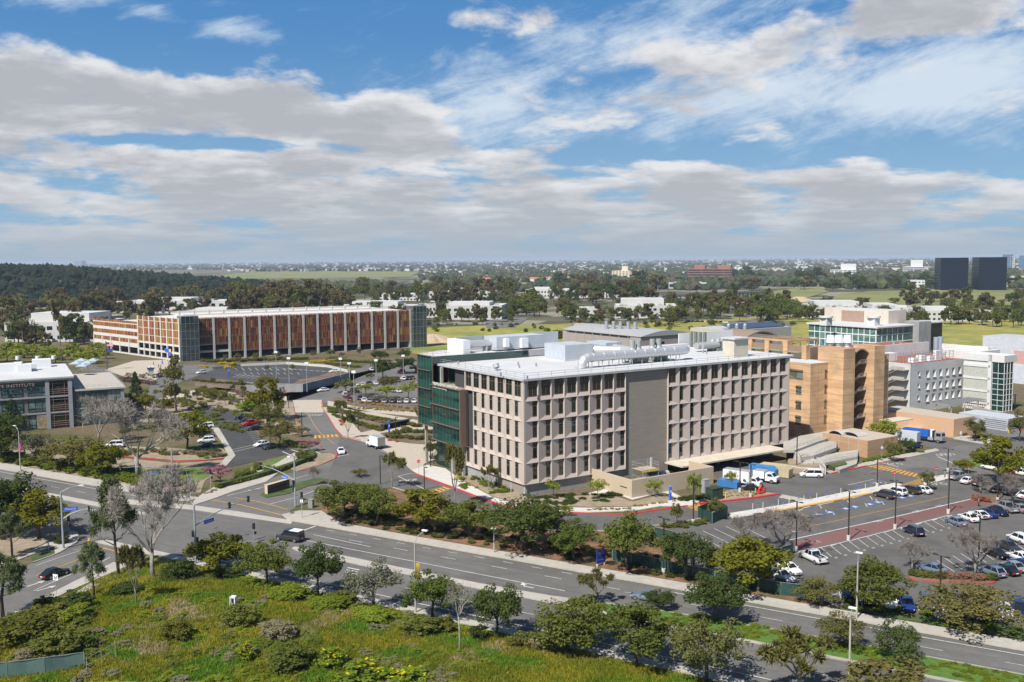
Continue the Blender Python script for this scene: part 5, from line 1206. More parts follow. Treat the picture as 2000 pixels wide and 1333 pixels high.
# ================================================================ the far country
def far_office(name, label, fx0, fx1, yb, yt, depth, ang=None, upper=None, mats=None, wrows=2, wcols=14, group=None, z0=0, wfrac=.5, cat='building', sidewin=True):
    """box office whose front foot runs from pixel fx0 to fx1 on row yb; upper=(a,b,dh) adds a set-back upper block"""
    a, b = P(fx0, yb), P(fx1, yb)
    if ang is not None:
        # keep the left corner, turn the front to the given bearing, let it end at fx1
        ca, sa = math.cos(ang), math.sin(ang); k = (fx1-CX)/FPX*1.0036
        # solve (a.x+L ca) = k' (a.y+L sa) using true projection
        lo, hi = 1, 600
        for _ in range(40):
            m = (lo+hi)/2
            if Q((a.x+m*ca, a.y+m*sa, 0))[0] < fx1: lo = m
            else: hi = m
        L = lo
    else: d = b-a; L = d.length; ang = math.atan2(d.y, d.x)
    h = hz(a, yt); r = empty(name, a, ang, label, cat, group)
    if name == 'white_office': OFF.append((fx0, fx1, yb, yb-yt))
    m0, m1, m2 = mats or (OFW, MT['roofwhite'], MT['glassdark'])
    m = MB(); m.box(0, L, 0, depth, z0, h, 0, 1); m.build('wall', [m0, m1], r)
    fh = h/wrows
    if wrows > 3 or wfrac > .85:
        w = MB()
        for r_ in range(wrows):
            for c in range(wcols):
                x0 = L*(c+.5-wfrac/2)/wcols; w.box(x0, x0+L*wfrac/wcols, -.08, -.01, fh*r_+fh*.22, fh*r_+fh*.8)
                y0 = depth*(c+.5-wfrac/2)/wcols; w.box(-.08, -.01, y0, y0+depth*wfrac/wcols, fh*r_+fh*.22, fh*r_+fh*.8)
        w.build('glazing_grid', m2, r)
    else:
        ww = L*wfrac/wcols; wm = MB().box(0, ww, -.08, -.01, 0, fh*.4).mesh('window', m2); ws = MB().box(-.08, -.01, 0, 2.6, 0, fh*.4).mesh('window', m2)
        for r_ in range(wrows):
            for c in range(wcols): link('window', wm, r).location = (L*(c+.5)/wcols-ww/2, 0, fh*r_+fh*.28)
            if sidewin:
                for c in range(4): link('window', ws, r).location = (0, depth*(c+.3)/4, fh*r_+fh*.28)
    m = MB()
    for x0, x1, y0, y1 in ((0,L,0,.4),(0,L,depth-.4,depth),(0,.4,.4,depth-.4),(L-.4,L,.4,depth-.4)): m.box(x0, x1, y0, y1, h, h+.8)
    m.build('parapet', m0, r)
    if name == 'white_office':
        m = MB()
        for _ in range(5): x = random.uniform(.05, .9)*L; y = random.uniform(.1, .8)*depth; m.box(x, x+random.uniform(1.5, 4), y, y+2, h, h+random.uniform(1, 2.2))
        m.build('roof_unit', MT['grey'], r)
    if upper:
        m = MB(); m.box(L*upper[0], L*upper[1], depth*.25, depth*.95, h, h+upper[2], 0, 1); m.build('upper_storey', [m0, m1], r)
    return r
OFF = []; OFW = mat('office_wall', (.52,.51,.49), .9, c2=(.46,.455,.44), scale=.1); A30 = R(30)
far_office('white_office', 'white two-storey office with deep square windows left of the louvred garage', 10, 187, 668, 632, 40, None, (.2,.85,6), wrows=2, wcols=9, wfrac=.55)
far_office('white_office', 'long low white office among gum trees behind the louvred garage', 228, 440, 612, 590, 40, None, (.3,.65,3.5))
far_office('white_office', 'low white warehouse roof just behind the louvred garage', 342, 470, 628, 610, 35, None, (.25,.9,3))
far_office('white_office', 'white stepped office behind the right end of the louvred garage', 643, 806, 632, 600, 30, None, (.25,.8,4))
far_office('white_office', 'white two-storey office with orange entrance frame above the yellow meadow', 872, 980, 625, 599, 40, None, (0,.75,3), wcols=9)
far_office('white_office', 'side wing of white office with tight rows of dark windows', 812, 871, 621, 598, 24, None, wcols=9)
far_office('white_office', 'white office peeking between gum trees behind the orange-entrance office', 838, 962, 590, 571, 40, None, (.3,.7,4))
far_office('white_office', 'small white office with two brown windows left of the long white office', 1104, 1168, 620, 604, 30, None, wcols=5)
far_office('white_office', 'long white office with set-back upper floor left of the freeway yard', 1200, 1322, 622, 599, 40, None, (.1,.8,6), wcols=10)
far_office('white_office', 'grey-roofed white office half hidden by dark gums far behind', 1026, 1110, 582, 567, 50, None, (.1,.7,3))
far_office('white_office', 'white warehouse with grey door strip beyond the gum belt', 1118, 1218, 582, 569, 50, None, (.15,.5,3))
far_office('white_office', 'white office roof left of the round green trees by the car park', 1468, 1562, 606, 592, 40, None, (.2,.7,4))
far_office('white_office', 'wide white office with arched windows behind the teal lab', 1566, 1690, 622, 600, 45, None, (.25,.95,4))
far_office('white_office', 'white office behind loose pale gums right of the teal lab', 1700, 1800, 622, 603, 45, None, (.1,.6,3))
far_office('white_office', 'low white office by the red shrubs at the far right', 1800, 1938, 628, 609, 35, None, (.1,.5,3))
far_office('white_office', 'white office far left between gums and the dark hill', 548, 640, 600, 586, 40, None)
far_office('white_office', 'pale office with a flat grey roof near the bay trees', 728, 820, 588, 576, 40, None)
# distant landmarks
BLK = (plain('black_tower_glass', (.004,.009,.02), .35, 0, .2), MT['grey'], plain('black_tower_pane', (.008,.016,.032), .25, 0, .25))
far_office('black_tower', 'left one of two black glass towers behind the green hill', 1836, 1890, 568, 505, 42, None, mats=BLK, wrows=12, wcols=12, wfrac=.72)
far_office('black_tower', 'right one of two black glass towers, with a low podium', 1911, 1965, 568, 504, 42, None, mats=BLK, wrows=12, wcols=12, wfrac=.72)
BRK_ = (mat('red_brown_brick', (.30,.13,.09), .9), MT['roofwhite'], plain('band_glass', (.03,.03,.035), .2))
far_office('brick_office', 'red-brown banded office block behind the freeway viaduct, wider left half', 1344, 1396, 549, 526, 50, None, (.2,.6,8), BRK_, wrows=5, wcols=2, wfrac=.96)
far_office('brick_office', 'red-brown banded office block behind the freeway viaduct, right half', 1397, 1429, 549, 526, 40, None, (.1,.9,8), BRK_, wrows=5, wcols=2, wfrac=.96)
far_office('cream_hotel', 'cream slab hotel with stepped top among distant trees', 1195, 1254, 547, 530, 40, None, (.3,.5,12), (mat('cream_wall', (.66,.58,.44), .9), MT['roofwhite'], plain('hotel_pane', (.16,.14,.12), .4)), wrows=6, wcols=9)
far_office('white_garage', 'low white building with dark strip windows in front of the red-brown office', 1306, 1392, 564, 553, 40, None, wrows=1, wcols=3, wfrac=.9)
WB_ = (MT['whitewall'], MT['roofwhite'], plain('strip_pane', (.03,.06,.08), .2))
far_office('white_tower', 'distant white banded office with taller right end', 1621, 1672, 541, 528, 40, None, (.4,.99,16), WB_, wrows=4, wcols=6, wfrac=.8)
far_office('white_tower', 'distant white stepped office left of the black towers', 1763, 1806, 537, 522, 40, None, (.35,.9,20), WB_, wrows=4, wcols=2, wfrac=.96)
far_office('white_office', 'white block with square openings before the left black tower', 1778, 1806, 566, 549, 30, None, mats=WB_, wrows=3, wcols=4)
far_office('blue_tower', 'hazy blue glass tower peeking over the right black tower', 1957, 1977, 530, 498, 40, None, mats=(plain('hazy_blue', (.08,.15,.24), .3), MT['grey'], plain('hazy_pane', (.10,.18,.28), .2)), wrows=10, wcols=4)
far_office('blue_tower', 'hazy blue tower cut by the right edge', 1990, 2030, 530, 500, 40, None, mats=(plain('hazy_blue2', (.08,.15,.26), .3), MT['grey'], plain('hazy_pane2', (.1,.18,.3), .2)), wrows=10, wcols=4)
far_office('white_tower', 'slim white tower beside the hazy blue tower', 1972, 1981, 530, 501, 20, None, mats=WB_, wrows=8, wcols=2)
far_office('garage_deck', 'pale car-park deck at the right edge by the black towers', 1966, 2060, 560, 541, 40, None, mats=(mat('deck_cream', (.5,.45,.38), .9), MT['roofwhite'], MT['black']), wrows=2, wcols=2, wfrac=.96)
far_office('distant_slab', 'lone grey slab block on the left horizon', 145, 160, 521, 510, 60, None, mats=(plain('slab_grey', (.20,.22,.25), .8), MT['grey'], plain('slab_pane', (.15,.17,.2), .5)), wrows=4, wcols=4)
# freeway viaduct
fv = empty('freeway_viaduct', P(1290, 582), 0, 'long grey freeway viaduct on column piers', 'bridge')
m = MB(); p0, p1 = P(1282, 579, 8)-P(1290, 582), P(1500, 569, 8)-P(1290, 582)
d = (p1-p0).normalized(); nn = Vector((-d.y, d.x, 0))
for off, zz0, zz1, w in ((0, 6.6, 8.0, 16),(8, 8, 9, .5),(-8, 8, 9, .5)):
    a, b = p0+nn*(off+w/2), p0+nn*(off-w/2); c, e = p1+nn*(off-w/2), p1+nn*(off+w/2)
    m.prism([(a.x,a.y),(b.x,b.y),(c.x,c.y),(e.x,e.y)], zz0, zz1)
m.build('deck', mat('bridge_concrete', (.24,.235,.23), .9), fv)
for k in range(9):
    q = p0.lerp(p1, (k+.5)/9); m = MB()
    for o in (-5, 0, 5): c = q+nn*o; m.obox((c.x, c.y, 0), 1.4, 1.4, 6.6)
    m.build('pier', MT['kerb'], fv)
ov = empty('overpass', P(1475, 553), 0, 'pale concrete overpass beyond the viaduct', 'bridge')
p1 = P(1548, 551, 6)-P(1475, 553); m = MB(); m.strip([(0, 0), (p1.x, p1.y)], 14, 5, 7); m.build('deck', MT['kerb'], ov); m = MB()
for t in (0, .5, 1): m.obox((p1.x*t, p1.y*t, 0), 3, 12, 5)
m.build('pier', MT['kerb'], ov)
# construction things beyond
t_ = empty('sand_heap', P(1562, 590), 0, 'tan sand heap in the dirt yard behind the offices', 'heap'); m = MB(); n = 18; hN = hz(P(1562, 590), 580)
for k in range(n):
    a0, a1 = 2*math.pi*k/n, 2*math.pi*(k+1)/n; m.poly([(20*math.cos(a0), 14*math.sin(a0), -.2), (20*math.cos(a1), 14*math.sin(a1), -.2), (5*math.cos(a1), 3*math.sin(a1), hN), (5*math.cos(a0), 3*math.sin(a0), hN)])
m.poly([(5*math.cos(2*math.pi*k/n), 3*math.sin(2*math.pi*k/n), hN) for k in range(n)]); m.build('heap', mat('sand', (.42,.33,.21), .95), t_)
t_ = empty('dirt_heap', P(845, 668), 0, 'tan bare dirt heap at the edge of the yellow meadow', 'heap'); m = MB(); hN = hz(P(845, 668), 652); rr = 17
for ring in range(5):
    for k in range(n):
        a0, a1 = 2*math.pi*k/n, 2*math.pi*(k+1)/n
        def pt(i, a): q = i/5; f = 1+.18*math.sin(a*3+1)+.1*math.sin(a*7); return (rr*(1-q)*f*math.cos(a), rr*.8*(1-q)*f*math.sin(a), hN*(q*q*(3-2*q))-.1)
        m.poly([pt(ring, a0), pt(ring, a1), pt(ring+1, a1), pt(ring+1, a0)])
m.build('heap', mat('dirt', (.46,.35,.25), .95, c2=(.36,.28,.2), scale=.5), t_)
# dark wooded hill at the far left
def hillz(x, y):
    px = Q((x, y, 20))[0]
    prof = np.interp(px, [-200,0,100,200,300,400,480,560], [37,37,34,28,20,12,6,0])
    return float(prof*sst((y-1080)/420)*(1-sst((y-1900)/500)*.9))-.5
mb = MB(); nx, ny = 40, 26
for j in range(ny+1):
    for i in range(nx+1):
        y = 1060+1400*j/ny; x = (-1250+1050*i/nx)/1870*y; mb.v.append((x, y, hillz(x, y)))
for j in range(ny):
    for i in range(nx): a = j*(nx+1)+i; mb.f.append((a, a+1, a+nx+2, a+nx+1)); mb.m.append(0)
tag(mb.build('hill', mat('hill_soil', (.05,.05,.03), .95, c2=(.09,.06,.045), scale=.02), smooth=True), kind='structure')
def blobs(C, S, mats, name, mi=None, sub=1, label=None, flat=.85):
    bm = bmesh.new(); bmesh.ops.create_icosphere(bm, subdivisions=sub, radius=1); bm.verts.index_update()
    v = np.array([q.co[:] for q in bm.verts]); f = np.array([[w.index for w in q.verts] for q in bm.faces]); bm.free()
    n = len(C); J = 1+RNG.normal(0, .20, (n, len(v), 1)); VV = v[None]*J*S[:, None, :]+C[:, None, :]
    return quads_mesh(name, VV[:, f].reshape(-1, 3, 3), mats, mi=None if mi is None else np.repeat(mi, len(f)))
import bmesh
FW = [leafmat('far_leaf_%d' % k, c, c2, 0, 0, .1, scale=.02) for k, (c, c2) in enumerate((((.035,.055,.035),(.06,.078,.045)),((.055,.068,.036),(.09,.092,.045)),((.075,.062,.048),(.10,.085,.06)),((.08,.10,.04),(.11,.12,.05))))]
FH = [leafmat('hill_leaf_%d' % k, c, c2, 0, 0, .1, scale=.02) for k, (c, c2) in enumerate((((.012,.022,.016),(.022,.034,.02)),((.022,.027,.018),(.034,.036,.022))))]  # hill foliage darkened in its colour to stand for the cloud's shadow
C, S, mi = [], [], []
while len(C) < 2600:
    y = random.uniform(1080, 1950); x = random.uniform(-1250, -330)/1870*y; z = hillz(x, y)
    if Q((x, y, z))[0] > 520: continue
    r = random.uniform(4, 8); C.append((x, y, z+r*.75)); S.append((r, r, r*random.uniform(.8, 1.25))); mi.append(random.random() < .35)
tag(link('hill_woodland', blobs(np.array(C), np.array(S), FH, 'hill_woodland', np.array(mi), 1)), kind='stuff')
# the far plain reads as one mass of tree tops
C, S, mi = [], [], []
CLEAR = [(600,1460,530,552,.0)]
def clear(px, py):
    if 430 < px < 820 and 529 < py < 557: return py > 531
    if 790 < px < 1130 and 549 < py < 565: return random.random() < .8
    if 1590 < px and 565 < py < 598: return True
    if 1480 < px < 1610 and 561 < py < 590: return True
    if 1290 < px < 1560 and 566 < py < 598: return random.random() < .85
    return False
while len(C) < 9000:
    px = random.uniform(-150, 2150); u = random.random(); hy = 508-.0072*(px-1000)
    py = hy+4.5+(u**1.35)*58
    if px < 470 and py > 528: continue
    if clear(px, py): continue
    p = P(px, py); r = random.uniform(3.5, 7)*(1+.00012*p.y)
    C.append((p.x, p.y, r*.7)); S.append((r*1.15, r*1.15, r)); mi.append(random.choices((0, 1, 2, 3), (.5, .28, .16, .06))[0])
tag(link('distant_woodland', blobs(np.array(C), np.array(S), FW, 'distant_woodland', np.array(mi), 1)), kind='stuff')
# houses on the far plain
def house_mesh(w, d, h, roof, wm, flat=False):
    m = MB(); m.box(-w/2, w/2, -d/2, d/2, 0, h, 0)
    if flat: m.box(-w/2, w/2, -d/2, d/2, h, h+.4, 1)
    else:
        g_ = w*.18
        for s in (-1, 1): m.poly([(-w/2-.4, s*(d/2+.4), h-.1), (w/2+.4, s*(d/2+.4), h-.1), (w/2-g_, 0, h+d*.3), (-w/2+g_, 0, h+d*.3)], 1)
        for s in (-1, 1): m.poly([(s*(w/2+.4), -d/2-.4, h-.1), (s*(w/2+.4), d/2+.4, h-.1), (s*(w/2-g_), 0, h+d*.3)], 1)
    return m.mesh('house', [wm, roof])
TER = mat('terracotta', (.40,.18,.10), .9, c2=(.33,.15,.09), scale=.1)
HM = [house_mesh(15, 12, 6, TER, MT['whitewall']), house_mesh(13, 11, 5, plain('brown_roof', (.2,.15,.12), .9), MT['whitewall']), house_mesh(20, 13, 7, MT['roofwhite'], MT['whitewall'], True), house_mesh(34, 18, 7, MT['roofwhite'], MT['cream'], True)]
GRP = (('white house with terracotta roof in the distant orange-roofed row', 'distant houses with terracotta roofs'), ('pale house with brown roof on the far plain', 'distant houses with brown roofs'), ('flat white house on the far plain', 'distant flat white houses'), ('long flat cream shed on the far plain', 'distant sheds'))
def house(px, py, k, s=1):
    p = P(px, py); o = link('house', HM[k]); o.location = p; o.rotation_euler = (0, 0, random.uniform(0, 3)); o.scale = (s, s, s); tag(o, GRP[k][0], 'house', GRP[k][1])
for _ in range(95): house(random.uniform(930, 1165), random.uniform(543.5, 550.5), 0 if random.random() < .75 else 1)
for _ in range(60): house(random.uniform(600, 850), random.uniform(527.2, 530), random.choice((2, 2, 3)), 1.1)
for _ in range(45): house(random.uniform(990, 1200), random.uniform(527, 541), random.choice((1, 2, 3, 2)))
for _ in range(60): house(random.uniform(1430, 2000), random.uniform(515, 534), random.choice((3, 3, 2)), 1.5)
for _ in range(30): house(random.uniform(430, 700), random.uniform(519, 527), random.choice((1, 2, 0)), 1.3)
C, S = [], []
MBt = MB()
for _ in range(1500):
    px = random.uniform(-100, 2100); hy = 508-.0072*(px-1000); py = hy+4.8+random.random()**1.6*26
    if px < 430 and py > 527: continue
    if clear(px, py): continue
    p = P(px, py); s = 1+.0001*p.y; MBt.obox((p.x, p.y, 0), random.uniform(10, 34)*s, random.uniform(9, 16)*s, random.uniform(5, 9)*s, random.uniform(0, 3), random.choice((0, 0, 1, 2)), None)
tag(MBt.build('distant_town', [mat('town_white', (.62,.61,.58), .9), mat('town_tan', (.40,.33,.27), .9), mat('town_grey', (.35,.36,.37), .9)]), kind='stuff')
# ================================================================ trees
def leaves_on(C, Rr, n, size, up=.5, squash=.8, shell=.55):
    """n leaf faces scattered through each clump; returns (N,4,3)"""
    C = np.repeat(np.asarray(C), n, 0); Rr = np.repeat(np.asarray(Rr), n)
    N = len(C); d = RNG.normal(size=(N, 3)); d /= np.linalg.norm(d, axis=1)[:, None]
    rad = Rr*(shell+(1-shell)*RNG.random(N)); p = C+d*rad[:, None]*np.array([1, 1, squash])
    nr = d*.8+np.array([0, 0, up])+RNG.normal(0, .55, (N, 3)); nr /= np.linalg.norm(nr, axis=1)[:, None]
    a = np.cross(nr, RNG.normal(size=(N, 3))); a /= np.linalg.norm(a, axis=1)[:, None]; b = np.cross(nr, a)
    s = size*RNG.uniform(.6, 1.3, N); a *= s[:, None]; b *= (s*.62)[:, None]
    return np.stack([p-a, p-b, p+a, p+b], 1)
def crown_centres(n, rx, rz, zc, rmin=.55, flatbot=.35, jit=.06, lop=None):
    out = []
    while len(out) < n:
        d = RNG.normal(size=3); d /= np.linalg.norm(d)
        r = rmin+(1-rmin)*RNG.random()**.6
        if d[2] < -flatbot: continue
        q = np.array([d[0]*rx*r, d[1]*rx*r, zc+d[2]*rz*r])+RNG.normal(0, jit, 3)
        out.append(q)
    return np.array(out)
def limb(mb, p, d, L, r, depth, twig=False, spread=.55, upb=.15, nseg=3, kids_=(2, 3), shrink=.72, tips=None, rnd=random):
    p = Vector(p); d = Vector(d).normalized(); pts = [p]; rr = [r]
    for i in range(nseg):
        d = (d+Vector((rnd.gauss(0, .12), rnd.gauss(0, .12), rnd.gauss(0, .08)+upb*.3))).normalized(); p = p+d*(L/nseg); pts.append(p); rr.append(r*(1-.4*(i+1)/nseg))
    mb.path(pts, rr, 5 if r > .012 else 3)
    if depth == 0:
        if tips is not None: tips.append(p)
        return
    for k in range(rnd.randint(*kids_)):
        o = d.orthogonal().normalized(); o.rotate(Matrix.Rotation(rnd.uniform(0, 6.28), 3, d))
        limb(mb, pts[-1] if k < 2 else pts[-2], (d+o*spread*rnd.uniform(.6, 1.3)+Vector((0, 0, upb))), L*shrink*rnd.uniform(.8, 1.15), rr[-1]*.72, depth-1, twig, spread, upb, nseg if depth > 2 else 2, kids_, shrink, tips, rnd)
LM = {
 'oak': leafmat('oak_leaf', (.080,.105,.022), (.135,.150,.034), .02, .18),
 'olive': leafmat('olive_leaf', (.115,.118,.036), (.18,.168,.058), .02, .16),
 'dark': leafmat('dark_leaf', (.045,.072,.020), (.085,.108,.028), .015, .15),
 'mag': leafmat('glossy_leaf', (.115,.125,.014), (.20,.19,.024), .01, .12),
 'grey': leafmat('grey_leaf', (.115,.118,.078), (.17,.17,.115), .02, .15),
 'bright': leafmat('spring_leaf', (.17,.21,.025), (.27,.30,.04), .015, .12),
 'pine': leafmat('pine_needle', (.085,.118,.050), (.16,.19,.085), .012, .12, .2),
 'fir': leafmat('fir_needle', (.030,.062,.022), (.060,.10,.032), .01, .1, .2),
 'gum': leafmat('gum_leaf', (.105,.092,.040), (.165,.135,.062), .03, .22),
 'gumg': leafmat('green_gum_leaf', (.095,.115,.038), (.145,.155,.055), .02, .18),
 'shrub': leafmat('shrub_leaf', (.10,.122,.026), (.165,.175,.04), .03, .22),
 'lime': leafmat('lime_shrub_leaf', (.13,.19,.02), (.21,.26,.032), .015, .15),
 'greysh': leafmat('sage_leaf', (.21,.185,.12), (.31,.27,.175), .02, .2),
 'flower': leafmat('yellow_bloom', (.55,.42,.01), (.62,.50,.03), .005, .08),
 'pink': leafmat('pink_bloom', (.30,.12,.20), (.38,.2,.26), .01, .1),
 'rose': leafmat('rosy_shrub', (.24,.12,.09), (.34,.2,.13), .02, .1),
 'red': leafmat('red_leaf', (.42,.05,.02), (.5,.12,.05), .01, .1),
 'gold': leafmat('golden_leaf', (.26,.20,.03), (.36,.27,.05), .01, .1),
 'twig': leafmat('brown_twig_leaf', (.12,.085,.07), (.17,.125,.10), .01, .1),
}
def proto(name, crown_me, trunk_me):
    r = bpy.data.objects.new(name, None); r.empty_display_size = .3
    for nm, me in (('trunk', trunk_me), ('crown', crown_me)):
        if me is None: continue
        o = bpy.data.objects.new(nm, me); o.parent = r; ALLK.setdefault(r.name, []).append(o)
    return r
PT = {}
def add_tree(kind, variants): PT[kind] = variants
def mk_round(nm, leaf, bark='bark', nclump=80, nleaf=105, size=.022, zc=.58, rz=.40, rx=.5, cr=(.09, .16), lobes=0, fork=.34, tr=.026, n=3, bot=.55, rmin=.45, squash=.75):
    out = []
    for v in range(n):
        # a crown of a few unequal lobes with clumps on each
        cs = []
        lob = [(0, 0, zc+.03, .88, .92)]
        for k in range(5):
            a = k*1.257+RNG.uniform(-.5, .5); rr = RNG.uniform(.32, .52); lob.append((rx*.52*math.cos(a), rx*.52*math.sin(a), zc+RNG.uniform(-.13, .10), rr*1.25, rr*1.1))
        for (x, y, z, fx, fz) in lob:
            c = crown_centres(max(6, int(nclump*fx*fx*.36)), rx*fx, rz*fz, z, rmin, bot, .02); c[:, 0] += x; c[:, 1] += y; cs.append(c)
        cs = np.concatenate(cs); cs = cs[(cs[:, 2] > zc-rz*1.02) & (cs[:, 2] < .99)]
        rr = RNG.uniform(cr[0], cr[1], len(cs))
        V = leaves_on(cs, rr, nleaf, size, squash=squash)
        V[..., :2] *= .5/max(.45, np.percentile(np.abs(V[..., :2]), 98))
        V[..., 2] = np.minimum(V[..., 2], 1.0)
        tm = MB(); rnd = random.Random(v*7+len(nm)); fk = fork
        tm.path([(0, 0, -.03), (rnd.gauss(0, .008), rnd.gauss(0, .008), fk*.5), (rnd.gauss(0, .015), rnd.gauss(0, .015), fk)], [tr*1.25, tr, tr*.9], 8)
        for k in range(5):
            a = k*1.257+rnd.uniform(-.4, .4); limb(tm, (0, 0, fk-.02), (math.cos(a)*.8, math.sin(a)*.8, 1), .20, tr*.55, 1, nseg=2, tips=None, rnd=rnd)
        out.append(proto(nm, quads_mesh('crown', V, LM[leaf]), tm.mesh('trunk', MT[bark], True)))
    return out
add_tree('oak', mk_round('oak_tree', 'oak', n=4))
add_tree('olive', mk_round('olive_tree', 'olive', n=3, nclump=68, nleaf=90, size=.022))
add_tree('dark', mk_round('oak_tree', 'dark', n=3))
add_tree('mag', mk_round('magnolia_tree', 'mag', n=3, nclump=74, nleaf=90, size=.028, zc=.58, rz=.42, bot=.6))
add_tree('grey', mk_round('olive_tree', 'grey', n=2, nclump=58, nleaf=66, size=.021))
add_tree('bush', mk_round('bushy_tree', 'oak', n=2, zc=.48, rz=.5, bot=.95, nclump=95))
add_tree('young', mk_round('young_tree', 'bright', n=3, nclump=34, nleaf=34, size=.035, zc=.66, rz=.34, fork=.42, tr=.02))
add_tree('willow', mk_round('young_tree', 'olive', n=2, nclump=40, nleaf=46, size=.035, zc=.6, rz=.4, fork=.35, tr=.022))
add_tree('cone', mk_round('conical_tree', 'dark', n=1, zc=.5, rz=.48, bot=.9, nclump=70, nleaf=70))
for p_ in PT['cone']:      # taper the rounded crown to a cone
    me = p_ and [c for c in ALLK[p_.name] if c.name.startswith('crown')][0].data
    a = np.empty(len(me.vertices)*3, np.float32); me.vertices.foreach_get('co', a); a = a.reshape(-1, 3); a[:, :2] *= np.clip(1.25-.95*a[:, 2:3], .12, 1.1); me.vertices.foreach_set('co', a.reshape(-1)); me.update()
def mk_fir(nm, leaf, n=2):
    out = []
    for v in range(n):
        cs, rr = [], []
        for k in range(110):
            t = (k+RNG.random())/110; z = .08+.9*t; r = .5*(1-t)**.8*RNG.uniform(.55, 1.0); a = RNG.uniform(0, 6.28); cs.append((r*math.cos(a), r*math.sin(a), z)); rr.append(.05+.07*(1-t))
        V = leaves_on(np.array(cs), np.array(rr), 46, .022, up=.2, squash=.6)
        out.append(proto(nm, quads_mesh('crown', V, LM[leaf]), MB().tube((0, 0, -.03), (0, 0, .9), .03, .006, 7).mesh('trunk', MT['bark'], True)))
    return out
add_tree('fir', mk_fir('conifer_tree', 'fir'))
def mk_pine(nm, n=3, leaf='pine', sparse=1.0):
    out = []
    for v in range(n):
        tm = MB(); rnd = random.Random(40+v); tips = []; 
        tm.path([(0, 0, -.03), (.01, .0, .3), (rnd.gauss(0, .02), rnd.gauss(0, .02), .65), (rnd.gauss(0, .03), rnd.gauss(0, .03), .95)], [.028, .022, .014, .005], 7)
        for k in range(int(17*sparse)):
            z = .30+.62*k/(17*sparse); a = k*2.4+rnd.uniform(-.4, .4); L = .42*(1-.75*max(0, (z-.35)/.6))*rnd.uniform(.65, 1.05)
            limb(tm, (0, 0, z), (math.cos(a), math.sin(a), .35), L*.6, .008, 2, spread=.6, upb=.25, nseg=2, kids_=(2, 3), shrink=.55, tips=tips, rnd=rnd)
        T = np.array([t[:] for t in tips]); N = len(T); m = 60
        c = np.repeat(T, m, 0); d = RNG.normal(size=(N*m, 3))+np.array([0, 0, .45]); d /= np.linalg.norm(d, axis=1)[:, None]
        c = c+RNG.normal(0, .026, c.shape); L = RNG.uniform(.03, .065, N*m)[:, None]; w = np.cross(d, RNG.normal(size=d.shape)); w /= np.linalg.norm(w, axis=1)[:, None]; w *= .0065
        V = np.stack([c-w, c+w, c+d*L+w*.4, c+d*L-w*.4], 1); V[..., :2] *= 1.0
        out.append(proto(nm, quads_mesh('crown', V, LM[leaf]), tm.mesh('trunk', MT['bark'], True)))
    return out
add_tree('pine', mk_pine('pine_tree'))
def mk_bare(nm, bark, n=3, depth=5, L0=.20, tr=.024, fork=.28, leaf=None, spread=.62, twigs=True):
    out = []
    for v in range(n):
        tm = MB(); rnd = random.Random(90+v+len(nm)); tips = []
        tm.path([(0, 0, -.03), (rnd.gauss(0, .01), 0, fork*.5), (rnd.gauss(0, .015), 0, fork)], [tr*1.2, tr, tr*.9], 7)
        cm = MB()
        for k in range(5):
            a = k*1.257+rnd.uniform(-.4, .4); limb(cm, (0, 0, fork-.01*k), (math.cos(a)*.75, math.sin(a)*.75, 1.0), L0, tr*.6, depth-1, spread=spread, upb=.18, nseg=3, kids_=(2, 3), shrink=.76, tips=tips, rnd=rnd)
        ct = bpy.data.meshes.new('x'); me = cm.mesh('crown', [MT[bark], LM['twig'] if leaf is None else LM[leaf]])
        a = np.array(cm.v); zmax, rmax = np.percentile(a[:, 2], 99.8), np.percentile(np.hypot(a[:, 0], a[:, 1]), 99)
        # dense hair-fine twigs round the tips
        T = np.array([t[:] for t in tips]); m = 26 if twigs else 6; c = np.repeat(T, m, 0); d = RNG.normal(size=c.shape)*.8+np.array([0, 0, .7]); d /= np.linalg.norm(d, axis=1)[:, None]
        Ln = RNG.uniform(.04, .10, len(c))[:, None]; w = np.cross(d, RNG.normal(size=d.shape)); w /= np.linalg.norm(w, axis=1)[:, None]; w *= .0019 if leaf is None else .012
        V = np.stack([c-w, c+w, c+d*Ln+w*.5, c+d*Ln-w*.5], 1)
        nV = len(me.vertices); base = np.array(cm.v); allv = np.concatenate([base, V.reshape(-1, 3)]); s = np.array([.5/rmax, .5/rmax, (1.0-fork)/(zmax-fork)])
        allv[:, 2] = np.where(allv[:, 2] > fork, fork+(allv[:, 2]-fork)*s[2], allv[:, 2]); allv[:, :2] *= s[0]
        faces = list(cm.f)+[tuple(range(nV+4*i, nV+4*i+4)) for i in range(len(V))]
        me2 = bpy.data.meshes.new('crown'); me2.from_pydata(allv.tolist(), [], faces); me2.materials.append(MT[bark]); me2.materials.append(LM[leaf] if leaf else MT[bark])
        me2.polygons.foreach_set('material_index', [0]*len(cm.f)+[1]*len(V)); me2.update()
        out.append(proto(nm, me2, tm.mesh('trunk', MT[bark], True)))
    return out
add_tree('bare', mk_bare('bare_tree', 'greybark', 3))
add_tree('barew', mk_bare('bare_tree', 'whitebark', 2, depth=5, spread=.5))
add_tree('thin', mk_bare('sparse_tree', 'greybark', 2, depth=4, leaf='olive', spread=.55))
add_tree('budding', mk_bare('blossom_tree', 'bark', 1, depth=4, leaf='pink', spread=.6))
add_tree('dead', mk_bare('dead_tree', 'whitebark', 1, depth=4, spread=.75, fork=.5, twigs=False))
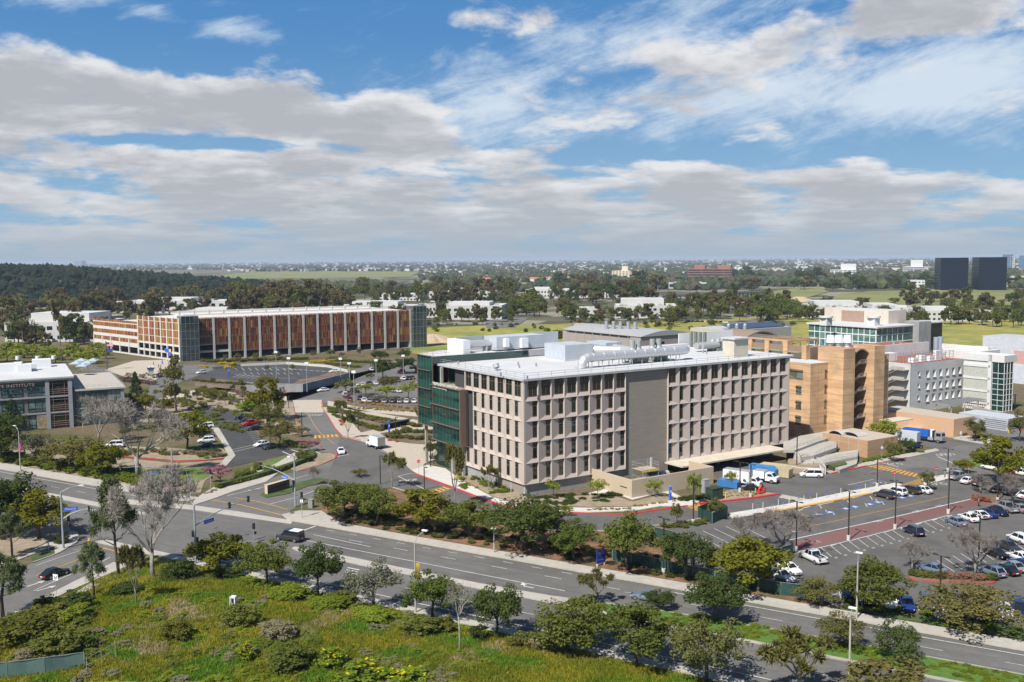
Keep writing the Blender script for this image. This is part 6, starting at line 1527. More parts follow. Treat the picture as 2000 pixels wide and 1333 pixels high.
def mk_gum(nm, leaf, n=3, detail=(34, 34), bark='greybark', one=False, size=.04):
    out = []
    for v in range(n):
        rnd = random.Random(200+v); cs, rr = [], []
        for k in range(9):
            z = rnd.uniform(.38, .93); a = rnd.uniform(0, 6.28); q = rnd.uniform(.05, .36)*(1.1-.5*abs(z-.62)/.3*.5); x, y = q*math.cos(a), q*math.sin(a)
            for _ in range(detail[0]//9+1): cs.append((x+rnd.gauss(0, .07), y+rnd.gauss(0, .07), z+rnd.gauss(0, .05))); rr.append(rnd.uniform(.06, .12))
        V = leaves_on(np.array(cs), np.array(rr), detail[1], size, up=.2); V[..., 2] = np.minimum(V[..., 2], 1)
        tm = MB(); tm.path([(0, 0, -.02), (.01, 0, .3), (rnd.gauss(0, .03), rnd.gauss(0, .03), .85)], [.03, .022, .006], 5)
        for k in range(4): limb(tm, (0, 0, .3+.1*k), (rnd.gauss(0, .6), rnd.gauss(0, .6), 1), .3, .012, 0, nseg=2, rnd=rnd)
        if one:
            nV = len(tm.v); me = bpy.data.meshes.new(nm); me.from_pydata(tm.v+[tuple(q) for q in V.reshape(-1, 3).tolist()], [], tm.f+[tuple(range(nV+4*i, nV+4*i+4)) for i in range(len(V))])
            me.materials.append(MT[bark]); me.materials.append(LM[leaf]); me.polygons.foreach_set('material_index', [0]*len(tm.f)+[1]*len(V)); me.update()
            o = bpy.data.objects.new(nm, me); out.append(o)
        else: out.append(proto(nm, quads_mesh('crown', V, LM[leaf]), tm.mesh('trunk', MT[bark], True)))
    return out
add_tree('gum', mk_gum('gum_tree', 'gum', 3, (54, 30)))
add_tree('airy', mk_gum('airy_tree', 'olive', 2, (70, 40), size=.024))
PTF = {'gum': mk_gum('gum_tree', 'gum', 4, (90, 24), one=True, size=.045), 'gumg': mk_gum('eucalyptus_tree', 'gumg', 3, (90, 24), one=True, size=.045)}
def one_mesh(nm, leaf, n=3, zc=.55, rz=.45, nclump=26, nleaf=26, size=.055, bot=.6, bark='bark'):
    out = []
    for v in range(n):
        c = crown_centres(nclump, .42, rz*.85, zc, .45, bot, .03); V = leaves_on(c, RNG.uniform(.1, .18, len(c)), nleaf, size, squash=.8); V[..., 2] = np.clip(V[..., 2], .0, 1)
        tm = MB().tube((0, 0, -.03), (0, 0, zc), .03, .02, 5); nV = len(tm.v); me = bpy.data.meshes.new(nm)
        me.from_pydata(tm.v+[tuple(q) for q in V.reshape(-1, 3).tolist()], [], tm.f+[tuple(range(nV+4*i, nV+4*i+4)) for i in range(len(V))])
        me.materials.append(MT[bark]); me.materials.append(LM[leaf]); me.polygons.foreach_set('material_index', [0]*len(tm.f)+[1]*len(V)); me.update(); out.append(bpy.data.objects.new(nm, me))
    return out
PTF['round'] = one_mesh('round_tree', 'oak'); PTF['lime'] = one_mesh('leafy_tree', 'bright'); PTF['darkr'] = one_mesh('dark_tree', 'dark')
SH = {k: one_mesh(nm, lf, 3, .42, .5, nc, nl, sz, .95) for k, nm, lf, nc, nl, sz in (('shrub','shrub','shrub',34,40,.05),('lime','shrub','lime',34,40,.05),('sage','sage_shrub','greysh',34,44,.05),('flower','flowering_shrub','lime',30,34,.05),('pink','flowering_shrub','pink',26,30,.05),('rose','flowering_shrub','rose',30,34,.05),('dark','shrub','dark',34,40,.05),('yellow','flowering_shrub','flower',30,34,.06),('red','red_shrub','red',24,26,.05),('grass','grass_clump','gold',20,26,.06),('twig','bare_shrub','twig',30,44,.03))}
SHF = {k: one_mesh(v[0].name.split('.')[0], lf, 2, .42, .5, 44, 90, .034, .95) for k, v, lf in ((k, SH[k], lf) for k, lf in (('shrub','shrub'),('lime','lime'),('sage','greysh'),('dark','dark')))}
for o in SH['flower']:                 # lime shrub with yellow daisies over its top
    me = o.data; me.materials.append(LM['flower']); r_ = np.array([2 if RNG.random() < .16 and p.center.z > .5 else p.material_index for p in me.polygons]); me.polygons.foreach_set('material_index', r_)
RV = random.Random(5)
def tree(kind, x, y, wpx, yt, label, cat='tree', group=None, ground=None, v=None, xt=None):
    p = ground or P(x, y, .1); h = (hz(p, yt)-p.z)*1.02; w = wpx*(Vector((p.x, p.y, H-p.z-h/2)).length)/FPX
    pr = PT[kind]; pr = pr[(v if v is not None else RV.randrange(len(pr))) % len(pr)]
    r = dup(pr); r.location = p; r.rotation_euler = (0, 0, RV.uniform(0, 6.28)); r.scale = (w*RV.uniform(.92, 1.1), w*RV.uniform(.88, 1.06), h); r.rotation_euler.x, r.rotation_euler.y = RV.gauss(0, .035), RV.gauss(0, .035); return tag(r, label, cat, group)
def shrub(kind, x, y, wpx, hpx, label, group=None, on=None, cat='shrub'):
    p = (on or P)(x, y); m = (Vector((p.x, p.y, H)).length)/FPX; o = dup(RV.choice(SHF.get(kind) or SH[kind])); o.location = p; o.rotation_euler = (0, 0, RV.uniform(0, 6.28)); o.scale = (wpx*m*RV.uniform(.85, 1.2), wpx*m, hpx*m*1.1); return tag(o, label, cat, group)
# ---- near side of the avenue, left to right
T = tree
T('mag', 428, 1120, 106, 1043, 'round glossy yellow-green tree beside the tall signal mast, south kerb')
T('oak', 520, 1144, 100, 1053, 'oak south of the avenue, just below the dark camper pickup')
T('dark', 621, 1164, 92, 1063, 'dark oak south of the avenue, second to the right of the glossy round tree')
T('grey', 730, 1190, 102, 1092, 'thin greyish oak south of the avenue with see-through crown')
T('oak', 845, 1208, 102, 1112, 'oak at the foot of the street lamp with the hanging banner, south kerb')
T('dark', 970, 1246, 96, 1136, 'dark oak just right of the dead white tree by the south kerb')
T('bush', 1108, 1272, 142, 1158, 'biggest bush-like oak with foliage to the ground by the south kerb')
T('oak', 1242, 1303, 146, 1178, 'wide oak right of the biggest bush-like oak, south kerb', v=1)
T('olive', 1380, 1334, 150, 1198, 'tall pale green oak south of the avenue, cut by the bottom edge', v=0)
T('thin', 1560, 1352, 140, 1240, 'grey sparse tree at the bottom edge left of the leaning globe lamp')
T('willow', 1742, 1372, 128, 1290, 'yellowing tree at the bottom edge below the conical median tree')
# ---- median
T('thin', 1167, 1178, 64, 1117, 'small sparse tree at the tip of the planted median')
T('dark', 1288, 1190, 50, 1151, 'small dark round tree on the median hiding the silver convertible')
T('dark', 1395, 1216, 108, 1124, 'large dark rounded tree on the planted median')
T('olive', 1637, 1264, 84, 1196, 'greyish round tree on the median left of the conical tree')
T('cone', 1757, 1291, 96, 1193, 'dark conical tree on the planted median')
# ---- verge between avenue and loop drive
T('oak', 674, 1013, 128, 935, 'leftmost oak of the verge row, beside the green utility cabinet')
T('oak', 737, 1024, 84, 943, 'second oak of the verge row counted from the green utility cabinet')
T('mag', 826, 1036, 124, 960, 'third oak of the verge row, yellow-green, above the white trunk tree')
T('oak', 918, 1054, 96, 977, 'fourth oak of the verge row counted from the green utility cabinet')
T('dark', 1020, 1076, 150, 972, 'broad dark oak of the verge row behind the kerbside lamp')
T('oak', 1121, 1095, 92, 1018, 'oak of the verge row left of the blue campus sign')
T('grey', 1100, 1062, 90, 1008, 'pale oak at the back of the verge row, near the loop drive')
T('oak', 1225, 1114, 128, 1003, 'tall oak of the verge row just right of the blue campus sign', v=2)
T('dark', 1341, 1131, 96, 1034, 'dense oak before the dark lot lamp and the green screened fence')
T('mag', 1460, 1153, 144, 1050, 'widest yellow-green tree in front of the green screened fence')
T('olive', 1598, 1180, 80, 1130, 'low olive tree at the right end of the green screened fence')
T('oak', 1721, 1196, 130, 1096, 'wide oak over the row of navy cars by the avenue')
T('olive', 1888, 1226, 146, 1142, 'spreading olive tree over the white cars by the avenue')
T('olive', 702, 931, 28, 915, 'small grey-green tree behind the verge row at the drive mouth')
# ---- left foreground
T('dark', -4, 1046, 112, 914, 'large dark tree cut by the left edge south of the avenue')
T('mag', 76, 1052, 96, 962, 'round golden-green tree behind the left signal mast')
T('pine', 24, 1090, 80, 1000, 'feathery pine at the left edge behind the side street')
T('pine', 6, 1206, 116, 1085, 'largest pine at the left edge, over the side street')
T('pine', 184, 1168, 76, 1063, 'small round pine right of the two-arrow lane sign', ground=Pg(184, 1168))
T('pine', 232, 1124, 112, 938, 'tall open pine left of the great bare sycamore', ground=Pg(232, 1122))
T('barew', 300, 1126, 138, 938, 'great bare sycamore in the centre of the knoll edge', ground=Pg(299, 1126), v=0)
T('thin', 266, 1179, 54, 1072, 'slim grey sapling with few leaves on the grassy knoll', ground=Pg(266, 1179))
T('dead', 898, 1270, 70, 1143, 'leaning dead white tree on the knoll by the avenue', ground=Pg(898, 1270))
# ---- north-west verge and clinic
T('dark', 2, 902, 66, 828, 'dark oak at the left edge beside the street lamp with a purple banner')
T('grey', 68, 909, 60, 842, 'greyish oak right of the lamp with the purple banner')
T('olive', 136, 917, 90, 847, 'wide olive oak before the clinic, right of the greyish oak')
T('dark', 153, 917, 34, 880, 'little dark oak tucked under the wide olive oak')
T('mag', 198, 930, 82, 863, 'dark gold oak nearest the bare sycamore in front of the clinic')
T('barew', 270, 933, 150, 788, 'huge bare pale-limbed sycamore before the clinic car park', v=1)
T('barew', 192, 868, 72, 786, 'slim bare sycamore against the clinic terrace wing', v=0)
T('fir', 28, 842, 50, 757, 'dark green conifer against the clinic lettering')
T('dark', 8, 862, 70, 806, 'dark tree below the conifer at the clinic corner')
T('mag', 366, 882, 82, 808, 'dense gold-green tree on the clinic car-park island')
T('airy', 345, 806, 72, 698, 'tall airy tree in front of the louvred garage corner')
T('fir', 268, 790, 36, 727, 'narrow green conifer right of the clinic terrace')
T('mag', 285, 806, 40, 768, 'low bright tree under the narrow conifer')
T('mag', 322, 808, 34, 775, 'low bright tree under the tall airy tree')
T('mag', 524, 822, 70, 738, 'tall round gold-green tree at the campus drive, upper of three', v=1)
T('olive', 524, 840, 70, 784, 'middle one of three gold-green trees beside the campus drive')
T('olive', 547, 874, 66, 816, 'lower one of three gold-green trees beside the campus drive')
T('grey', 590, 853, 30, 832, 'small silvery olive tree beside the drive crosswalk')
T('budding', 604, 882, 34, 862, 'purple-blossomed tree at the tip of the hedge')
T('budding', 430, 944, 50, 912, 'purple-blossomed tree behind the corner signal post')
T('bare', 614, 948, 22, 914, 'thin bare sapling on the sign island')
# ---- parking lot trees
T('bare', 1530, 1085, 112, 1003, 'bare crape tree by the brick lane, in front of the yellow-green tree', v=0)
T('bare', 1458, 1066, 76, 1008, 'bare crape tree in front of the empty bays at the screened fence', v=1)
T('bare', 1781, 1114, 56, 1062, 'small bare tree at the left end of the red-kerbed island', v=2)
T('bare', 1904, 1124, 86, 1043, 'bare pale tree on the red-kerbed island among parked cars', v=0)
T('bare', 1915, 962, 48, 928, 'bare tree in front of the dark pickup, east row', v=1)
T('bare', 1977, 990, 62, 932, 'bare tree at the right edge beside the east row', v=2)
T('mag', 1950, 949, 86, 857, 'big golden-green tree by the east street lawn')
T('mag', 1881, 923, 32, 897, 'small round tree between the silver pickup and the east street')
T('olive', 1904, 862, 36, 812, 'round grey-green tree by the grey shed')
T('olive', 1746, 902, 32, 856, 'slim olive tree against the orange annex wall')
T('olive', 1810, 957, 30, 916, 'small tree at the end of the yellow crosswalk')
T('young', 1728, 862, 54, 820, 'bright bushy tree beside the annex roof')
T('olive', 1992, 862, 40, 800, 'grey tree at the right edge by the grey shed')
T('dark', 1772, 884, 26, 856, 'dark shrub-like tree at the corner of the annex', v=1)
# ---- young trees at the tan building
for x, y, w, t, l in ((1081,971,30,935,'young tree at the concrete base, left of the yard door'),(1167,973,36,934,'bright young tree in front of the service yard corner door'),(1279,971,28,935,'young tree against the long beige yard wall'),(1356,986,34,920,'tall young tree at the right end of the beige yard wall'),(1428,953,24,919,'young tree before the blue dumpster'),(1105,1008,24,986,'slim young tree at the red kerb of the loop drive')): T('young', x, y, w, t, l)
T('willow', 1322, 1026, 26, 983, 'small tree left of the green screened planter')
T('willow', 1399, 1016, 30, 972, 'small tree inside the green screened planter')
T('thin', 888, 992, 52, 878, 'young sycamore with white trunk by the loop crosswalk', v=0)
T('thin', 766, 952, 46, 888, 'sparse young tree at the loop drive stop line', v=1)
T('thin', 846, 905, 36, 868, 'sparse young tree before the glazed entrance', v=0)
T('thin', 955, 958, 34, 912, 'sparse young tree by the left facade of the tan building', v=1)
T('thin', 826, 832, 30, 796, 'sparse young tree at the foot of the tall glass bay', v=1)
T('thin', 666, 820, 30, 785, 'sparse young tree in the drive bed, near the warning sign', v=0)
T('thin', 680, 858, 26, 806, 'sparse young tree behind the yellow warning sign', v=1)
# ---- mid car park
for k, x, y, w, t, l in (('young',714.5,772,36,748,'bright tree in the middle car park, left of two bright trees'),('young',756,780,42,752,'bright tree in the middle car park before the parked row'),('young',798,782,36,745,'bright tree in the middle car park nearest the glass bay'),('willow',676,767,40,741,'yellow-green tree at the corner of the middle car park'),('olive',758,764,40,732,'grey-green tree behind the bright trees of the middle car park'),('dark',748,740,40,702,'dark round tree at the far side of the middle car park'),('dark',788,730,42,698,'dark wide tree at the far side of the middle car park, by the glass tower'),('olive',812,728,30,712,'small olive tree behind the glass bay'),('dark',742,706,38,684,'dark tree at the foot of the right glass stair tower'),('dark',790,704,28,682,'dark tree right of the right glass stair tower'),('thin',724,748,18,730,'small sparse tree at the middle car park entry')): T(k, x, y, w, t, l)
for x, y, w, t in ((458,722,10,709),(521,726,9,712),(571,725,9,711),(416,748,9,737),(471,753,11,740),(395,712,10,700)): T('willow', x, y, w, t, 'tiny tree in a planting strip of the raised deck car park', group='tiny trees on the deck car park')
for x, y, w, t in ((415,790,16,768),(440,792,18,770),(455,772,14,752),(475,775,14,756),(385,786,15,764),(365,790,14,770)): T('thin', x, y, w, t, 'leafless sapling on the bank above the clinic car park', group='saplings above the clinic car park')
for x, y, w, t in ((464,708,14,690),(500,706,12,688),(540,703,16,686),(612,700,14,684),(645,698,18,682),(440,708,10,692),(700,697,10,678),(668,699,12,688)): T('willow', x, y, w, t, 'small tree in the strip before the louvred garage', group='small trees along the garage front')
for k in range(22): 
    x = -8+10*k+RV.uniform(-4, 4); y = RV.uniform(692, 712); o = dup(RV.choice(PTF['lime'])); p = P(x, y); m = p.length/FPX; o.location = p; s = RV.uniform(24, 36)*m; o.scale = (s, s, RV.uniform(18, 27)*m); o.rotation_euler = (0, 0, RV.uniform(0, 6)); tag(o, 'bright leafy tree in the row behind the clinic', 'tree', 'bright trees behind the clinic')
# ---- gum belts beyond
def belt(kinds, poly, n, hpx, wr, label, group, cat='tree', sh=False):
    x0, x1, y0, y1 = poly
    for i in range(n):
        x, y = RV.uniform(x0, x1), RV.uniform(y0, y1); k = RV.choice(kinds); o = dup(RV.choice((SH if sh else PTF)[k])); p = P(x, y); m = p.length/FPX; h = RV.uniform(*hpx)*m; w = h*RV.uniform(*wr)
        o.location = p; o.rotation_euler = (0, 0, RV.uniform(0, 6.28)); o.scale = (w, w, h); tag(o, label, cat, group)
for x, y, w, t in ((118,676,34,586),(146,662,36,590),(44,684,30,626),(22,640,46,580),(60,628,44,592),(88,690,32,650),(68,683,36,648),(10,660,30,612)):
    T('gum', x, y, w, t, 'tall gum tree in front of the white office left of the garage', group='gum trees before the left white office')
belt(['gum','gum','gumg'], (0,330,604,640), 40, (28,48), (.7,1.0), 'gum tree between the dark hill and the garage', 'gum trees behind the garage')
belt(['gum','gum','gumg'], (330,460,590,615), 19, (24,38), (.7,1.0), 'gum tree between the dark hill and the garage', 'gum trees behind the garage')
belt(['gum','gum','gum','gumg'], (455,680,604,632), 54, (40,64), (.7,1.05), 'brown gum tree of the dense grove behind the garage', 'gum grove behind the garage')
belt(['gum','gumg','round'], (690,830,578,604), 22, (22,38), (.7,1.0), 'gum tree among the white offices', 'gum trees among the white offices')
belt(['gum','gum','gumg'], (800,1000,574,602), 30, (26,42), (.7,1.0), 'gum tree among the white offices', 'gum trees among the white offices')
belt(['gumg','round'], (826,1000,618,640), 20, (16,32), (.5,.9), 'slim tree in front of the white offices', 'slim trees before the white offices')
belt(['gumg','gum','round','round'], (985,1110,590,622), 32, (24,40), (.6,1.0), 'gum tree among the white offices', 'gum trees among the white offices')
belt(['gum','gum','darkr'], (1090,1290,556,602), 46, (22,38), (.8,1.2), 'dark gum tree of the belt before the freeway', 'gum belt before the freeway')
belt(['gumg','round','gum'], (1100,1330,620,640), 30, (16,32), (.7,1.1), 'tree at the meadow edge before the white offices', 'trees at the meadow edge')
belt(['gum','gumg','round'], (1290,1540,598,634), 49, (22,44), (.6,1.0), 'tree around the far office car park', 'trees round the far office car park')
belt(['round'], (1478,1590,606,632), 22, (22,34), (.9,1.2), 'round green tree by the far office car park', 'round trees by the far office car park')
belt(['gumg','gum','round'], (1600,2000,608,642), 49, (18,38), (.7,1.1), 'tree among the offices right of the teal lab', 'trees behind the teal lab')
belt(['gum','gum','darkr'], (1740,2010,588,606), 24, (18,30), (.8,1.3), 'grey gum at the foot of the green hill', 'gums at the foot of the green hill')
belt(['gum','darkr'], (1400,1760,545,568), 35, (14,26), (1.0,1.5), 'dark tree beside the freeway', 'dark trees beside the freeway')
belt(['darkr'], (1760,2000,556,566), 22, (14,24), (.8,1.2), 'dark tree at the foot of the black towers', 'dark trees before the black towers')
belt(['shrub','lime','dark'], (800,1560,634,650), 62, (7,13), (1.0,1.6), 'shrub along the far edge of the yellow meadow', 'shrubs along the yellow meadow', 'shrub', True)
for x0, x1, yb, hh in OFF:
    for _ in range(int((x1-x0)/13)+2):
        x = RV.uniform(x0-8, x1+8); k = RV.choice(('gum', 'gumg', 'gumg', 'round')); belt([k], (x, x+1, yb+1, yb+6), 1, (hh*.7, hh*1.5), (.5, .95), 'loose tree standing close before a white office', 'trees close before the white offices')
for x, y, w, t in ((1110,678,60,642),(1135,672,36,646)): tree('dark', x, y, w, t, 'dark clump of trees between meadow and the pinkish hall', group='dark clump by the pinkish hall')
for x, y, w, t in ((1975,745,30,692),(1960,742,18,690),(1988,738,24,694)): tree('airy', x, y, w, t, 'loose tree between the white lab and the lilac block', group='loose trees by the lilac block')
# ---- shrubs
S_ = shrub
def patch(kind, pts, w, h, label, group, on=None, jit=2, cat='shrub'):
    for x, y in pts: S_(kind, x+RV.uniform(-jit, jit), y+RV.uniform(-jit, jit)*.5, w*RV.uniform(.8, 1.25), h*RV.uniform(.8, 1.2), label, group, on, cat)
COVER = {}
def cover(kind, pts, w, h, on=None, jit=2):
    for x, y in pts:
        p = (on or P)(x+RV.uniform(-jit, jit), y+RV.uniform(-jit, jit)*.5); m = Vector((p.x, p.y, H)).length/FPX
        COVER.setdefault(kind, []).append((p, RV.uniform(0, 6.28), w*RV.uniform(.7, 1.3)*m, h*RV.uniform(.7, 1.2)*m*1.15))
def bake_cover(name):
    for kind, L in COVER.items():
        out, mi = [], []
        for i in range(3):
            me = SH[kind][i].data; a = np.empty(len(me.vertices)*3, np.float32); me.vertices.foreach_get('co', a); a = a.reshape(-1, 3)
            nq = sum(1 for p in me.polygons if p.material_index); a = a[-nq*4:]
            for p, r, w, h in L[i::3]:
                c, s = math.cos(r)*w, math.sin(r)*w; out.append(np.stack([a[:,0]*c-a[:,1]*s+p.x, a[:,0]*s+a[:,1]*c+p.y, a[:,2]*h+p.z], 1).reshape(-1, 4, 3))
        tag(link(name, quads_mesh(name, np.concatenate(out), SH[kind][0].data.materials[1])), kind='stuff')
    COVER.clear()
def row(a, b, n): return [(a[0]+(b[0]-a[0])*k/max(1, n-1), a[1]+(b[1]-a[1])*k/max(1, n-1)) for k in range(n)]
for k, x, y, w, h, l in (('shrub',345,1248,54,34,'round green shrub in the middle of the knoll'),('shrub',470,1222,66,40,'dark shrub left of the white knoll box'),('dark',350,1130,70,34,'dark shrub at the foot of the bare sycamore'),('dark',445,1128,60,20,'dark low shrub under the glossy round tree'),('shrub',570,1302,84,42,'rounded green shrub at the lower centre of the knoll'),('flower',648,1300,66,34,'yellow-flecked shrub right of the rounded green shrub'),('flower',705,1328,90,36,'yellow-flowered shrub at the bottom edge, left one'),('flower',800,1332,90,24,'yellow-flowered shrub at the bottom edge, right one'),('shrub',815,1236,74,34,'brownish shrub under the oak with the banner lamp'),('shrub',870,1232,50,28,'green shrub beside the dead white tree'),('dark',935,1250,40,30,'bright shrub right of the dead white tree'),('sage',545,1245,80,30,'pale grey dry shrub in the centre of the knoll'),('flower',478,1290,44,36,'yellow-flecked shrub at lower left of the knoll'),('shrub',50,1250,110,52,'big shrub mass at the left edge below the pine'),('shrub',100,1215,80,36,'shrub mass beside the side-street walk'),('dark',150,1192,70,34,'dark shrub by the concrete lids'),('dark',90,1188,44,24,'dark shrub at the side-street corner'),('shrub',120,1276,90,44,'olive shrub above the green fence cloth'),('sage',60,1292,50,24,'dry shrub at the left above the fence'),('lime',150,1212,60,30,'bright weed patch behind the dark shrub'),('shrub',660,1180,80,22,'low green shrub under the dark oak, south kerb'),('lime',560,1166,90,22,'bright low shrub under the camper-side oak'),('lime',640,1186,90,20,'bright low shrub right of the camper-side oak'),('lime',720,1210,80,20,'bright low shrub under the thin greyish oak'),('dark',250,1160,50,22,'dark shrub in shade behind the slim sapling'),('shrub',1005,1262,40,16,'low shrub at the foot of the dark oak by the kerb')):
    S_(k, x, y, w, h, l, None, Pg)
def clus(n, x0, x1, y0, y1, k=6, sx=28, sy=9):
    o = []
    while len(o) < n:
        cx, cy = RV.uniform(x0, x1), RV.uniform(y0, y1)
        for _ in range(RV.randint(2, k)): o.append((cx+RV.gauss(0, sx), cy+RV.gauss(0, sy)))
    return o
def kn(x, y): p = Pg(x, y); s, t = avs(p); return p if t < -29.5 and Vector((p.x-CL0.x, p.y-CL0.y, 0)).dot(CLN) > 1 else P(300, 1290)
cover('lime', clus(110, 60, 1000, 1150, 1335), 22, 8, kn); cover('sage', clus(75, 120, 900, 1170, 1335), 24, 9, kn); cover('shrub', clus(40, 20, 700, 1160, 1335), 22, 9, kn); cover('flower', clus(40, 420, 860, 1240, 1335), 18, 9, kn); cover('lime', row((500,1148),(1000,1252),46), 24, 9, kn, 6); cover('lime', row((470,1132),(900,1226),30), 22, 8, kn, 6); cover('shrub', clus(70, -20, 160, 1190, 1300), 30, 14, kn)
bake_cover('low_scrub')
avp = lambda s, t: Vector((*AV(s, t), .15))
def fill(kind, s0, s1, t0, t1, n, w, h): cover(kind, [(RV.uniform(s0, s1), RV.uniform(t0, t1)) for _ in range(n)], w, h, avp, 0)
fill('lime', 168, 330, -13.5, -9.1, 420, 20, 4.5); fill('lime', 155, 170, -13.6, -11.6, 22, 20, 5); fill('shrub', 160, 330, -13.3, -9.4, 50, 17, 5)
fill('lime', -60, 40, 4.8, 9, 130, 22, 9); fill('shrub', -60, 46, 6, 14, 80, 20, 9); fill('dark', -40, 30, 5, 13, 40, 18, 9)
fill('dark', 92, 168, 4, 13, 120, 16, 6); fill('shrub', 92, 180, 4, 15, 90, 15, 6); fill('lime', 190, 330, 3.6, 8, 150, 20, 6)
cover('lime', clus(110, 285, 520, 770, 835, 5, 9, 3), 13, 5, None); cover('shrub', clus(120, 240, 520, 765, 850, 5, 9, 3), 14, 6); cover('sage', clus(70, 250, 500, 760, 830, 5, 10, 3), 13, 5)
cover('shrub', row((380,745),(590,762),40)+row((640,800),(815,834),60)+row((650,812),(740,842),40)+row((400,708),(600,702),40)+row((640,704),(760,712),30)+row((640,712),(700,718),14), 12, 5); cover('sage', row((655,806),(800,838),30)+row((690,822),(745,842),20), 12, 5)
cover('dark', clus(60, 1040, 1235, 968, 984, 5, 8, 3), 16, 4); cover('lime', clus(50, 900, 1010, 915, 965, 4, 7, 4), 14, 6)
cover('shrub', clus(60, 225, 430, 880, 893, 4, 8, 2), 12, 6)
bake_cover('ground_cover')
hd = tag(MB().strip([P(*q) for q in smooth([(424,955),(455,947),(500,935),(545,921),(580,909),(606,898),(609,888)])], 1.5, 0, 1.1).build('hedge', mat('hedge_leaf', (.055,.085,.014), .95, c2=(.03,.05,.01), scale=3, bump=.8)), 'long clipped hedge curving along the campus drive', 'hedge')
h2 = tag(MB().strip([P(*q) for q in smooth([(556,862),(566,869),(580,874),(592,876)])], 1.6, 0, 1.0).build('hedge', mat('hedge_leaf2', (.06,.10,.014), .95, c2=(.035,.06,.01), scale=3, bump=.8)), 'short clipped hedge at the clinic car-park entry', 'hedge')
V = []
for pts, w in (([(424,955),(455,947),(500,935),(545,921),(580,909),(606,898),(609,888)], 1.5),([(556,862),(566,869),(580,874),(592,876)], 1.6)):
    pp = [P(*q) for q in smooth(pts)]; cs = [a.lerp(b, k/6)+Vector((RNG.uniform(-w/2, w/2), RNG.uniform(-w/2, w/2), .75)) for a, b in zip(pp, pp[1:]) for k in range(6) for _ in range(2)]
    me = quads_mesh('hedge_leaves', leaves_on(np.array([c[:] for c in cs]), np.full(len(cs), .5), 26, .12), LM['lime']); link('leaves', me, hd if w == 1.5 else h2)
patch('shrub', [(488,928),(505,918),(470,935),(592,898),(600,904),(525,925)], 24, 16, 'rounded shrub behind the clipped hedge', 'rounded shrubs behind the hedge')
patch('rose', [(402,966),(410,963),(418,960)], 10, 4, 'red flower clump at the corner sidewalk', 'red flowers at the corner')
patch('lime', row((470,815),(505,818),5), 18, 10, 'green mound shrub at the top of the clinic car park', 'mound shrubs by the clinic car park')
patch('sage', row((300,884),(345,890),6)+row((362,888),(430,893),6), 15, 9, 'agave-like grey plant behind the red clinic kerb', 'grey plants behind the clinic kerb')
patch('lime', row((405,896),(440,891),4), 10, 6, 'small green plant on the clinic island', 'small plants on the clinic island')
S_('lime', 495, 803, 60, 22, 'smooth bright green mound above the clinic car park', cat='shrub')
patch('twig', row((715,782),(728,783),3)+row((740,784),(800,788),12)+[(678,778),(690,772),(694,768)], 14, 12, 'leafless purple shrub before the middle car park row', 'leafless shrubs before the middle car park')
patch('twig', row((236,745),(300,752),10)+row((250,738),(300,740),5), 16, 10, 'leafless shrub bank behind the clinic terrace', 'leafless shrubs behind the clinic')
patch('shrub', row((645,806),(700,812),7)+row((710,818),(815,834),14)+row((690,826),(740,842),7), 17, 8, 'planting clump in the bed beside the campus drive', 'plants in the drive bed')
patch('grass', row((660,797),(818,806),16)+row((690,788),(810,800),10), 13, 5, 'yellow-green clump along the drive paths', 'clumps along the drive paths')
patch('red', [(664,826),(671,828),(667,831),(760,862),(775,864)], 9, 6, 'red plant clump in the drive bed', 'red plants in the drive bed')
patch('shrub', row((760,856),(850,862),9)+row((775,848),(840,846),6)+[(835,882),(850,878),(866,884),(858,895),(845,898)], 16, 11, 'plant in the entrance bed before the glass bay', 'plants in the entrance bed')
patch('shrub', row((868,902),(905,925),6)+row((930,935),(1005,962),10)+[(895,918),(910,925)], 18, 10, 'shrub in the sloping bed along the short facade', 'shrubs along the short facade')
patch('grass', row((890,938),(930,955),5)+row((1040,992),(1110,996),9)+row((1150,998),(1230,996),8)+row((1240,991),(1340,978),9), 12, 5, 'golden grass clump beside the red kerb', 'grass clumps along the red kerb')
patch('grass', [(1405+9*k+4*(j % 2), 962+4.5*j-.4*k) for k in range(9) for j in range(3)], 8, 3, 'small grass tuft in the bed by the fire connection', 'tufts by the fire connection')
patch('dark', row((1335,978),(1385,972),7), 22, 8, 'spreading shrub left of the green transformer', 'shrubs by the transformer')
patch('grass', [(1552,894),(1560,902),(1566,908),(1575,905),(1582,912),(1590,916),(1572,914),(1560,914),(1598,918)], 10, 5, 'round tuft on the slope beside the stairs', 'tufts on the stair slope')
patch('lime', row((1690,902),(1735,893),7)+row((1740,891),(1760,886),4), 14, 6, 'low green shrub along the annex wall', 'shrubs along the annex wall')
patch('shrub', row((1785,1126),(1835,1131),6)+row((1925,1134),(1940,1134),2), 22, 13, 'green shrub on the red-kerbed lot island', 'green shrubs on the lot island')
patch('rose', row((1845,1130),(1918,1134),8)+row((1905,976),(1930,983),4)+[(1955,988),(1965,990)], 19, 12, 'rosy shrub on the red-kerbed lot island', 'rosy shrubs on the lot islands')
patch('yellow', row((430,712),(455,712),4)+row((440,719),(458,719),3)+row((604,710),(655,705),9)+[(394,718),(402,718)], 11, 4.5, 'yellow-flowering shrub before the garage', 'yellow shrubs before the garage')
patch('shrub', [(1905,856),(1915,854),(1925,858),(1880,852),(1935,856),(1870,854)], 14, 8, 'clipped shrub by the yellow hydrant', 'clipped shrubs by the yellow hydrant')
patch('lime', [(1776,884),(1788,882),(1797,884)], 14, 6, 'shrub bed at the annex corner', 'shrubs at the annex corner')
patch('shrub', row((1340,1030),(1380,1020),4)+row((1300,1030),(1330,1030),3), 20, 8, 'green shrub before the screened planter', 'shrubs before the screened planter')
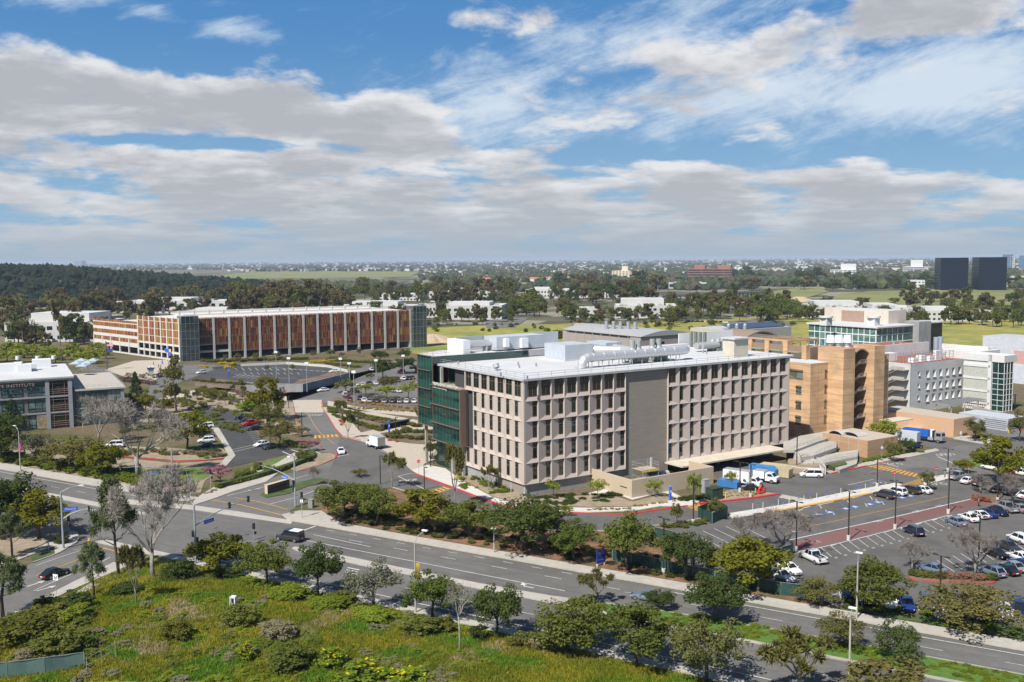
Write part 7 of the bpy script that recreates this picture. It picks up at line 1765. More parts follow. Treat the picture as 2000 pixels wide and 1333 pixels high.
S_('red', 1178, 1085, 22, 24, 'red-flowering shrub behind the blue campus sign')
S_('dark', 122, 1062, 26, 16, 'dark rounded shrub at the side-street corner')
# ================================================================ vehicles
PAINT = {k: plain('paint_'+k, c, r, m, .5, .6) for k, (c, r, m) in dict(white=((.74,.74,.75),.3,0), silver=((.42,.44,.47),.3,.5), grey=((.14,.145,.155),.3,.4), black=((.012,.012,.014),.2,.1), navy=((.012,.025,.075),.25,.3), blue=((.02,.05,.22),.25,.3), bluegrey=((.22,.28,.38),.3,.4), brown=((.085,.065,.062),.3,.4), olive=((.07,.065,.045),.3,.4), red=((.42,.012,.02),.3,.1), maroon=((.14,.01,.015),.3,.2), charcoal=((.045,.047,.052),.35,.3), tan=((.50,.44,.28),.5,0), truckblue=((.03,.16,.42),.5,0)).items()}
CARK = {}
def loft(mb, st, mi=0, closed=True):
    """st: list of rings (equal length)"""
    n = len(st[0]); b = len(mb.v)
    for r in st: mb.v += r
    for i in range(len(st)-1):
        for k in range(n-1): mb.f.append((b+i*n+k, b+i*n+k+1, b+(i+1)*n+k+1, b+(i+1)*n+k)); mb.m.append(mi)
    mb.f.append(tuple(b+k for k in range(n))); mb.m.append(mi); mb.f.append(tuple(b+(len(st)-1)*n+k for k in reversed(range(n)))); mb.m.append(mi)
def make_car(kind):
    L, Wd, Hh = dict(sedan=(4.75,1.84,1.45), suv=(4.75,1.9,1.68), pickup=(5.7,1.98,1.86), van=(5.1,1.98,1.78), hatch=(4.5,1.82,1.55), camper=(5.5,1.95,2.0), coupe=(4.6,1.84,1.36))[kind]
    hw = Wd/2; belt = dict(sedan=.92, suv=1.05, pickup=1.16, van=1.08, hatch=.98, camper=1.14, coupe=.88)[kind]; zl = .24 if kind not in ('pickup', 'camper', 'suv') else .32
    r = bpy.data.objects.new('parked_car' if kind not in ('pickup', 'camper') else 'pickup_truck', None)
    hood = belt-.06; xf, xr = L/2, -L/2
    def ring(x, w, zb, zt, cr=.05):
        h = [(-w*.9, zb), (-w, zb+.22), (-w, zt-.22), (-w*.96, zt-.06), (-w*.84, zt), (0, zt+cr)]
        return [(x, y, z) for y, z in h]+[(x, -y, z) for y, z in h[::-1][1:]]
    bd = MB()
    bedz = belt
    st = [ring(xr, hw*.82, zl+.18, belt-.22), ring(xr+.12, hw*.93, zl+.05, belt-.05), ring(xr+.7, hw, zl, bedz+.02), ring(0, hw, zl, belt), ring(L*.22, hw, zl, belt-.01), ring(L*.33, hw*.985, zl, hood-.03), ring(xf-.25, hw*.90, zl+.02, hood-.17), ring(xf-.05, hw*.76, zl+.1, hood-.30), ring(xf, hw*.66, zl+.2, hood-.38)]
    loft(bd, st)
    # cabin: base front/back, roof front/back
    cab = dict(sedan=(1.0,.25,-1.0,-1.75), suv=(1.05,.45,-1.85,-2.2), pickup=(1.25,.65,-.75,-.95), van=(1.6,.75,-2.1,-2.4), hatch=(1.05,.35,-1.45,-2.0), camper=(1.2,.6,-2.55,-2.65), coupe=(.75,.05,-.9,-1.9))[kind]
    xb0, xt0, xt1, xb1 = cab; wb, wt = hw*.86, hw*.68 if kind not in ('van', 'camper', 'pickup') else hw*.76; zr = Hh-.03
    gl_ = MB(); B0 = [(xb0, -wb, belt-.02), (xb0, wb, belt-.02), (xb1, wb, belt-.02), (xb1, -wb, belt-.02)]; T0 = [(xt0, -wt, zr), (xt0, wt, zr), (xt1, wt, zr), (xt1, -wt, zr)]
    for k in range(4): gl_.poly([B0[k], B0[(k+1) % 4], T0[(k+1) % 4], T0[k]])
    bd.box(xt1-.05, xt0+.05, -wt-.03, wt+.03, zr, zr+.05); bd.box(xt1+.15, xt0-.15, -wt*.8, wt*.8, zr+.05, zr+.075)
    for k in range(4): bd.tube(B0[k], T0[k], .055, n=5)
    for s in (-1, 1):
        xm0, xm1 = (xb0+xb1)/2, (xt0+xt1)/2; bd.tube((xm0, s*(wb+.005), belt-.02), (xm1, s*(wt+.005), zr), .05, n=4)
        bd.obox((xb0-.15, s*(hw+.06), belt), .16, .2, .14)
    if kind in ('suv', 'hatch', 'van'):
        for s in (-1, 1): bd.tube((xt0-.2, s*wt*.9, zr+.1), (xt1+.2, s*wt*.9, zr+.1), .025, n=4)
    if kind == 'pickup':
        bd.box(xr+.1, xb1-.05, -hw*.78, hw*.78, belt+.03, belt+.06, 1)
        for s in (-1, 1): bd.box(xr+.08, xb1, s*hw*.9-.07, s*hw*.9+.07, belt, belt+.1)
        bd.box(xr+.04, xr+.14, -hw*.9, hw*.9, belt-.1, belt+.1)
    if kind == 'camper': bd.box(-2.6, -.5, -hw*.84, hw*.84, zr+.05, zr+.12, 2); bd.tube((-2.5, -hw*.9, zr-.1), (.3, -hw*.9, zr-.1), .09, n=6, mi=3)
    bd.box(xr-.02, xr+.04, -.28, .28, zl+.32, zl+.46, 2)
    bd.box(xf-.28, xf-.02, -hw*.6, hw*.6, zl+.12, zl+.3, 1)
    body = bd.mesh('body', [PAINT['white'], MT['black'], MT['wht'], MT['yel']])
    def part(nm, me, par, slot=False):
        o = bpy.data.objects.new(nm, me); o.parent = par; ALLK.setdefault(par.name, []).append(o); return o
    part('body', body, r); part('window_glass', gl_.mesh('window_glass', MT['carglass']), r)
    wr = .335 if kind not in ('pickup', 'camper', 'suv', 'van') else .38
    CARK.setdefault('w%.2f' % wr, (MB().tube((0, -.12, 0), (0, .12, 0), wr, n=16).mesh('wheel', MT['rub']), MB().tube((0, -.127, 0), (0, .127, 0), wr*.64, n=10).mesh('rim', MT['rim'])))
    wm, rm = CARK['w%.2f' % wr]
    for x in (xf-.92, xr+.98):
        for s in (-1, 1): w = part('wheel', wm, r); w.location = (x, s*(hw-.10), wr); part('rim', rm, w)
    hm = MB().box(-.1, .02, -.2, .2, -.06, .07).mesh('headlight', MT['head']); tm = MB().box(-.03, .08, -.2, .2, -.1, .1).mesh('tail_light', MT['tail'])
    for s in (-1, 1):
        o = part('headlight', hm, r); o.location = (xf-.16, s*hw*.60, hood-.31); o.rotation_euler = (0, 0, -s*.35)
        o = part('tail_light', tm, r); o.location = (xr+.02, s*hw*.68, belt-.24)
    return r
KIND = {k: make_car(k) for k in ('sedan', 'suv', 'pickup', 'van', 'hatch', 'camper', 'coupe')}
CATN = dict(sedan='car', suv='car', hatch='car', coupe='car', van='van', pickup='pickup', camper='pickup')
def car(kind, paint, x, y, d, label, z=.4, group=None, zg=None):
    """car at pixel x,y, nose toward pixel direction d"""
    p = P(x, y, z); q = P(x+d[0], y+d[1], z); a = math.atan2(q.y-p.y, q.x-p.x)
    r = dup(KIND[kind]); r.location = (p.x, p.y, Z_AV+.02 if zg is None else zg); r.rotation_euler = (0, 0, a)
    for c in kids(r):
        if c.name.startswith('body'): c.material_slots[0].link = 'OBJECT'; c.material_slots[0].material = PAINT[paint]
    return tag(r, label, CATN[kind], group)
# directions in the big lot
UPL, DNR = (-40, -26), (40, 26)
ROW = (-43, -13)
for k, p_, x, y, d, l in (
 ('suv','brown',1727,969,(-40,-9),'dark brown SUV at the left end of the group by the yellow strip'),
 ('suv','white',1750,963,(-40,-9),'white crossover between the brown and the olive SUV'),
 ('suv','olive',1777,960,(-40,-9),'olive-brown SUV by the yellow strip'),
 ('sedan','white',1800,959,(-40,-9),'white hatch at the right end of the group by the yellow strip'),
 ('pickup','silver',1872,933,(38,-9),'silver pickup at the head of the east row'),
 ('sedan','white',1892,941,(38,-9),'white sedan between the silver and the dark pickup'),
 ('pickup','brown',1918,945,(38,-9),'dark brown pickup in the east row behind a bare tree'),
 ('sedan','black',1952,958,(38,-9),'black sedan in the east row right of the brown pickup'),
 ('suv','charcoal',1976,963,(38,-9),'charcoal SUV in the east row behind the bare tree'),
 ('sedan','white',2003,969,(38,-9),'white car at the right edge of the east row'),
 ('suv','white',1936,915,(-40,-8),'white car parked under the big golden-green tree'),
 ('sedan','maroon',1967,921,(-40,-8),'maroon sedan parked right of the big golden-green tree'),
 ('suv','white',1996,926,(-40,-8),'white SUV at the right edge by the east lawn'),
 ('suv','bluegrey',1997,897,(-40,-8),'blue-grey SUV at the right edge beyond the lawn'),
 ('hatch','navy',1786,873,(40,-3),'navy hatchback parked at the annex corner'),
 ('van','white',1584,929,(-40,-1),'white van-like wagon alone in the dock yard'),
 ('sedan','bluegrey',1867,1021,(-43,-17),'blue-grey sedan parked alone at the brick lane'),
 ('sedan','white',1892,1013,(-43,-17),'white sedan right of the blue-grey sedan'),
 ('coupe','white',1912,1007,(-43,-17),'white fastback in the row at the brick lane end'),
 ('coupe','blue',1929,1005,(43,17),'royal blue car right of the two white cars'),
 ('sedan','navy',1949,1001,(43,17),'dark navy sedan between blue car and silver pickup'),
 ('pickup','silver',1965,994,(-43,-17),'silver pickup at the end of the brick lane row'),
 ('sedan','silver',1989,995,(-43,-17),'grey sedan behind the silver pickup, right edge'),
 ('suv','navy',1784,1040,(-43,-20),'navy SUV alone in the middle of the striped bays'),
 ('pickup','white',1587,1091,(-43,-20),'white pickup parked next to the person in blue'),
 ('suv','white',1990,1055,(-43,-17),'white SUV with dark roof at the right edge'),
 ('sedan','charcoal',1971,1070,(43,18),'charcoal sedan behind the bare tree, second from right edge'),
 ('sedan','black',1946,1083,(43,18),'black sedan half hidden by the bare pale tree'),
 ('sedan','white',1992,1090,(-43,-17),'white sedan at the right edge behind the blue one'),
 ('coupe','blue',1994,1102,(-43,-17),'bright blue car between the white and the silver sedan'),
 ('sedan','silver',1978,1109,(-43,-17),'silver sedan right of the black sedan, rear to view'),
 ('sedan','black',1964,1115,(-43,-17),'black sedan beside the blue wagon, rear to view'),
 ('hatch','bluegrey',1938,1119,(-43,-17),'blue-grey wagon at the right end of the lot island'),
 ('sedan','bluegrey',1820,1113,(-43,-12),'pale blue sedan behind the lot island hedge'),
 ('suv','navy',1656,1161,(6,26),'navy car facing the avenue, leftmost of the row'),
 ('sedan','navy',1697,1172,(6,26),'navy car facing the avenue right of the stilted lamp'),
 ('suv','white',1738,1178,(7,26),'white car with dark glass under the wide oak'),
 ('sedan','blue',1772,1183,(7,26),'deep blue sedan under the wide oak'),
 ('suv','grey',1810,1180,(9,26),'grey SUV facing the avenue between blue and white sedans'),
 ('sedan','white',1843,1185,(-10,-26),'white sedan backed toward the avenue by the lamp base'),
 ('sedan','black',1885,1198,(9,26),'black sedan in deep shade under the spreading olive tree'),
 ('sedan','charcoal',1925,1201,(10,26),'charcoal sedan right of the spreading olive trunk'),
 ('sedan','white',1962,1195,(12,26),'white sedan facing the avenue at right'),
 ('van','navy',1992,1193,(12,26),'navy minivan at the right edge facing the avenue'),
 ('sedan','white',1542,1113,(43,20),'white sedan behind the yellow-green tree, farther one'),
 ('sedan','white',1528,1127,(43,20),'white sedan behind the green screened fence, nearer one'),
 ('suv','charcoal',1482,1017,(-43,-16),'dark SUV behind the bare crape trees'),
 ('sedan','black',1463,955,(-30,-1),'black sedan behind the red fire connection'),
 # avenue and drives
 ('camper','charcoal',566,1052,(-40,-6),'dark pickup with camper shell waiting at the stop line'),
 ('coupe','bluegrey',1262,1167,(-40,-7),'silver-blue convertible on the avenue behind a small tree'),
 ('sedan','black',107,1122,(40,-13),'black sedan on the side street at left'),
 ('sedan','white',666,883,(14,30),'white sedan at the stop bar of the campus drive'),
 ('sedan','white',631,763,(-30,3),'white sedan on the drive below the deck wall'),
 ('sedan','white',653,726,(-30,2),'white sedan parked on the raised deck'),
 ('suv','white',393,729,(-30,3),'white SUV on the raised deck entry'),
 ('suv','navy',312,735,(-20,8),'dark car behind the clinic terrace'),
 # clinic
 ('suv','black',472,817,(-30,2),'black off-roader at the top of the clinic car park'),
 ('sedan','navy',481,823,(-30,2),'dark car beside the red pickup'),
 ('pickup','red',489,829,(-30,4),'bright red pickup in the clinic car park'),
 ('sedan','black',497,838,(-30,3),'black sedan below the red pickup'),
 ('sedan','white',511,869,(-30,6),'white sedan beside empty clinic bays'),
 ('sedan','charcoal',528,874,(-30,5),'charcoal sedan at the clinic lot tree'),
 ('suv','white',402,834,(-30,2),'white car at the top of the clinic island'),
 ('sedan','grey',403,851,(-30,2),'grey car under the twiggy clinic tree'),
 ('suv','white',403,862,(-30,2),'white SUV in the clinic island row'),
 ('sedan','black',402,872,(-30,2),'black car at the bottom of the clinic island row'),
 ('van','white',224,871,(-30,1),'white van by the clinic entrance drive'),
 ):
    car(k, p_, x, y, d, l)
for i, (k, p_, x, y) in enumerate((('suv','white',674,772),('sedan','maroon',683,781),('suv','navy',703,779),('sedan','white',711,783),('sedan','silver',722,784),('sedan','charcoal',735,784),('sedan','silver',750,785),('suv','grey',765,785),('sedan','silver',780,785),('sedan','white',793,785),('sedan','white',808,785))):
    car(k, p_, x, y, (-10, -20), 'nearest row of the middle car park, %s car, number %d from the drive' % (PAINT[p_].name[6:], i+1) if False else '%s car in the near row of the middle car park, %s from its drive end' % (PAINT[p_].name[6:], ('first','second','third','fourth','fifth','sixth','seventh','eighth','ninth','tenth','eleventh')[i]))
for i, (k, p_, x, y) in enumerate((('suv','white',698,757),('sedan','silver',690,763),('sedan','white',708,752),('sedan','charcoal',721,750),('sedan','white',734,750),('sedan','charcoal',742,746),('sedan','charcoal',776,744),('suv','white',787,741),('sedan','black',797,740),('sedan','charcoal',805,739),('sedan','navy',806,750),('sedan','white',814,752),('sedan','white',778,765),('sedan','silver',768,764),('suv','white',726,723),('suv','white',759,713),('sedan','navy',786,725),('sedan','red',781,728),('suv','white',813,725))):
    car(k, p_, x, y, (-24, -14), '%s car deep in the middle car park, one of its back rows' % PAINT[p_].name[6:], group='back-row cars of the middle car park')
for i in range(22):
    x, y = ((1345+9*i, 628+.3*i) if i < 10 else (1455+8*(i-10), 614+1.2*(i-10)) if i < 18 else (830+60*(i-18), 634))
    car('sedan', random.choice(('white','silver','charcoal','navy')), x, y, (20, random.uniform(-3, 3)), 'tiny parked car by the far offices', group='tiny cars by the far offices')
# ---- trucks
def truck_cab(mb, x0, l, w, z0, h, nose=0, mi=0, gi=1):
    loft(mb, [[(x, -w/2, z0), (x, -w/2, zt), (x, w/2, zt), (x, w/2, z0)] for x, zt in ((x0, z0+h), (x0+l*.55, z0+h), (x0+l*.8, z0+h*.58), (x0+l, z0+h*(.5 if nose else .52)))], mi)
def wheels(r, xs, w, rad=.48, wid=.3):
    for x in xs:
        for s in (-1, 1):
            o = MB().tube((x, s*w/2-wid/2*s, rad), (x, s*w/2+.02*s, rad), rad, n=16).build('wheel', MT['rub'], r); MB().tube((x, s*(w/2+.02), rad), (x, s*(w/2+.03), rad), rad*.55, n=10).build('rim', MT['rim'], o)
def box_truck(x, y, d, label, L=7.0, boxL=4.6, hb=3.3):
    p, q = P(x, y, 1.0), P(x+d[0], y+d[1], 1.0); r = empty('box_truck', (p.x, p.y, Z_AV+.02), math.atan2(q.y-p.y, q.x-p.x), label, 'truck')
    MB().box(-L/2, -L/2+boxL, -1.2, 1.2, .95, hb, 0, 1).box(-L/2-.02, -L/2+.0, -1.1, 1.1, 1.0, hb-.1, 2).build('cargo_box', [MT['wht'], MT['grey'], mat('roll_door', (.3,.3,.31), .6) if 'rear' in label else MT['wht']], r)
    m = MB(); truck_cab(m, -L/2+boxL+.15, L-boxL-.15, 2.0, .55, 1.75, 1); m.box(-L/2, L/2-.5, -.5, .5, .55, .9, 1); m.build('cab', [PAINT['white'], MT['black']], r)
    x0, l = -L/2+boxL+.15, L-boxL-.15; g_ = MB(); g_.poly([(x0+l*.56,-.9,2.28),(x0+l*.56,.9,2.28),(x0+l*.79,.9,1.62),(x0+l*.79,-.9,1.62)])
    for s in (-1, 1): g_.poly([(x0+l*.2, s*1.01, 2.15), (x0+l*.53, s*1.01, 2.15), (x0+l*.68, s*1.01, 1.6), (x0+l*.2, s*1.01, 1.6)])
    g_.build('window_glass', MT['carglass'], r); wheels(r, (L/2-1.1, -L/2+1.3), 2.2); MB().box(L/2-.02, L/2+.06, -.95, .95, .5, .8).build('bumper', MT['black'], r); return r
box_truck(1451, 941, (44, 6), 'long white box truck nose-out in front of the blue compactor', 8.4, 6.0, 3.5)
r = box_truck(1497, 934, (44, 6), 'short white cab truck half hidden beside the blue compactor', 5.4, 2.6, 2.6)
box_truck(733, 868, (-34, -10), 'white box truck with dark rear door by the entry plaza', 6.6, 4.3, 3.4)
def skip(x, y, d, L, w, h, m, label, nm, chamfer=.6):
    p, q = P(x, y, h/2), P(x+d[0], y+d[1], h/2); r = empty(nm, (p.x, p.y, Z_AV+.02), math.atan2(q.y-p.y, q.x-p.x), label, 'container')
    mb = MB(); loft(mb, [[(-L/2, -w/2, .2), (-L/2, -w/2, h-.1), (-L/2, w/2, h-.1), (-L/2, w/2, .2)], [(L/2-chamfer*1.6, -w/2, .2), (L/2-chamfer*1.6, -w/2, h), (L/2-chamfer*1.6, w/2, h), (L/2-chamfer*1.6, w/2, .2)], [(L/2, -w/2, .2), (L/2, -w/2, h-chamfer*1.2), (L/2, w/2, h-chamfer*1.2), (L/2, w/2, .2)]]); mb.build('body', m, r)
    f = MB()
    for k in range(7):
        xx = -L/2+.3+(L-1.2)*k/6
        for s in (-1, 1): f.box(xx, xx+.12, s*(w/2+.03)-.03, s*(w/2+.03)+.03, .25, h-.12)
    f.box(-L/2, L/2, -w/2+.2, -w/2+.4, 0, .2).box(-L/2, L/2, w/2-.4, w/2-.2, 0, .2); f.build('rib', m, r); return r
skip(1492, 920, (44, 6), 6.4, 2.4, 2.7, mat('compactor_blue', (.06,.22,.50), .5), 'blue waste compactor behind the white trucks', 'compactor')
skip(1516, 919, (44, 6), 7.0, 2.5, 2.8, mat('compactor_tan', (.50,.43,.26), .5), 'tan waste compactor at the right of the loading dock', 'compactor')
skip(1424, 945, (44, 6), 4.6, 2.2, 1.8, mat('dumpster_blue', (.04,.17,.42), .5), 'open blue dumpster at the end of the beige yard wall', 'dumpster', .2)
p, q = P(1806, 862), P(1846, 867); a = math.atan2(q.y-p.y, q.x-p.x); rt_ = empty('roll_off_truck', (p.x, p.y, Z_AV+.02), a, 'grey roll-off truck carrying a ribbed blue container', 'truck')
m = MB(); m.box(-5.2, 4.0, -.5, .5, .9, 1.3, 1); loft(m, [[(x, -1.2, .8), (x, -1.2, z), (x, 1.2, z), (x, 1.2, .8)] for x, z in ((3.0, 2.9), (4.7, 2.9), (5.0, 2.0), (5.05, 1.9))]); m.box(1.2, 2.6, -1.15, -.6, .7, 1.4, 2); m.box(2.2, 2.5, -.8, .8, 1.3, 3.2, 1)
m.build('cab', [PAINT['silver'], MT['dark'], MT['steel']], rt_); MB().poly([(4.72,-1.05,2.8),(4.72,1.05,2.8),(5.02,1.05,2.02),(5.02,-1.05,2.02)]).poly([(3.4,-1.21,2.7),(4.6,-1.21,2.7),(4.6,-1.21,1.9),(3.4,-1.21,1.9)]).build('window_glass', MT['carglass'], rt_)
wheels(rt_, (3.9, -2.4, -3.9), 2.4, .52); MB().tube((1.9, .2, 1.4), (1.9, .2, 3.4), .6, n=12).build('tank', MT['wht'], rt_)
ct = empty('waste_container', (p.x, p.y, Z_AV+.02), a, 'ribbed blue waste container loaded on the roll-off truck', 'container')
m = MB(); m.box(-5.6, 1.2, -1.2, 1.2, 1.35, 3.1)
for k in range(10): m.box(-5.5+.7*k, -5.35+.7*k, -1.28, 1.28, 1.4, 3.15)
m.build('body', mat('container_blue', (.015,.12,.50), .5), ct)
tl = empty('white_trailer', (P(1772, 866).x, P(1772, 866).y, Z_AV+.02), a, 'pale box trailer parked behind the annex', 'trailer'); MB().box(-3, 3, -1.2, 1.2, .8, 3.3).build('box', mat('trailer_grey', (.50,.54,.6), .5), tl); wheels(tl, (-1.6, 1.6), 2.2)
# ================================================================ lamps, signals, signs, fences
def zat(p, y): return hz(p, y)-p.z
def lot_lamp(x, y, yt, label, twin=True, base=True):
    p = P(x, y); h = zat(p, yt); r = empty('lot_lamp', p, R(33), label, 'lamp')
    MB().box(-.085, .085, -.085, .085, .75 if base else 0, h).build('pole', MT['dark'], r)
    m = MB(); m.box(-.05-.0, .05, -1.0, 1.0 if twin else 0, h-.06, h); m.obox((0, -.95, h-.04), .42, .62, .12); 
    if twin: m.obox((0, .95, h-.04), .42, .62, .12)
    m.build('lamp_head', MT['dark'], r)
    if base: MB().tube((0, 0, 0), (0, 0, .95), .31, n=14).build('concrete_base', MT['concrete2'], r)
for x, y, t, l in ((1657,1056,960,'dark lot lamp on the brick lane, second from the left'),(1748,1034,941,'dark lot lamp on the brick lane beside the navy SUV'),(1852,1004,921,'dark lot lamp on the brick lane behind the blue-grey sedan'),(1555,1077,980,'dark lot lamp at the left end of the brick lane'),(1948,981,903,'dark lot lamp on the rosy island'),(1713,952,897,'dark lot lamp at the white painted box by the yellow crosswalk'),(1851,922,877,'dark lot lamp on the east street corner'),(1354,1024,936,'dark lot lamp left of the green screened planter'),(1466,972,907,'dark lot lamp beside the red fire connection'),(1445,962,903,'dark lot lamp in front of the white box truck'),(1834.5,1207,1086,'dark lot lamp near the avenue beside the white sedan'),(1911,1103,1007,'dark lot lamp on the island with the bare tree'),(1296,1122,1013,'dark lot lamp among the verge oaks'),(1038,966,918,'dark lamp at the corner of the tan building')): lot_lamp(x, y, t, l)
for x, y, t, l in ((743,946,890,'dark path lamp at the middle of the loop drive mouth'),(829,958,912,'dark path lamp near the loop crosswalk'),(841,913,858,'dark path lamp before the glazed entrance'),(700,841,815,'dark path lamp in the drive bed'),(590,854,806,'dark path lamp beside the campus drive bend'),(773,859,815,'dark path lamp in the entrance bed'),(564,798,774,'dark path lamp above the crossing pavement'),(528,879,808,'dark lamp in the clinic car park'),(474,796,752,'dark lamp on the bank above the clinic car park'),(1556,916,846,'dark lamp beside the stair flights'),(1585,846,806,'dark lamp in front of the orange hall')): lot_lamp(x, y, t, l, False, False)
def flood(x, y, t, label):
    p = P(x, y); h = zat(p, t); r = empty('flood_lamp', p, 0, label, 'lamp'); MB().tube((0, 0, 0), (0, 0, h), .16, .10, 8).build('pole', MT['steel'], r); MB().box(-.7, .7, -.35, .35, h, h+.8).build('lamp_head', MT['wht'], r)
for x, y, t, l in ((666,747,703,'white-headed lamp at the deck wall end, left one'),(683,754,712,'white-headed lamp at the deck wall end, right one'),(692,792,729,'white-headed lamp before the middle car park'),(735,746,706,'white-headed lamp inside the middle car park'),(788,734,697,'white-headed lamp left of the glass bay'),(600,766,712,'pale lamp standing at the deck wall corner'),(540,737,690,'dark lamp on the raised deck with white sign'),(565,749,702,'lamp on the raised deck near its wall'),(823,775,728,'pale lamp at the glass bay corner')): flood(x, y, t, l)
def street_lamp(x, y, t, label, arm=(1.6, .5), head='cobra', banner=None):
    p = P(x, y, .15); h = zat(p, t); r = empty('street_lamp', p, AVA, label, 'lamp')
    MB().tube((0, 0, 0), (0, 0, h*.86), .15, .10, 8).build('pole', MT['concrete'], r)
    m = MB(); m.path([(0, 0, h*.86), (arm[0]*.25, arm[1]*.3, h*.94), (arm[0], arm[1], h)], .05, 6); m.build('arm', MT['steel'], r)
    m = MB(); m.obox((arm[0]+.1, arm[1], h-.06), .9, .36, .16); m.build('lamp_head', MT['wht'], r)
    if banner: MB().box(.15, .85, -.02, .02, h*.42, h*.62).build('banner', banner, r)
ban1 = mat('yellow_banner', (.50,.36,.03), .7, c2=(.2,.14,.03), scale=.6); ban2 = mat('purple_banner', (.10,.03,.20), .7, c2=(.5,.02,.12), scale=.35)
street_lamp(812, 1196, 1040, 'street lamp with a yellow banner on the south kerb', (.7, 1.4), banner=ban1)
street_lamp(40, 918, 833, 'street lamp with a purple banner in front of the clinic', (-1.5, 0), banner=ban2)
street_lamp(965, 1079, 1034, 'short kerbside lamp among the verge oaks', (-.3, .3))
street_lamp(1658, 1348, 1188, 'globe-headed lamp rising from the bottom edge', (.1, .1))
street_lamp(1673, 1207, 1080, 'stilted white lamp between the navy cars and the avenue', (.05, .05))
# signals
def head(mb, x, y, z, ang=0, mi=0):
    c, s = math.cos(ang), math.sin(ang); mb.obox((x, y, z), .34, .36, 1.05, ang, 0)
    for k, mi_ in ((0, 1), (1, 2), (2, 3)):
        zc = z+.18+.34*k; mb.tube((x+c*.17, y+s*.17, zc), (x+c*.28, y+s*.28, zc), .12, n=8, mi=mi_)
SGM = [plain('signal_green_case', (.012,.03,.022), .5), plain('lens_green', (.05,.25,.15), .3), plain('lens_amber', (.25,.16,.03), .3), plain('lens_red', (.2,.02,.02), .3)]
def signal(x, y, t, label, arm_to, armz0, heads, sign, lum=None, sname='Michael Dr'):
    """mast whose arm ends over the ground point arm_to"""
    p = P(x, y, .15); h = zat(p, t); e = Vector((arm_to[0]-p.x, arm_to[1]-p.y, 0)); r = empty('signal_mast', p, math.atan2(e.y, e.x), label, 'traffic signal'); L = e.length
    MB().tube((0, 0, 0), (0, 0, h), .20, .15, 10).build('mast', MT['steel'], r)
    m = MB(); m.path([(0, 0, armz0), (L*.3, 0, armz0+.9), (L*.65, 0, armz0+1.4), (L, 0, armz0+1.5)], [.12, .1, .08, .06], 7); m.build('arm', MT['steel'], r)
    for f in heads:
        m = MB(); head(m, L*f, 0, armz0+.95 if f > .5 else armz0+.6, math.pi*.5 if f > 0 else 0); m.build('signal_head', SGM, r)
    for z, a in ((3.2, 0), (4.4, math.pi/2)):
        m = MB(); head(m, .4*math.cos(a), .4*math.sin(a), z, a); m.build('signal_head', SGM, r)
    if sign:
        s0, s1, zz = sign; b = MB().box(s0, s1, -.08, .08, zz, zz+.6).build('street_sign', MT['bluesign'], r)
        for s_ in (-1, 1):
            o = text('lettering', sname, .42, MT['wht'], b, facing((s0+.2 if s_ < 0 else s1-.2, s_*.085, zz+.16), (-s_, 0, 0)), .004)
    if lum:
        m = MB(); m.path([(0, 0, h), (lum[0]*.4, lum[1]*.4, h+.6), (lum[0], lum[1], h+.75)], .06, 6); m.build('lamp_arm', MT['steel'], r); MB().obox((lum[0], lum[1], h+.68), .8, .4, .16).build('lamp_head', MT['wht'], r)
def under(x, y, z): return P(x, y, z)
signal(124, 1071, 962, 'signal mast at the side-street corner with a blue street sign', under(178, 1000, 6.2), 5.1, (.93,), (.3, 2.6, 6.6), (3.2, .9))
signal(577, 989, 893, 'signal mast at the campus drive corner with a curved arm', under(508, 912, 6.6), 5.3, (1.0,), (2.6, 4.6, 5.2), (-2, 2.6))
signal(383, 1100, 988, 'tall signal mast beside the round glossy tree with a long arm', under(487, 980, 7.4), 6.3, (.62, .98), (2.2, 4.4, 6.0), (1.5, 3.5), 'California')
signal(338, 967, 876, 'signal mast in front of the street lawn, arm reaching left', under(232, 920, 6.4), 5.4, (.6, .97), (3.0, 5.2, 4.7), None, 'California')
def post_signal(x, y, t, label):
    p = P(x, y, .15); h = zat(p, t); r = empty('signal_post', p, R(60), label, 'traffic signal'); MB().tube((0, 0, 0), (0, 0, h-.9), .07, n=7).build('post', MT['steel'], r); m = MB(); head(m, 0, 0, h-1.0, 0); m.build('signal_head', SGM, r); m = MB(); m.obox((.25, 0, h-2.0), .4, .4, .45); m.build('pedestrian_signal', SGM[0], r)
for x, y, t, l in ((590,1011,962,'low signal post at the campus drive corner, right of the mast'),(412,959,918,'low signal post at the corner of the clipped hedge'),(496,1054,1023,'low signal post on the tip of the concrete median'),(135,1043,1008,'low signal post behind the side-street mast')): post_signal(x, y, t, l)
# small signs on posts
def sign(x, y, t, label, w, hgt, m, face=0, shape='box', cat='sign', back=None, legend=None):
    p = P(x, y, .05); h = zat(p, t); r = empty('post_sign', p, face, label, cat); MB().tube((0, .03, 0), (0, .03, h), .035, n=6).build('post', MT['grey'], r)
    mb = MB(); zc = h-hgt/2
    if shape == 'box': mb.box(-w/2, w/2, -.03, -.005, h-hgt, h)
    else:
        n = dict(oct=8, dia=4, disc=18)[shape]; o = math.pi/8 if shape == 'oct' else 0
        a = [(w/2*math.cos(2*math.pi*k/n+o), w/2*math.sin(2*math.pi*k/n+o)) for k in range(n)]
        mb.poly([(c, -.03, zc+s) for c, s in a]); mb.poly([(c, -.005, zc+s) for c, s in a][::-1])
        for k in range(n): c, s = a[k]; c2, s2 = a[(k+1) % n]; mb.poly([(c,-.03,zc+s),(c2,-.03,zc+s2),(c2,-.005,zc+s2),(c,-.005,zc+s)])
    mb.build('plate', m, r)
    if legend: legend(r, zc)
    return r
def leg_stop(r, z): text('lettering', 'STOP', .27, MT['wht'], r, facing((0, -.035, z-.1), (1, 0, 0)), .003, 'CENTER')
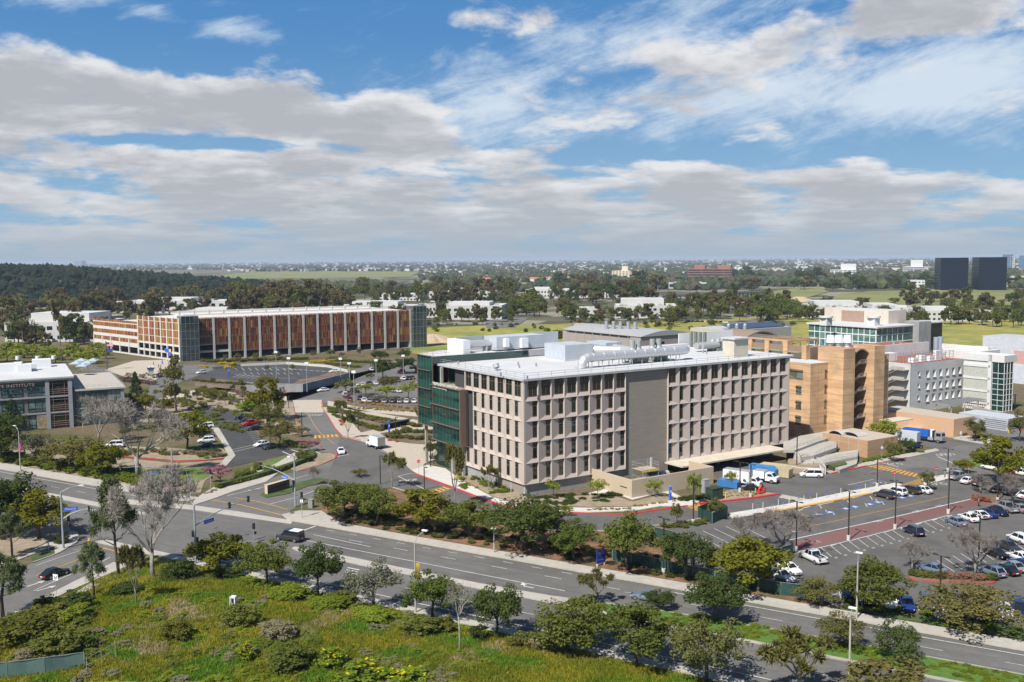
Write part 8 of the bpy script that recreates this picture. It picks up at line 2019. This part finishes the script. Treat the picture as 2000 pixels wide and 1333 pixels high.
def leg_noentry(r, z): MB().box(-.26, .26, -.036, -.031, z-.06, z+.06).build('bar', MT['wht'], r)
def leg_acc(r, z): MB().tube((0, -.034, z-.02), (0, -.031, z-.02), .09, n=12).box(-.02, .02, -.034, -.031, z+.07, z+.15).build('wheelchair_mark', MT['wht'], r)
for x, y, t, l, f in ((630,806,785,'stop sign beside the upper drive crossing',-10),(818,927,898,'stop sign at the loop drive corner',10),(1828,934,912,'stop sign at the east street',10)): sign(x, y, t, l, .85, .85, MT['red'], R(f), 'oct', legend=leg_stop)
sign(1747, 942, 921, 'red no-entry disc sign at the yard exit', .85, .85, MT['red'], R(10), 'disc', legend=leg_noentry)
sign(677, 852, 828, 'yellow pedestrian diamond sign by the drive crosswalk', .95, .95, MT['yel'], R(10), 'dia'); sign(892, 962, 927, 'yellow pedestrian diamond sign by the loop crosswalk', .95, .95, MT['yel'], R(10), 'dia'); sign(1364, 1008, 983, 'yellow pedestrian diamond sign by the screened planter', 1.1, 1.1, MT['yel'], R(20), 'dia')
for x, y, t in ((1480,1001,982),(1510,996,976),(1530,991,973),(1560,985,967),(1582,979,961),(1613.5,974,957),(1631,971,953),(1659,967,949),(1676,964,946),(1701,960,941),(1721,957,936),(1749,952,932)): sign(x, y, t, 'blue accessible-bay sign on a thin post along the yellow strip', .34, .62, MT['bluesign'], R(33), legend=leg_acc)['group'] = 'accessible-bay signs on the yellow strip'
sign(612, 864, 848, 'small blue sign at the drive crosswalk', .4, .7, MT['bluesign'], R(10)); sign(372, 958, 932, 'small blue sign on the street lawn', .35, .6, MT['bluesign'], R(10))
sg2 = sign(110, 1162, 1122, 'white lane-use sign with two black arrows on the south walk', .95, .95, MT['wht'], R(-20), legend=lambda r, z: (MB().path([(.12, -.05, z-.3), (.12, -.05, z), (.28, -.05, z+.2)], .05, 5).path([(-.12, -.05, z-.3), (-.12, -.05, z+.05), (-.3, -.05, z+.2)], .05, 5).build('arrows', MT['black'], r)))
sign(1722, 900, 872, 'white round-topped sign in front of the annex wall', .7, .7, MT['wht'], R(20), 'disc'); sign(1876, 858, 843, 'white sign beside the loading wing', .6, .8, MT['wht'], R(20)); sign(1892, 928, 912, 'small pink-red sign by the east street', .5, .7, plain('faded_red_sign', (.6,.2,.2), .6), R(10)); sign(628, 900, 871, 'thin red and white post sign at the hedge tip', .3, .5, MT['red'], R(10))
sign(590, 1012, 976, 'white pedestrian notice on the corner post', .6, .6, MT['wht'], R(-10)); sign(95, 1077, 1058, 'grey-backed small sign beside the side street', .35, .7, MT['grey'], R(-30)); sign(1845, 940, 920, 'dark slim twin-panel sign at the east street', .5, 1.4, MT['grey'], R(20))
# blue help phones
for x, y, t, l in ((1309,978,949,'blue emergency phone pillar by the red kerb crossing'),(760,848,822,'blue emergency phone pillar in the entrance bed'),(447,735,717,'blue emergency phone pillar on the raised deck'),(516,712,704,'small blue pillar before the garage')):
    p = P(x, y); h = zat(p, t); r = empty('emergency_phone', p, R(33), l, 'phone pillar'); MB().box(-.2, .2, -.2, .2, 0, h-.2).build('pillar', MT['bluesign'], r); MB().tube((0, 0, h-.2), (0, 0, h), .16, n=8).build('beacon', plain('beacon', (.2,.4,.9), .3), r); MB().box(-.15, .15, -.215, -.205, h*.55, h*.7).build('panel', MT['wht'], r)
# monument, campus signs
p, q = P(523, 967), P(566, 954); a = math.atan2(q.y-p.y, q.x-p.x); L = (q-p).length; h = zat(p, 949); r = empty('monument_sign', p, a, 'stone-faced campus monument sign on the drive island', 'sign')
MB().box(0, L, 0, .8, 0, h, 0, 1).box(-.1, L+.1, -.1, .9, h, h+.12, 1).box(-.05, 0, .0, .8, 0, h, 1).build('wall', [mat('monument_stone', (.16,.115,.08), .9, c2=(.09,.065,.05), scale=2), mat('monument_cap', (.56,.46,.32), .9)], r)
text('lettering', 'UC Irvine Health', .72, mat('sign_bronze', (.035,.03,.028), .5), r, facing((.9, -.03, h*.5), (1, 0, 0)), .03)
p, q = P(1166.5, 1108), P(1176, 1104); r = empty('campus_sign', p, R(38), 'deep blue campus directory panel on white legs under the oaks', 'sign'); MB().box(-.1, 1.7, -.1, .1, .55, 2.7).build('panel', plain('deep_blue', (.012,.03,.25), .5), r); MB().box(-.08, .1, -.09, .09, 0, .55).box(1.45, 1.65, -.09, .09, 0, .55).build('leg', MT['wht'], r)
m = MB()
for z, w in ((2.35, 1.0), (2.1, 1.2), (1.1, 1.3)): m.box(.15, .15+w, -.108, -.101, z, z+.06)
m.build('text_lines', MT['grey'], r)
p = P(295, 733); r = empty('kiosk', p, R(20), 'grey kiosk with a navy canopy on the garage plaza', 'kiosk'); MB().box(-1.1, 1.1, -1.1, 1.1, 0, 2.6).build('booth', MT['grey'], r); MB().box(-1.5, 1.5, -1.5, 1.5, 2.6, 3.4).build('canopy', plain('navy_canopy', (.02,.03,.12), .6), r); MB().box(-1.3, -.2, -1.0, 1.0, 3.4, 4.0).box(.3, 1.3, -1.0, 1.0, 3.4, 4.0).build('roof_unit', MT['wht'], r)
# flag pole
p = P(209, 723); r = empty('flagpole', p, 0, 'dark pole with two flags behind the clinic terrace', 'flagpole'); h = zat(p, 667); MB().tube((0, 0, 0), (0, 0, h), .35, .25, 8).build('pole', plain('wood_pole', (.11,.09,.08), .8), r)
fl_ = MB()
for k in range(7): fl_.poly([(.3, 0, h-.4-.25*k), (3.2, .2, h-.9-.25*k), (3.2, .2, h-1.15-.25*k), (.3, 0, h-.65-.25*k)], k % 2)
fl_.poly([(.3, -.02, h-.4), (1.5, .06, h-.6), (1.5, .06, h-1.5), (.3, -.02, h-1.3)], 2); fl_.build('striped_flag', [MT['red'], MT['wht'], plain('flag_navy', (.02,.03,.18), .8)], r)
MB().poly([(.3, 0, h-3.2), (3.0, .2, h-3.7), (3.0, .2, h-5.2), (.3, 0, h-4.8)]).build('blue_flag', plain('flag_blue', (.03,.05,.3), .8), r)
# transformer, cabinets, hydrants, bollards
p = P(1395, 976); r = empty('transformer', p, R(33), 'dark green transformer cabinet at the end of the beige wall', 'cabinet'); h = zat(p, 953); MB().box(-1.5, 1.5, -1.0, 1.0, 0, h).box(-1.6, 1.6, -1.1, 1.1, h, h+.1).box(-.05, .05, -1.03, -1.005, .1, h-.1, 1).build('case', [plain('dark_green', (.025,.05,.03), .6), MT['black']], r)
p = P(1378, 962); r = empty('switch_cabinet', p, R(33), 'tall pale grey electrical cabinet on the beige yard wall', 'cabinet'); h = zat(p, 937); MB().box(-.8, .8, -.5, .5, 0, h).box(-.85, .85, -.55, .55, h, h+.08).box(-.03, .03, -.53, -.505, .1, h-.1).build('case', MT['steel'], r)
p = P(608, 992); r = empty('utility_cabinet', p, R(-20), 'grey-green utility cabinet at the left end of the verge', 'cabinet'); MB().box(-.5, .5, -.4, .4, 0, 1.7).box(-.55, .55, -.45, .45, 1.7, 1.78).build('case', plain('sage_case', (.22,.25,.22), .6), r)
p = P(1487, 966); r = empty('fire_connection', p, R(33), 'bright red fire department connection with double arch', 'hydrant'); m = MB(); m.path([(-.8, 0, 0), (-.7, 0, 1.3), (-.2, 0, 1.9), (.1, 0, 1.4), (.3, 0, 0)], .22, 8); m.tube((-.9, 0, .4), (.9, 0, .4), .2, n=8); m.tube((1.6, .4, 0), (1.6, .4, 1.2), .12, n=8); m.tube((1.3, .4, 1.1), (1.9, .4, 1.1), .14, n=8); m.build('pipework', MT['red'], r)
for x, y, l, ht, m_ in ((1476,966,'yellow bollard left of the red fire connection',1.3,'yel'),(1417,974,'yellow hydrant bollard right of the transformer',1.2,'yel'),(1970,846,'bright yellow bollard at the shed corner',1.3,'yel'),(1938,838,'pale yellow bollard before the shed, left of three',1.2,'yel'),(1944,838,'pale yellow bollard before the shed, middle of three',1.2,'yel'),(1954,840,'pale yellow bollard before the shed, right of three',1.2,'yel')): 
    p = P(x, y); r = empty('bollard', p, 0, l, 'bollard'); MB().tube((0, 0, 0), (0, 0, ht), .14, n=8).build('post', MT[m_], r); MB().tube((0, 0, ht), (0, 0, ht+.08), .15, .06, 8).build('cap', MT[m_], r)
for x, y, l in ((1916,857,'yellow fire hydrant among the clipped shrubs'),(627,796,'yellow capped hydrant by the upper stop sign')):
    p = P(x, y, .1); r = empty('fire_hydrant', p, 0, l, 'hydrant'); MB().tube((0, 0, 0), (0, 0, .7), .14, n=8).tube((0, 0, .7), (0, 0, .85), .14, .05, 8).tube((-.25, 0, .5), (.25, 0, .5), .08, n=6).build('body', MT['yel'], r)
for k, (x, y) in enumerate(((1470,998),(1490,995),(1520,990),(1541,985),(1570,982),(1595,977),(1642,967),(1690,958))): 
    p = P(x, y); r = empty('delineator', p, 0, 'thin white delineator post on the walk above the yellow strip', 'post', 'delineator posts on the lot walk'); MB().tube((0, 0, .1), (0, 0, 1.5), .04, n=5).build('post', MT['wht'], r)
# planter fenced with green cloth
p0, p1, p2, p3 = P(1363, 1011), P(1391, 1024), P(1421, 1010), P(1400, 996); r = empty('screened_planter', p0, 0, 'dark green cloth-screened pen on the loop drive corner', 'fence'); GS = mat('green_screen', (.012,.045,.038), .7, c2=(.02,.065,.055), scale=.6); m = MB()
for a, b in ((p0, p1), (p1, p2), (p2, p3), (p3, p0)): m.strip([a-p0, b-p0], .06, 0, 2.1)
m.build('cloth', GS, r); m = MB()
for q in (p0, p1, p2, p3): m.tube((q-p0)+Vector((0, 0, 0)), (q-p0)+Vector((0, 0, 2.2)), .04, n=5)
m.build('post', MT['steel'], r)
def cloth_fence(pts, h, label, step=3, on=P, m_=None):
    P0 = on(*pts[0]); r = empty('screened_fence', P0, 0, label, 'fence'); pw = [on(*q)-P0 for q in pts]; m, s = MB(), MB()
    for a, b in zip(pw, pw[1:]):
        n = max(1, int((b-a).length/step)); d = (b-a).normalized(); nn = Vector((-d.y, d.x, 0))
        for k in range(n):
            u, v = a.lerp(b, k/n), a.lerp(b, (k+1)/n); mid = u.lerp(v, .5)+nn*.12
            for e, f in ((u, mid), (mid, v)): m.poly([e+Vector((0,0,.1)), f+Vector((0,0,.1)), f+Vector((0,0,h)), e+Vector((0,0,h))])
            s.tube(u, u+Vector((0, 0, h+.1)), .04, n=5)
        s.tube(b, b+Vector((0, 0, h+.1)), .04, n=5); s.tube(a+Vector((0, 0, h+.05)), b+Vector((0, 0, h+.05)), .03, n=4)
    m.build('cloth', m_ or GS, r); s.build('frame', MT['steel'], r); return r
cloth_fence([(1278,1050),(1318,1060),(1345,1082),(1352,1124)], 1.9, 'short green screened fence behind the dense verge oak')
cloth_fence([(1196,1096),(1270,1112),(1353,1131),(1440,1146),(1525,1164),(1592,1172)], 2.0, 'long green screened fence between the avenue and the parking lot')
cloth_fence([(1500,1098),(1545,1086),(1548,1080)], 1.9, 'dark screened fence end beside the white pickup')
cloth_fence([(-40,1330),(15,1325),(88,1316),(165,1305)], 1.9, 'sagging green cloth fence at the bottom-left corner', 3.5, Pg, mat('faded_screen', (.05,.11,.10), .8, c2=(.09,.15,.135), scale=.7))
q0, q1 = Pg(170, 1316), Pg(226, 1285); r = empty('wire_fence', q0, 0, 'bare steel frame fence panel right of the cloth fence', 'fence'); d = q1-q0; m = MB()
for t in (0, .5, 1): m.tube(d*t, d*t+Vector((0, 0, 1.9)), .04, n=5)
for z in (.15, 1.0, 1.85): m.tube(Vector((0, 0, z)), d+Vector((0, 0, z)), .03, n=4)
m.build('frame', MT['steel'], r)
p = Pg(456, 1182); r = empty('white_box', p, R(-10), 'small white box with an open dark front on the knoll', 'box'); m = MB(); m.box(-.35, .35, -.25, .3, 0, 1.3).box(-.2, .2, -.27, -.252, .35, 1.05, 1).box(-.42, -.36, -.4, .3, 0, 1.25).box(.36, .42, -.4, .3, 0, 1.25); m.build('case', [MT['wht'], MT['black']], r)
# deck walls of the raised lot
w = MB(); pts = [P(500, 757), P(593, 751), P(682, 724)]
dw = empty('deck_wall', P(593, 751), 0, 'grey concrete retaining wall round the raised deck car park', 'wall'); o = P(593, 751)
w.strip([P(480,768)-o, P(591,766)-o, P(683,742)-o], .4, 0, 3.1); w.strip([P(683,742)-o, P(682,728)-o], .4, 0, 2.2)
w.build('wall', MT['cwall'], dw)
tag(MB().strip([P(416,722), P(470,716), P(560,712), P(640,718), P(680,728)], .3, 0, 1.2).build('low_wall', MT['concrete2']), 'pale low wall between the garage strip and the raised deck', 'wall')
# benches and bike racks, bins
p = P(750, 842); r = empty('bike_locker', p, R(36), 'long dark roofed bike rack beside the entry plaza', 'bike rack'); q = P(805, 830); L = (q-p).length; r.rotation_euler = (0, 0, math.atan2((q-p).y, (q-p).x)); MB().box(0, L, 0, 1.4, 1.7, 1.85).box(0, L, 1.3, 1.4, .3, 1.7).build('roof', plain('rack_dark', (.05,.055,.06), .5), r); m = MB()
for k in range(9): m.box(L*k/9+.1, L*k/9+.22, 0, 1.3, 0, 1.7)
m.build('rack', MT['dark'], r)
def person(loc, rz, shirt, pants, label, stride=.3, h=1.75):
    s = h/1.75; r = empty('person', loc, rz, label, 'person')
    J = dict(pel=(0,0,.95), wai=(0,0,1.12), chs=(.02,0,1.36), nek=(.02,0,1.5), hd=(.04,0,1.62), top=(.03,0,1.74), hl=(.0,.1,.93), hr=(.0,-.1,.93), kl=(stride*.35,.1,.5), kr=(-stride*.15,-.1,.5), al=(stride*.45,.1,.08), ar=(-stride*.6,-.1,.1), tl=(stride*.45+.17,.11,.03), tr=(-stride*.6+.16,-.11,.04), sl=(.02,.19,1.42), sr=(.02,-.19,1.42), el=(-.05,.24,1.14), er=(.08,-.24,1.14), wl=(.08,.24,.92), wr=(.28,-.22,1.02), fl=(.12,.24,.84), fr=(.36,-.21,1.04))
    E = [('pel','wai'),('wai','chs'),('chs','nek'),('nek','hd'),('hd','top'),('pel','hl'),('pel','hr'),('hl','kl'),('hr','kr'),('kl','al'),('kr','ar'),('al','tl'),('ar','tr'),('chs','sl'),('chs','sr'),('sl','el'),('sr','er'),('el','wl'),('er','wr'),('wl','fl'),('wr','fr')]
    RD = dict(pel=.13, wai=.12, chs=.145, nek=.055, hd=.10, top=.07, hl=.09, hr=.09, kl=.06, kr=.06, al=.045, ar=.045, tl=.035, tr=.035, sl=.06, sr=.06, el=.042, er=.042, wl=.03, wr=.03, fl=.03, fr=.03)
    def skin(nm, keys, m_, grow, edges):
        me = bpy.data.meshes.new(nm); ks = list(keys); me.from_pydata([tuple(c*s for c in J[k]) for k in ks], [(ks.index(a), ks.index(b)) for a, b in edges], []); me.materials.append(m_)
        o = link(nm, me, r); md = o.modifiers.new('skin', 'SKIN'); o.modifiers.new('sub', 'SUBSURF').levels = 1; o.modifiers['sub'].render_levels = 1
        for k, dv in zip(ks, me.skin_vertices[0].data): dv.radius = ((RD[k]+grow)*s,)*2; dv.use_root = k in ('pel', 'wai')
        return o
    skin('body', J, plain('skin', (.42,.24,.16), .6), 0, E)
    tk = ('wai','chs','sl','sr','el','er','wl','wr'); skin('jacket', tk, shirt, .018, [e for e in E if e[0] in tk and e[1] in tk])
    pk = ('pel','hl','hr','kl','kr','al','ar'); skin('trousers', pk, pants, .018, [e for e in E if e[0] in pk and e[1] in pk])
    MB().tube((.02*s, 0, 1.66*s), (.015*s, 0, 1.79*s), .105*s, .07*s, 10).build('hair', MT['black'], r)
NV = plain('navy_cloth', (.02,.03,.06), .9); BL = plain('blue_cloth', (.02,.07,.35), .9); DKC = plain('dark_cloth', (.03,.03,.035), .9); TN = plain('tan_cloth', (.4,.3,.22), .9)
person(P(1911,990), R(200), NV, DKC, 'person in dark jacket walking across the brick lane end', .45)
person(P(1601,1106), R(160), BL, NV, 'person in a blue shirt standing behind the white pickup', .1)
person(P(300,713.5), R(180), BL, NV, 'person in navy walking by the garage kiosk', .4); person(P(310,719), R(90), DKC, DKC, 'person in black on the garage plaza, left of a pair', .2); person(P(314,719), R(90), TN, DKC, 'person in tan top on the garage plaza, right of a pair', .2)
p = P(317, 712); r = empty('blue_umbrella', p, 0, 'upright closed blue umbrella on the garage plaza', 'umbrella'); MB().tube((0, 0, .4), (0, 0, 2.2), .45, .1, 8).build('canopy', MT['bluesign'], r); MB().tube((0, 0, 0), (0, 0, 2.4), .04, n=5).build('pole', MT['steel'], r)
# ================================================================ sun, sky, haze, render
SUNH = Vector((-.59, -.80)).normalized(); EL_ = R(50)
SD = Vector((SUNH.x*math.cos(EL_), SUNH.y*math.cos(EL_), math.sin(EL_)))
sl = bpy.data.lights.new('sun', 'SUN'); sl.energy = 4.9; sl.angle = R(.5); sl.color = (1, .955, .88)
so = bpy.data.objects.new('sun', sl); COL.objects.link(so); so.rotation_euler = (-SD).to_track_quat('-Z', 'Y').to_euler()
wd = bpy.data.worlds.new('World'); SC.world = wd; wd.use_nodes = True; g = G(wd.node_tree); bg = wd.node_tree.nodes['Background']
sky = g.n('ShaderNodeTexSky'); sky.sky_type = 'NISHITA'; sky.sun_disc = False; sky.sun_elevation = EL_; sky.sun_rotation = math.atan2(SUNH.x, SUNH.y); sky.altitude = 60; sky.air_density = 1.0; sky.dust_density = .6; sky.ozone_density = 2.2
d = g.n('ShaderNodeTexCoord').outputs['Generated']; s = g.sep(d); dx, dy, dz = s[0], s[1], s[2]
hyp = g.m('POWER', g.m('ADD', g.m('MULTIPLY', dx, dx), g.m('MULTIPLY', dy, dy)), .5)
el = g.m('DIVIDE', dz, g.m('MAXIMUM', hyp, .02))               # tan of elevation
az = g.m('ARCTAN2', dx, dy)
# the deck of cloud is seen in perspective: its texture tightens toward the horizon
def gauss(ca, ce, ra, re, amp):
    a = g.m('DIVIDE', g.m('SUBTRACT', az, ca), ra); b = g.m('DIVIDE', g.m('SUBTRACT', el, ce), re)
    return g.m('MULTIPLY', g.m('EXPONENT', g.m('MULTIPLY', g.m('ADD', g.m('MULTIPLY', a, a), g.m('MULTIPLY', b, b)), -1.0)), amp)
def total(l):
    r = l[0]
    for x in l[1:]: r = g.m('ADD', r, x)
    return r
def density(lift):
    e = g.m('LOGARITHM', g.m('MAXIMUM', g.m('ADD', el, .075+lift), .01), 2.718)
    n = g.noise(g.xyz(g.m('MULTIPLY', az, 9.5), g.m('MULTIPLY', e, 5.6), 7.3), 1.0, 9, .56, .15)
    return g.m('MULTIPLY_ADD', n, 1.8, -.40)
edge = g.m('ADD', el, g.m('MULTIPLY', az, .045))
base = g.m('SUBTRACT', g.m('MULTIPLY', g.m('SUBTRACT', 1.0, g.ss(edge, .075, .135)), .43), .26)
bias = total([base, gauss(-.50, .165, .17, .040, .52), gauss(-.30, .152, .15, .032, .46), gauss(-.17, .135, .10, .028, .42), gauss(.26, .205, .12, .026, .36), gauss(.40, .232, .12, .026, .40), gauss(.13, .160, .12, .018, .38), gauss(.16, .142, .10, .012, .28), gauss(.03, .247, .06, .022, .42), gauss(-.10, .118, .05, .014, .34), gauss(0, .112, .10, .012, .2), gauss(-.30, .117, .13, .007, -.42), gauss(-.55, .1, .06, .01, -.1), gauss(.34, .106, .2, .009, -.35), gauss(-.1, .095, .05, .01, -.2)])
D0 = g.m('ADD', density(0.0), bias); D1 = g.m('ADD', density(.012), bias); D2 = g.m('ADD', density(.03), bias)
cov = g.ss(D0, .40, .66)
sh = g.m('ADD', g.m('MULTIPLY', g.ss(D1, .42, .80), .55), g.m('MULTIPLY', g.ss(D2, .40, .75), .45))
fine = g.noise(g.xyz(g.m('MULTIPLY', az, 15), g.m('MULTIPLY', g.m('LOGARITHM', g.m('MAXIMUM', g.m('ADD', el, .05), .01), 2.718), 13), 1.3), 1.0, 8, .6, .3)
sh = g.m('ADD', sh, g.m('MULTIPLY', g.m('SUBTRACT', fine, .5), 1.5), clamp=True)
# thin high cirrus, drawn out along the wind
ca_, sa_ = math.cos(.5), math.sin(.5)
cu = g.m('ADD', g.m('MULTIPLY', az, 7*ca_), g.m('MULTIPLY', el, 7*sa_)); cv = g.m('ADD', g.m('MULTIPLY', el, 30*ca_), g.m('MULTIPLY', az, -30*sa_*.55))
ci = g.m('ADD', g.m('MULTIPLY', g.noise(g.xyz(cu, cv, 4.2), 1.1, 10, .70, .35), .6), g.m('MULTIPLY', g.noise(g.xyz(g.m('MULTIPLY', az, 16), g.m('MULTIPLY', el, 30), 8.2), 1.0, 8, .62, .3), .4))
cib = total([gauss(.34, .155, .26, .038, .26), gauss(.12, .215, .13, .028, .20), gauss(-.02, .150, .10, .035, .22), gauss(-.42, .255, .05, .022, .20), gauss(-.27, .225, .06, .014, .20), gauss(-.35, .24, .02, .01, .18), gauss(-.22, .27, .12, .02, .08), gauss(-.03, .19, .05, .02, .12), gauss(.45, .17, .15, .07, .14), gauss(.3, .26, .2, .03, .12)])
cirrus = g.m('MULTIPLY', g.ss(g.m('ADD', ci, cib), .54, .86), .88)
skyn = g.vm('SCALE', sky.outputs[0], .075)
clear_ = g.mix(g.m('SUBTRACT', 1.0, g.ss(el, .0, .26)), (.075, .27, .60), (.28, .50, .73))
skyc = g.mix(g.m('MULTIPLY', g.m('SUBTRACT', 1.0, g.ss(el, .35, .8)), .8), skyn, clear_)
lit = g.mix(sh, (.82, .82, .83), (.47, .48, .515))
lit = g.mix(g.m('MULTIPLY', g.m('SUBTRACT', 1.0, g.ss(el, .0, .10)), .62), lit, (.45, .515, .58))
low = g.m('SUBTRACT', 1.0, g.ss(el, .30, .55))
c = g.mix(g.m('MULTIPLY', cirrus, low), skyc, (.70, .79, .88)); c = g.mix(g.m('MULTIPLY', g.m('MULTIPLY', cov, .95), low), c, lit)
c = g.mix(g.m('MULTIPLY', g.m('SUBTRACT', 1.0, g.ss(el, -.005, .045)), .95), c, (.385, .465, .55))
wd.node_tree.links.new(c, bg.inputs[0]); bg.inputs[1].default_value = .74
HAZE = True
if HAZE:
    m = bpy.data.materials.new('haze_air'); m.use_nodes = True; nt = m.node_tree; nt.nodes.clear(); o = nt.nodes.new('ShaderNodeOutputMaterial'); v = nt.nodes.new('ShaderNodeVolumePrincipled')
    v.inputs['Color'].default_value = (.70, .82, 1, 1); v.inputs['Density'].default_value = .00006; v.inputs['Anisotropy'].default_value = .0; nt.links.new(v.outputs[0], o.inputs['Volume'])
    tag(MB().box(-17500, 17500, -400, 17500, -1.5, 75).build('haze', m), kind='stuff')
SC.view_settings.view_transform = 'Standard'; SC.view_settings.look = 'None'; SC.view_settings.exposure = 0.45; SC.view_settings.gamma = 1
SC.render.engine = 'CYCLES'; cy = SC.cycles; cy.max_bounces = 5; cy.diffuse_bounces = 2; cy.glossy_bounces = 3; cy.transmission_bounces = 3; cy.volume_bounces = 0; cy.transparent_max_bounces = 6; cy.caustics_reflective = False; cy.caustics_refractive = False; cy.sample_clamp_indirect = 4
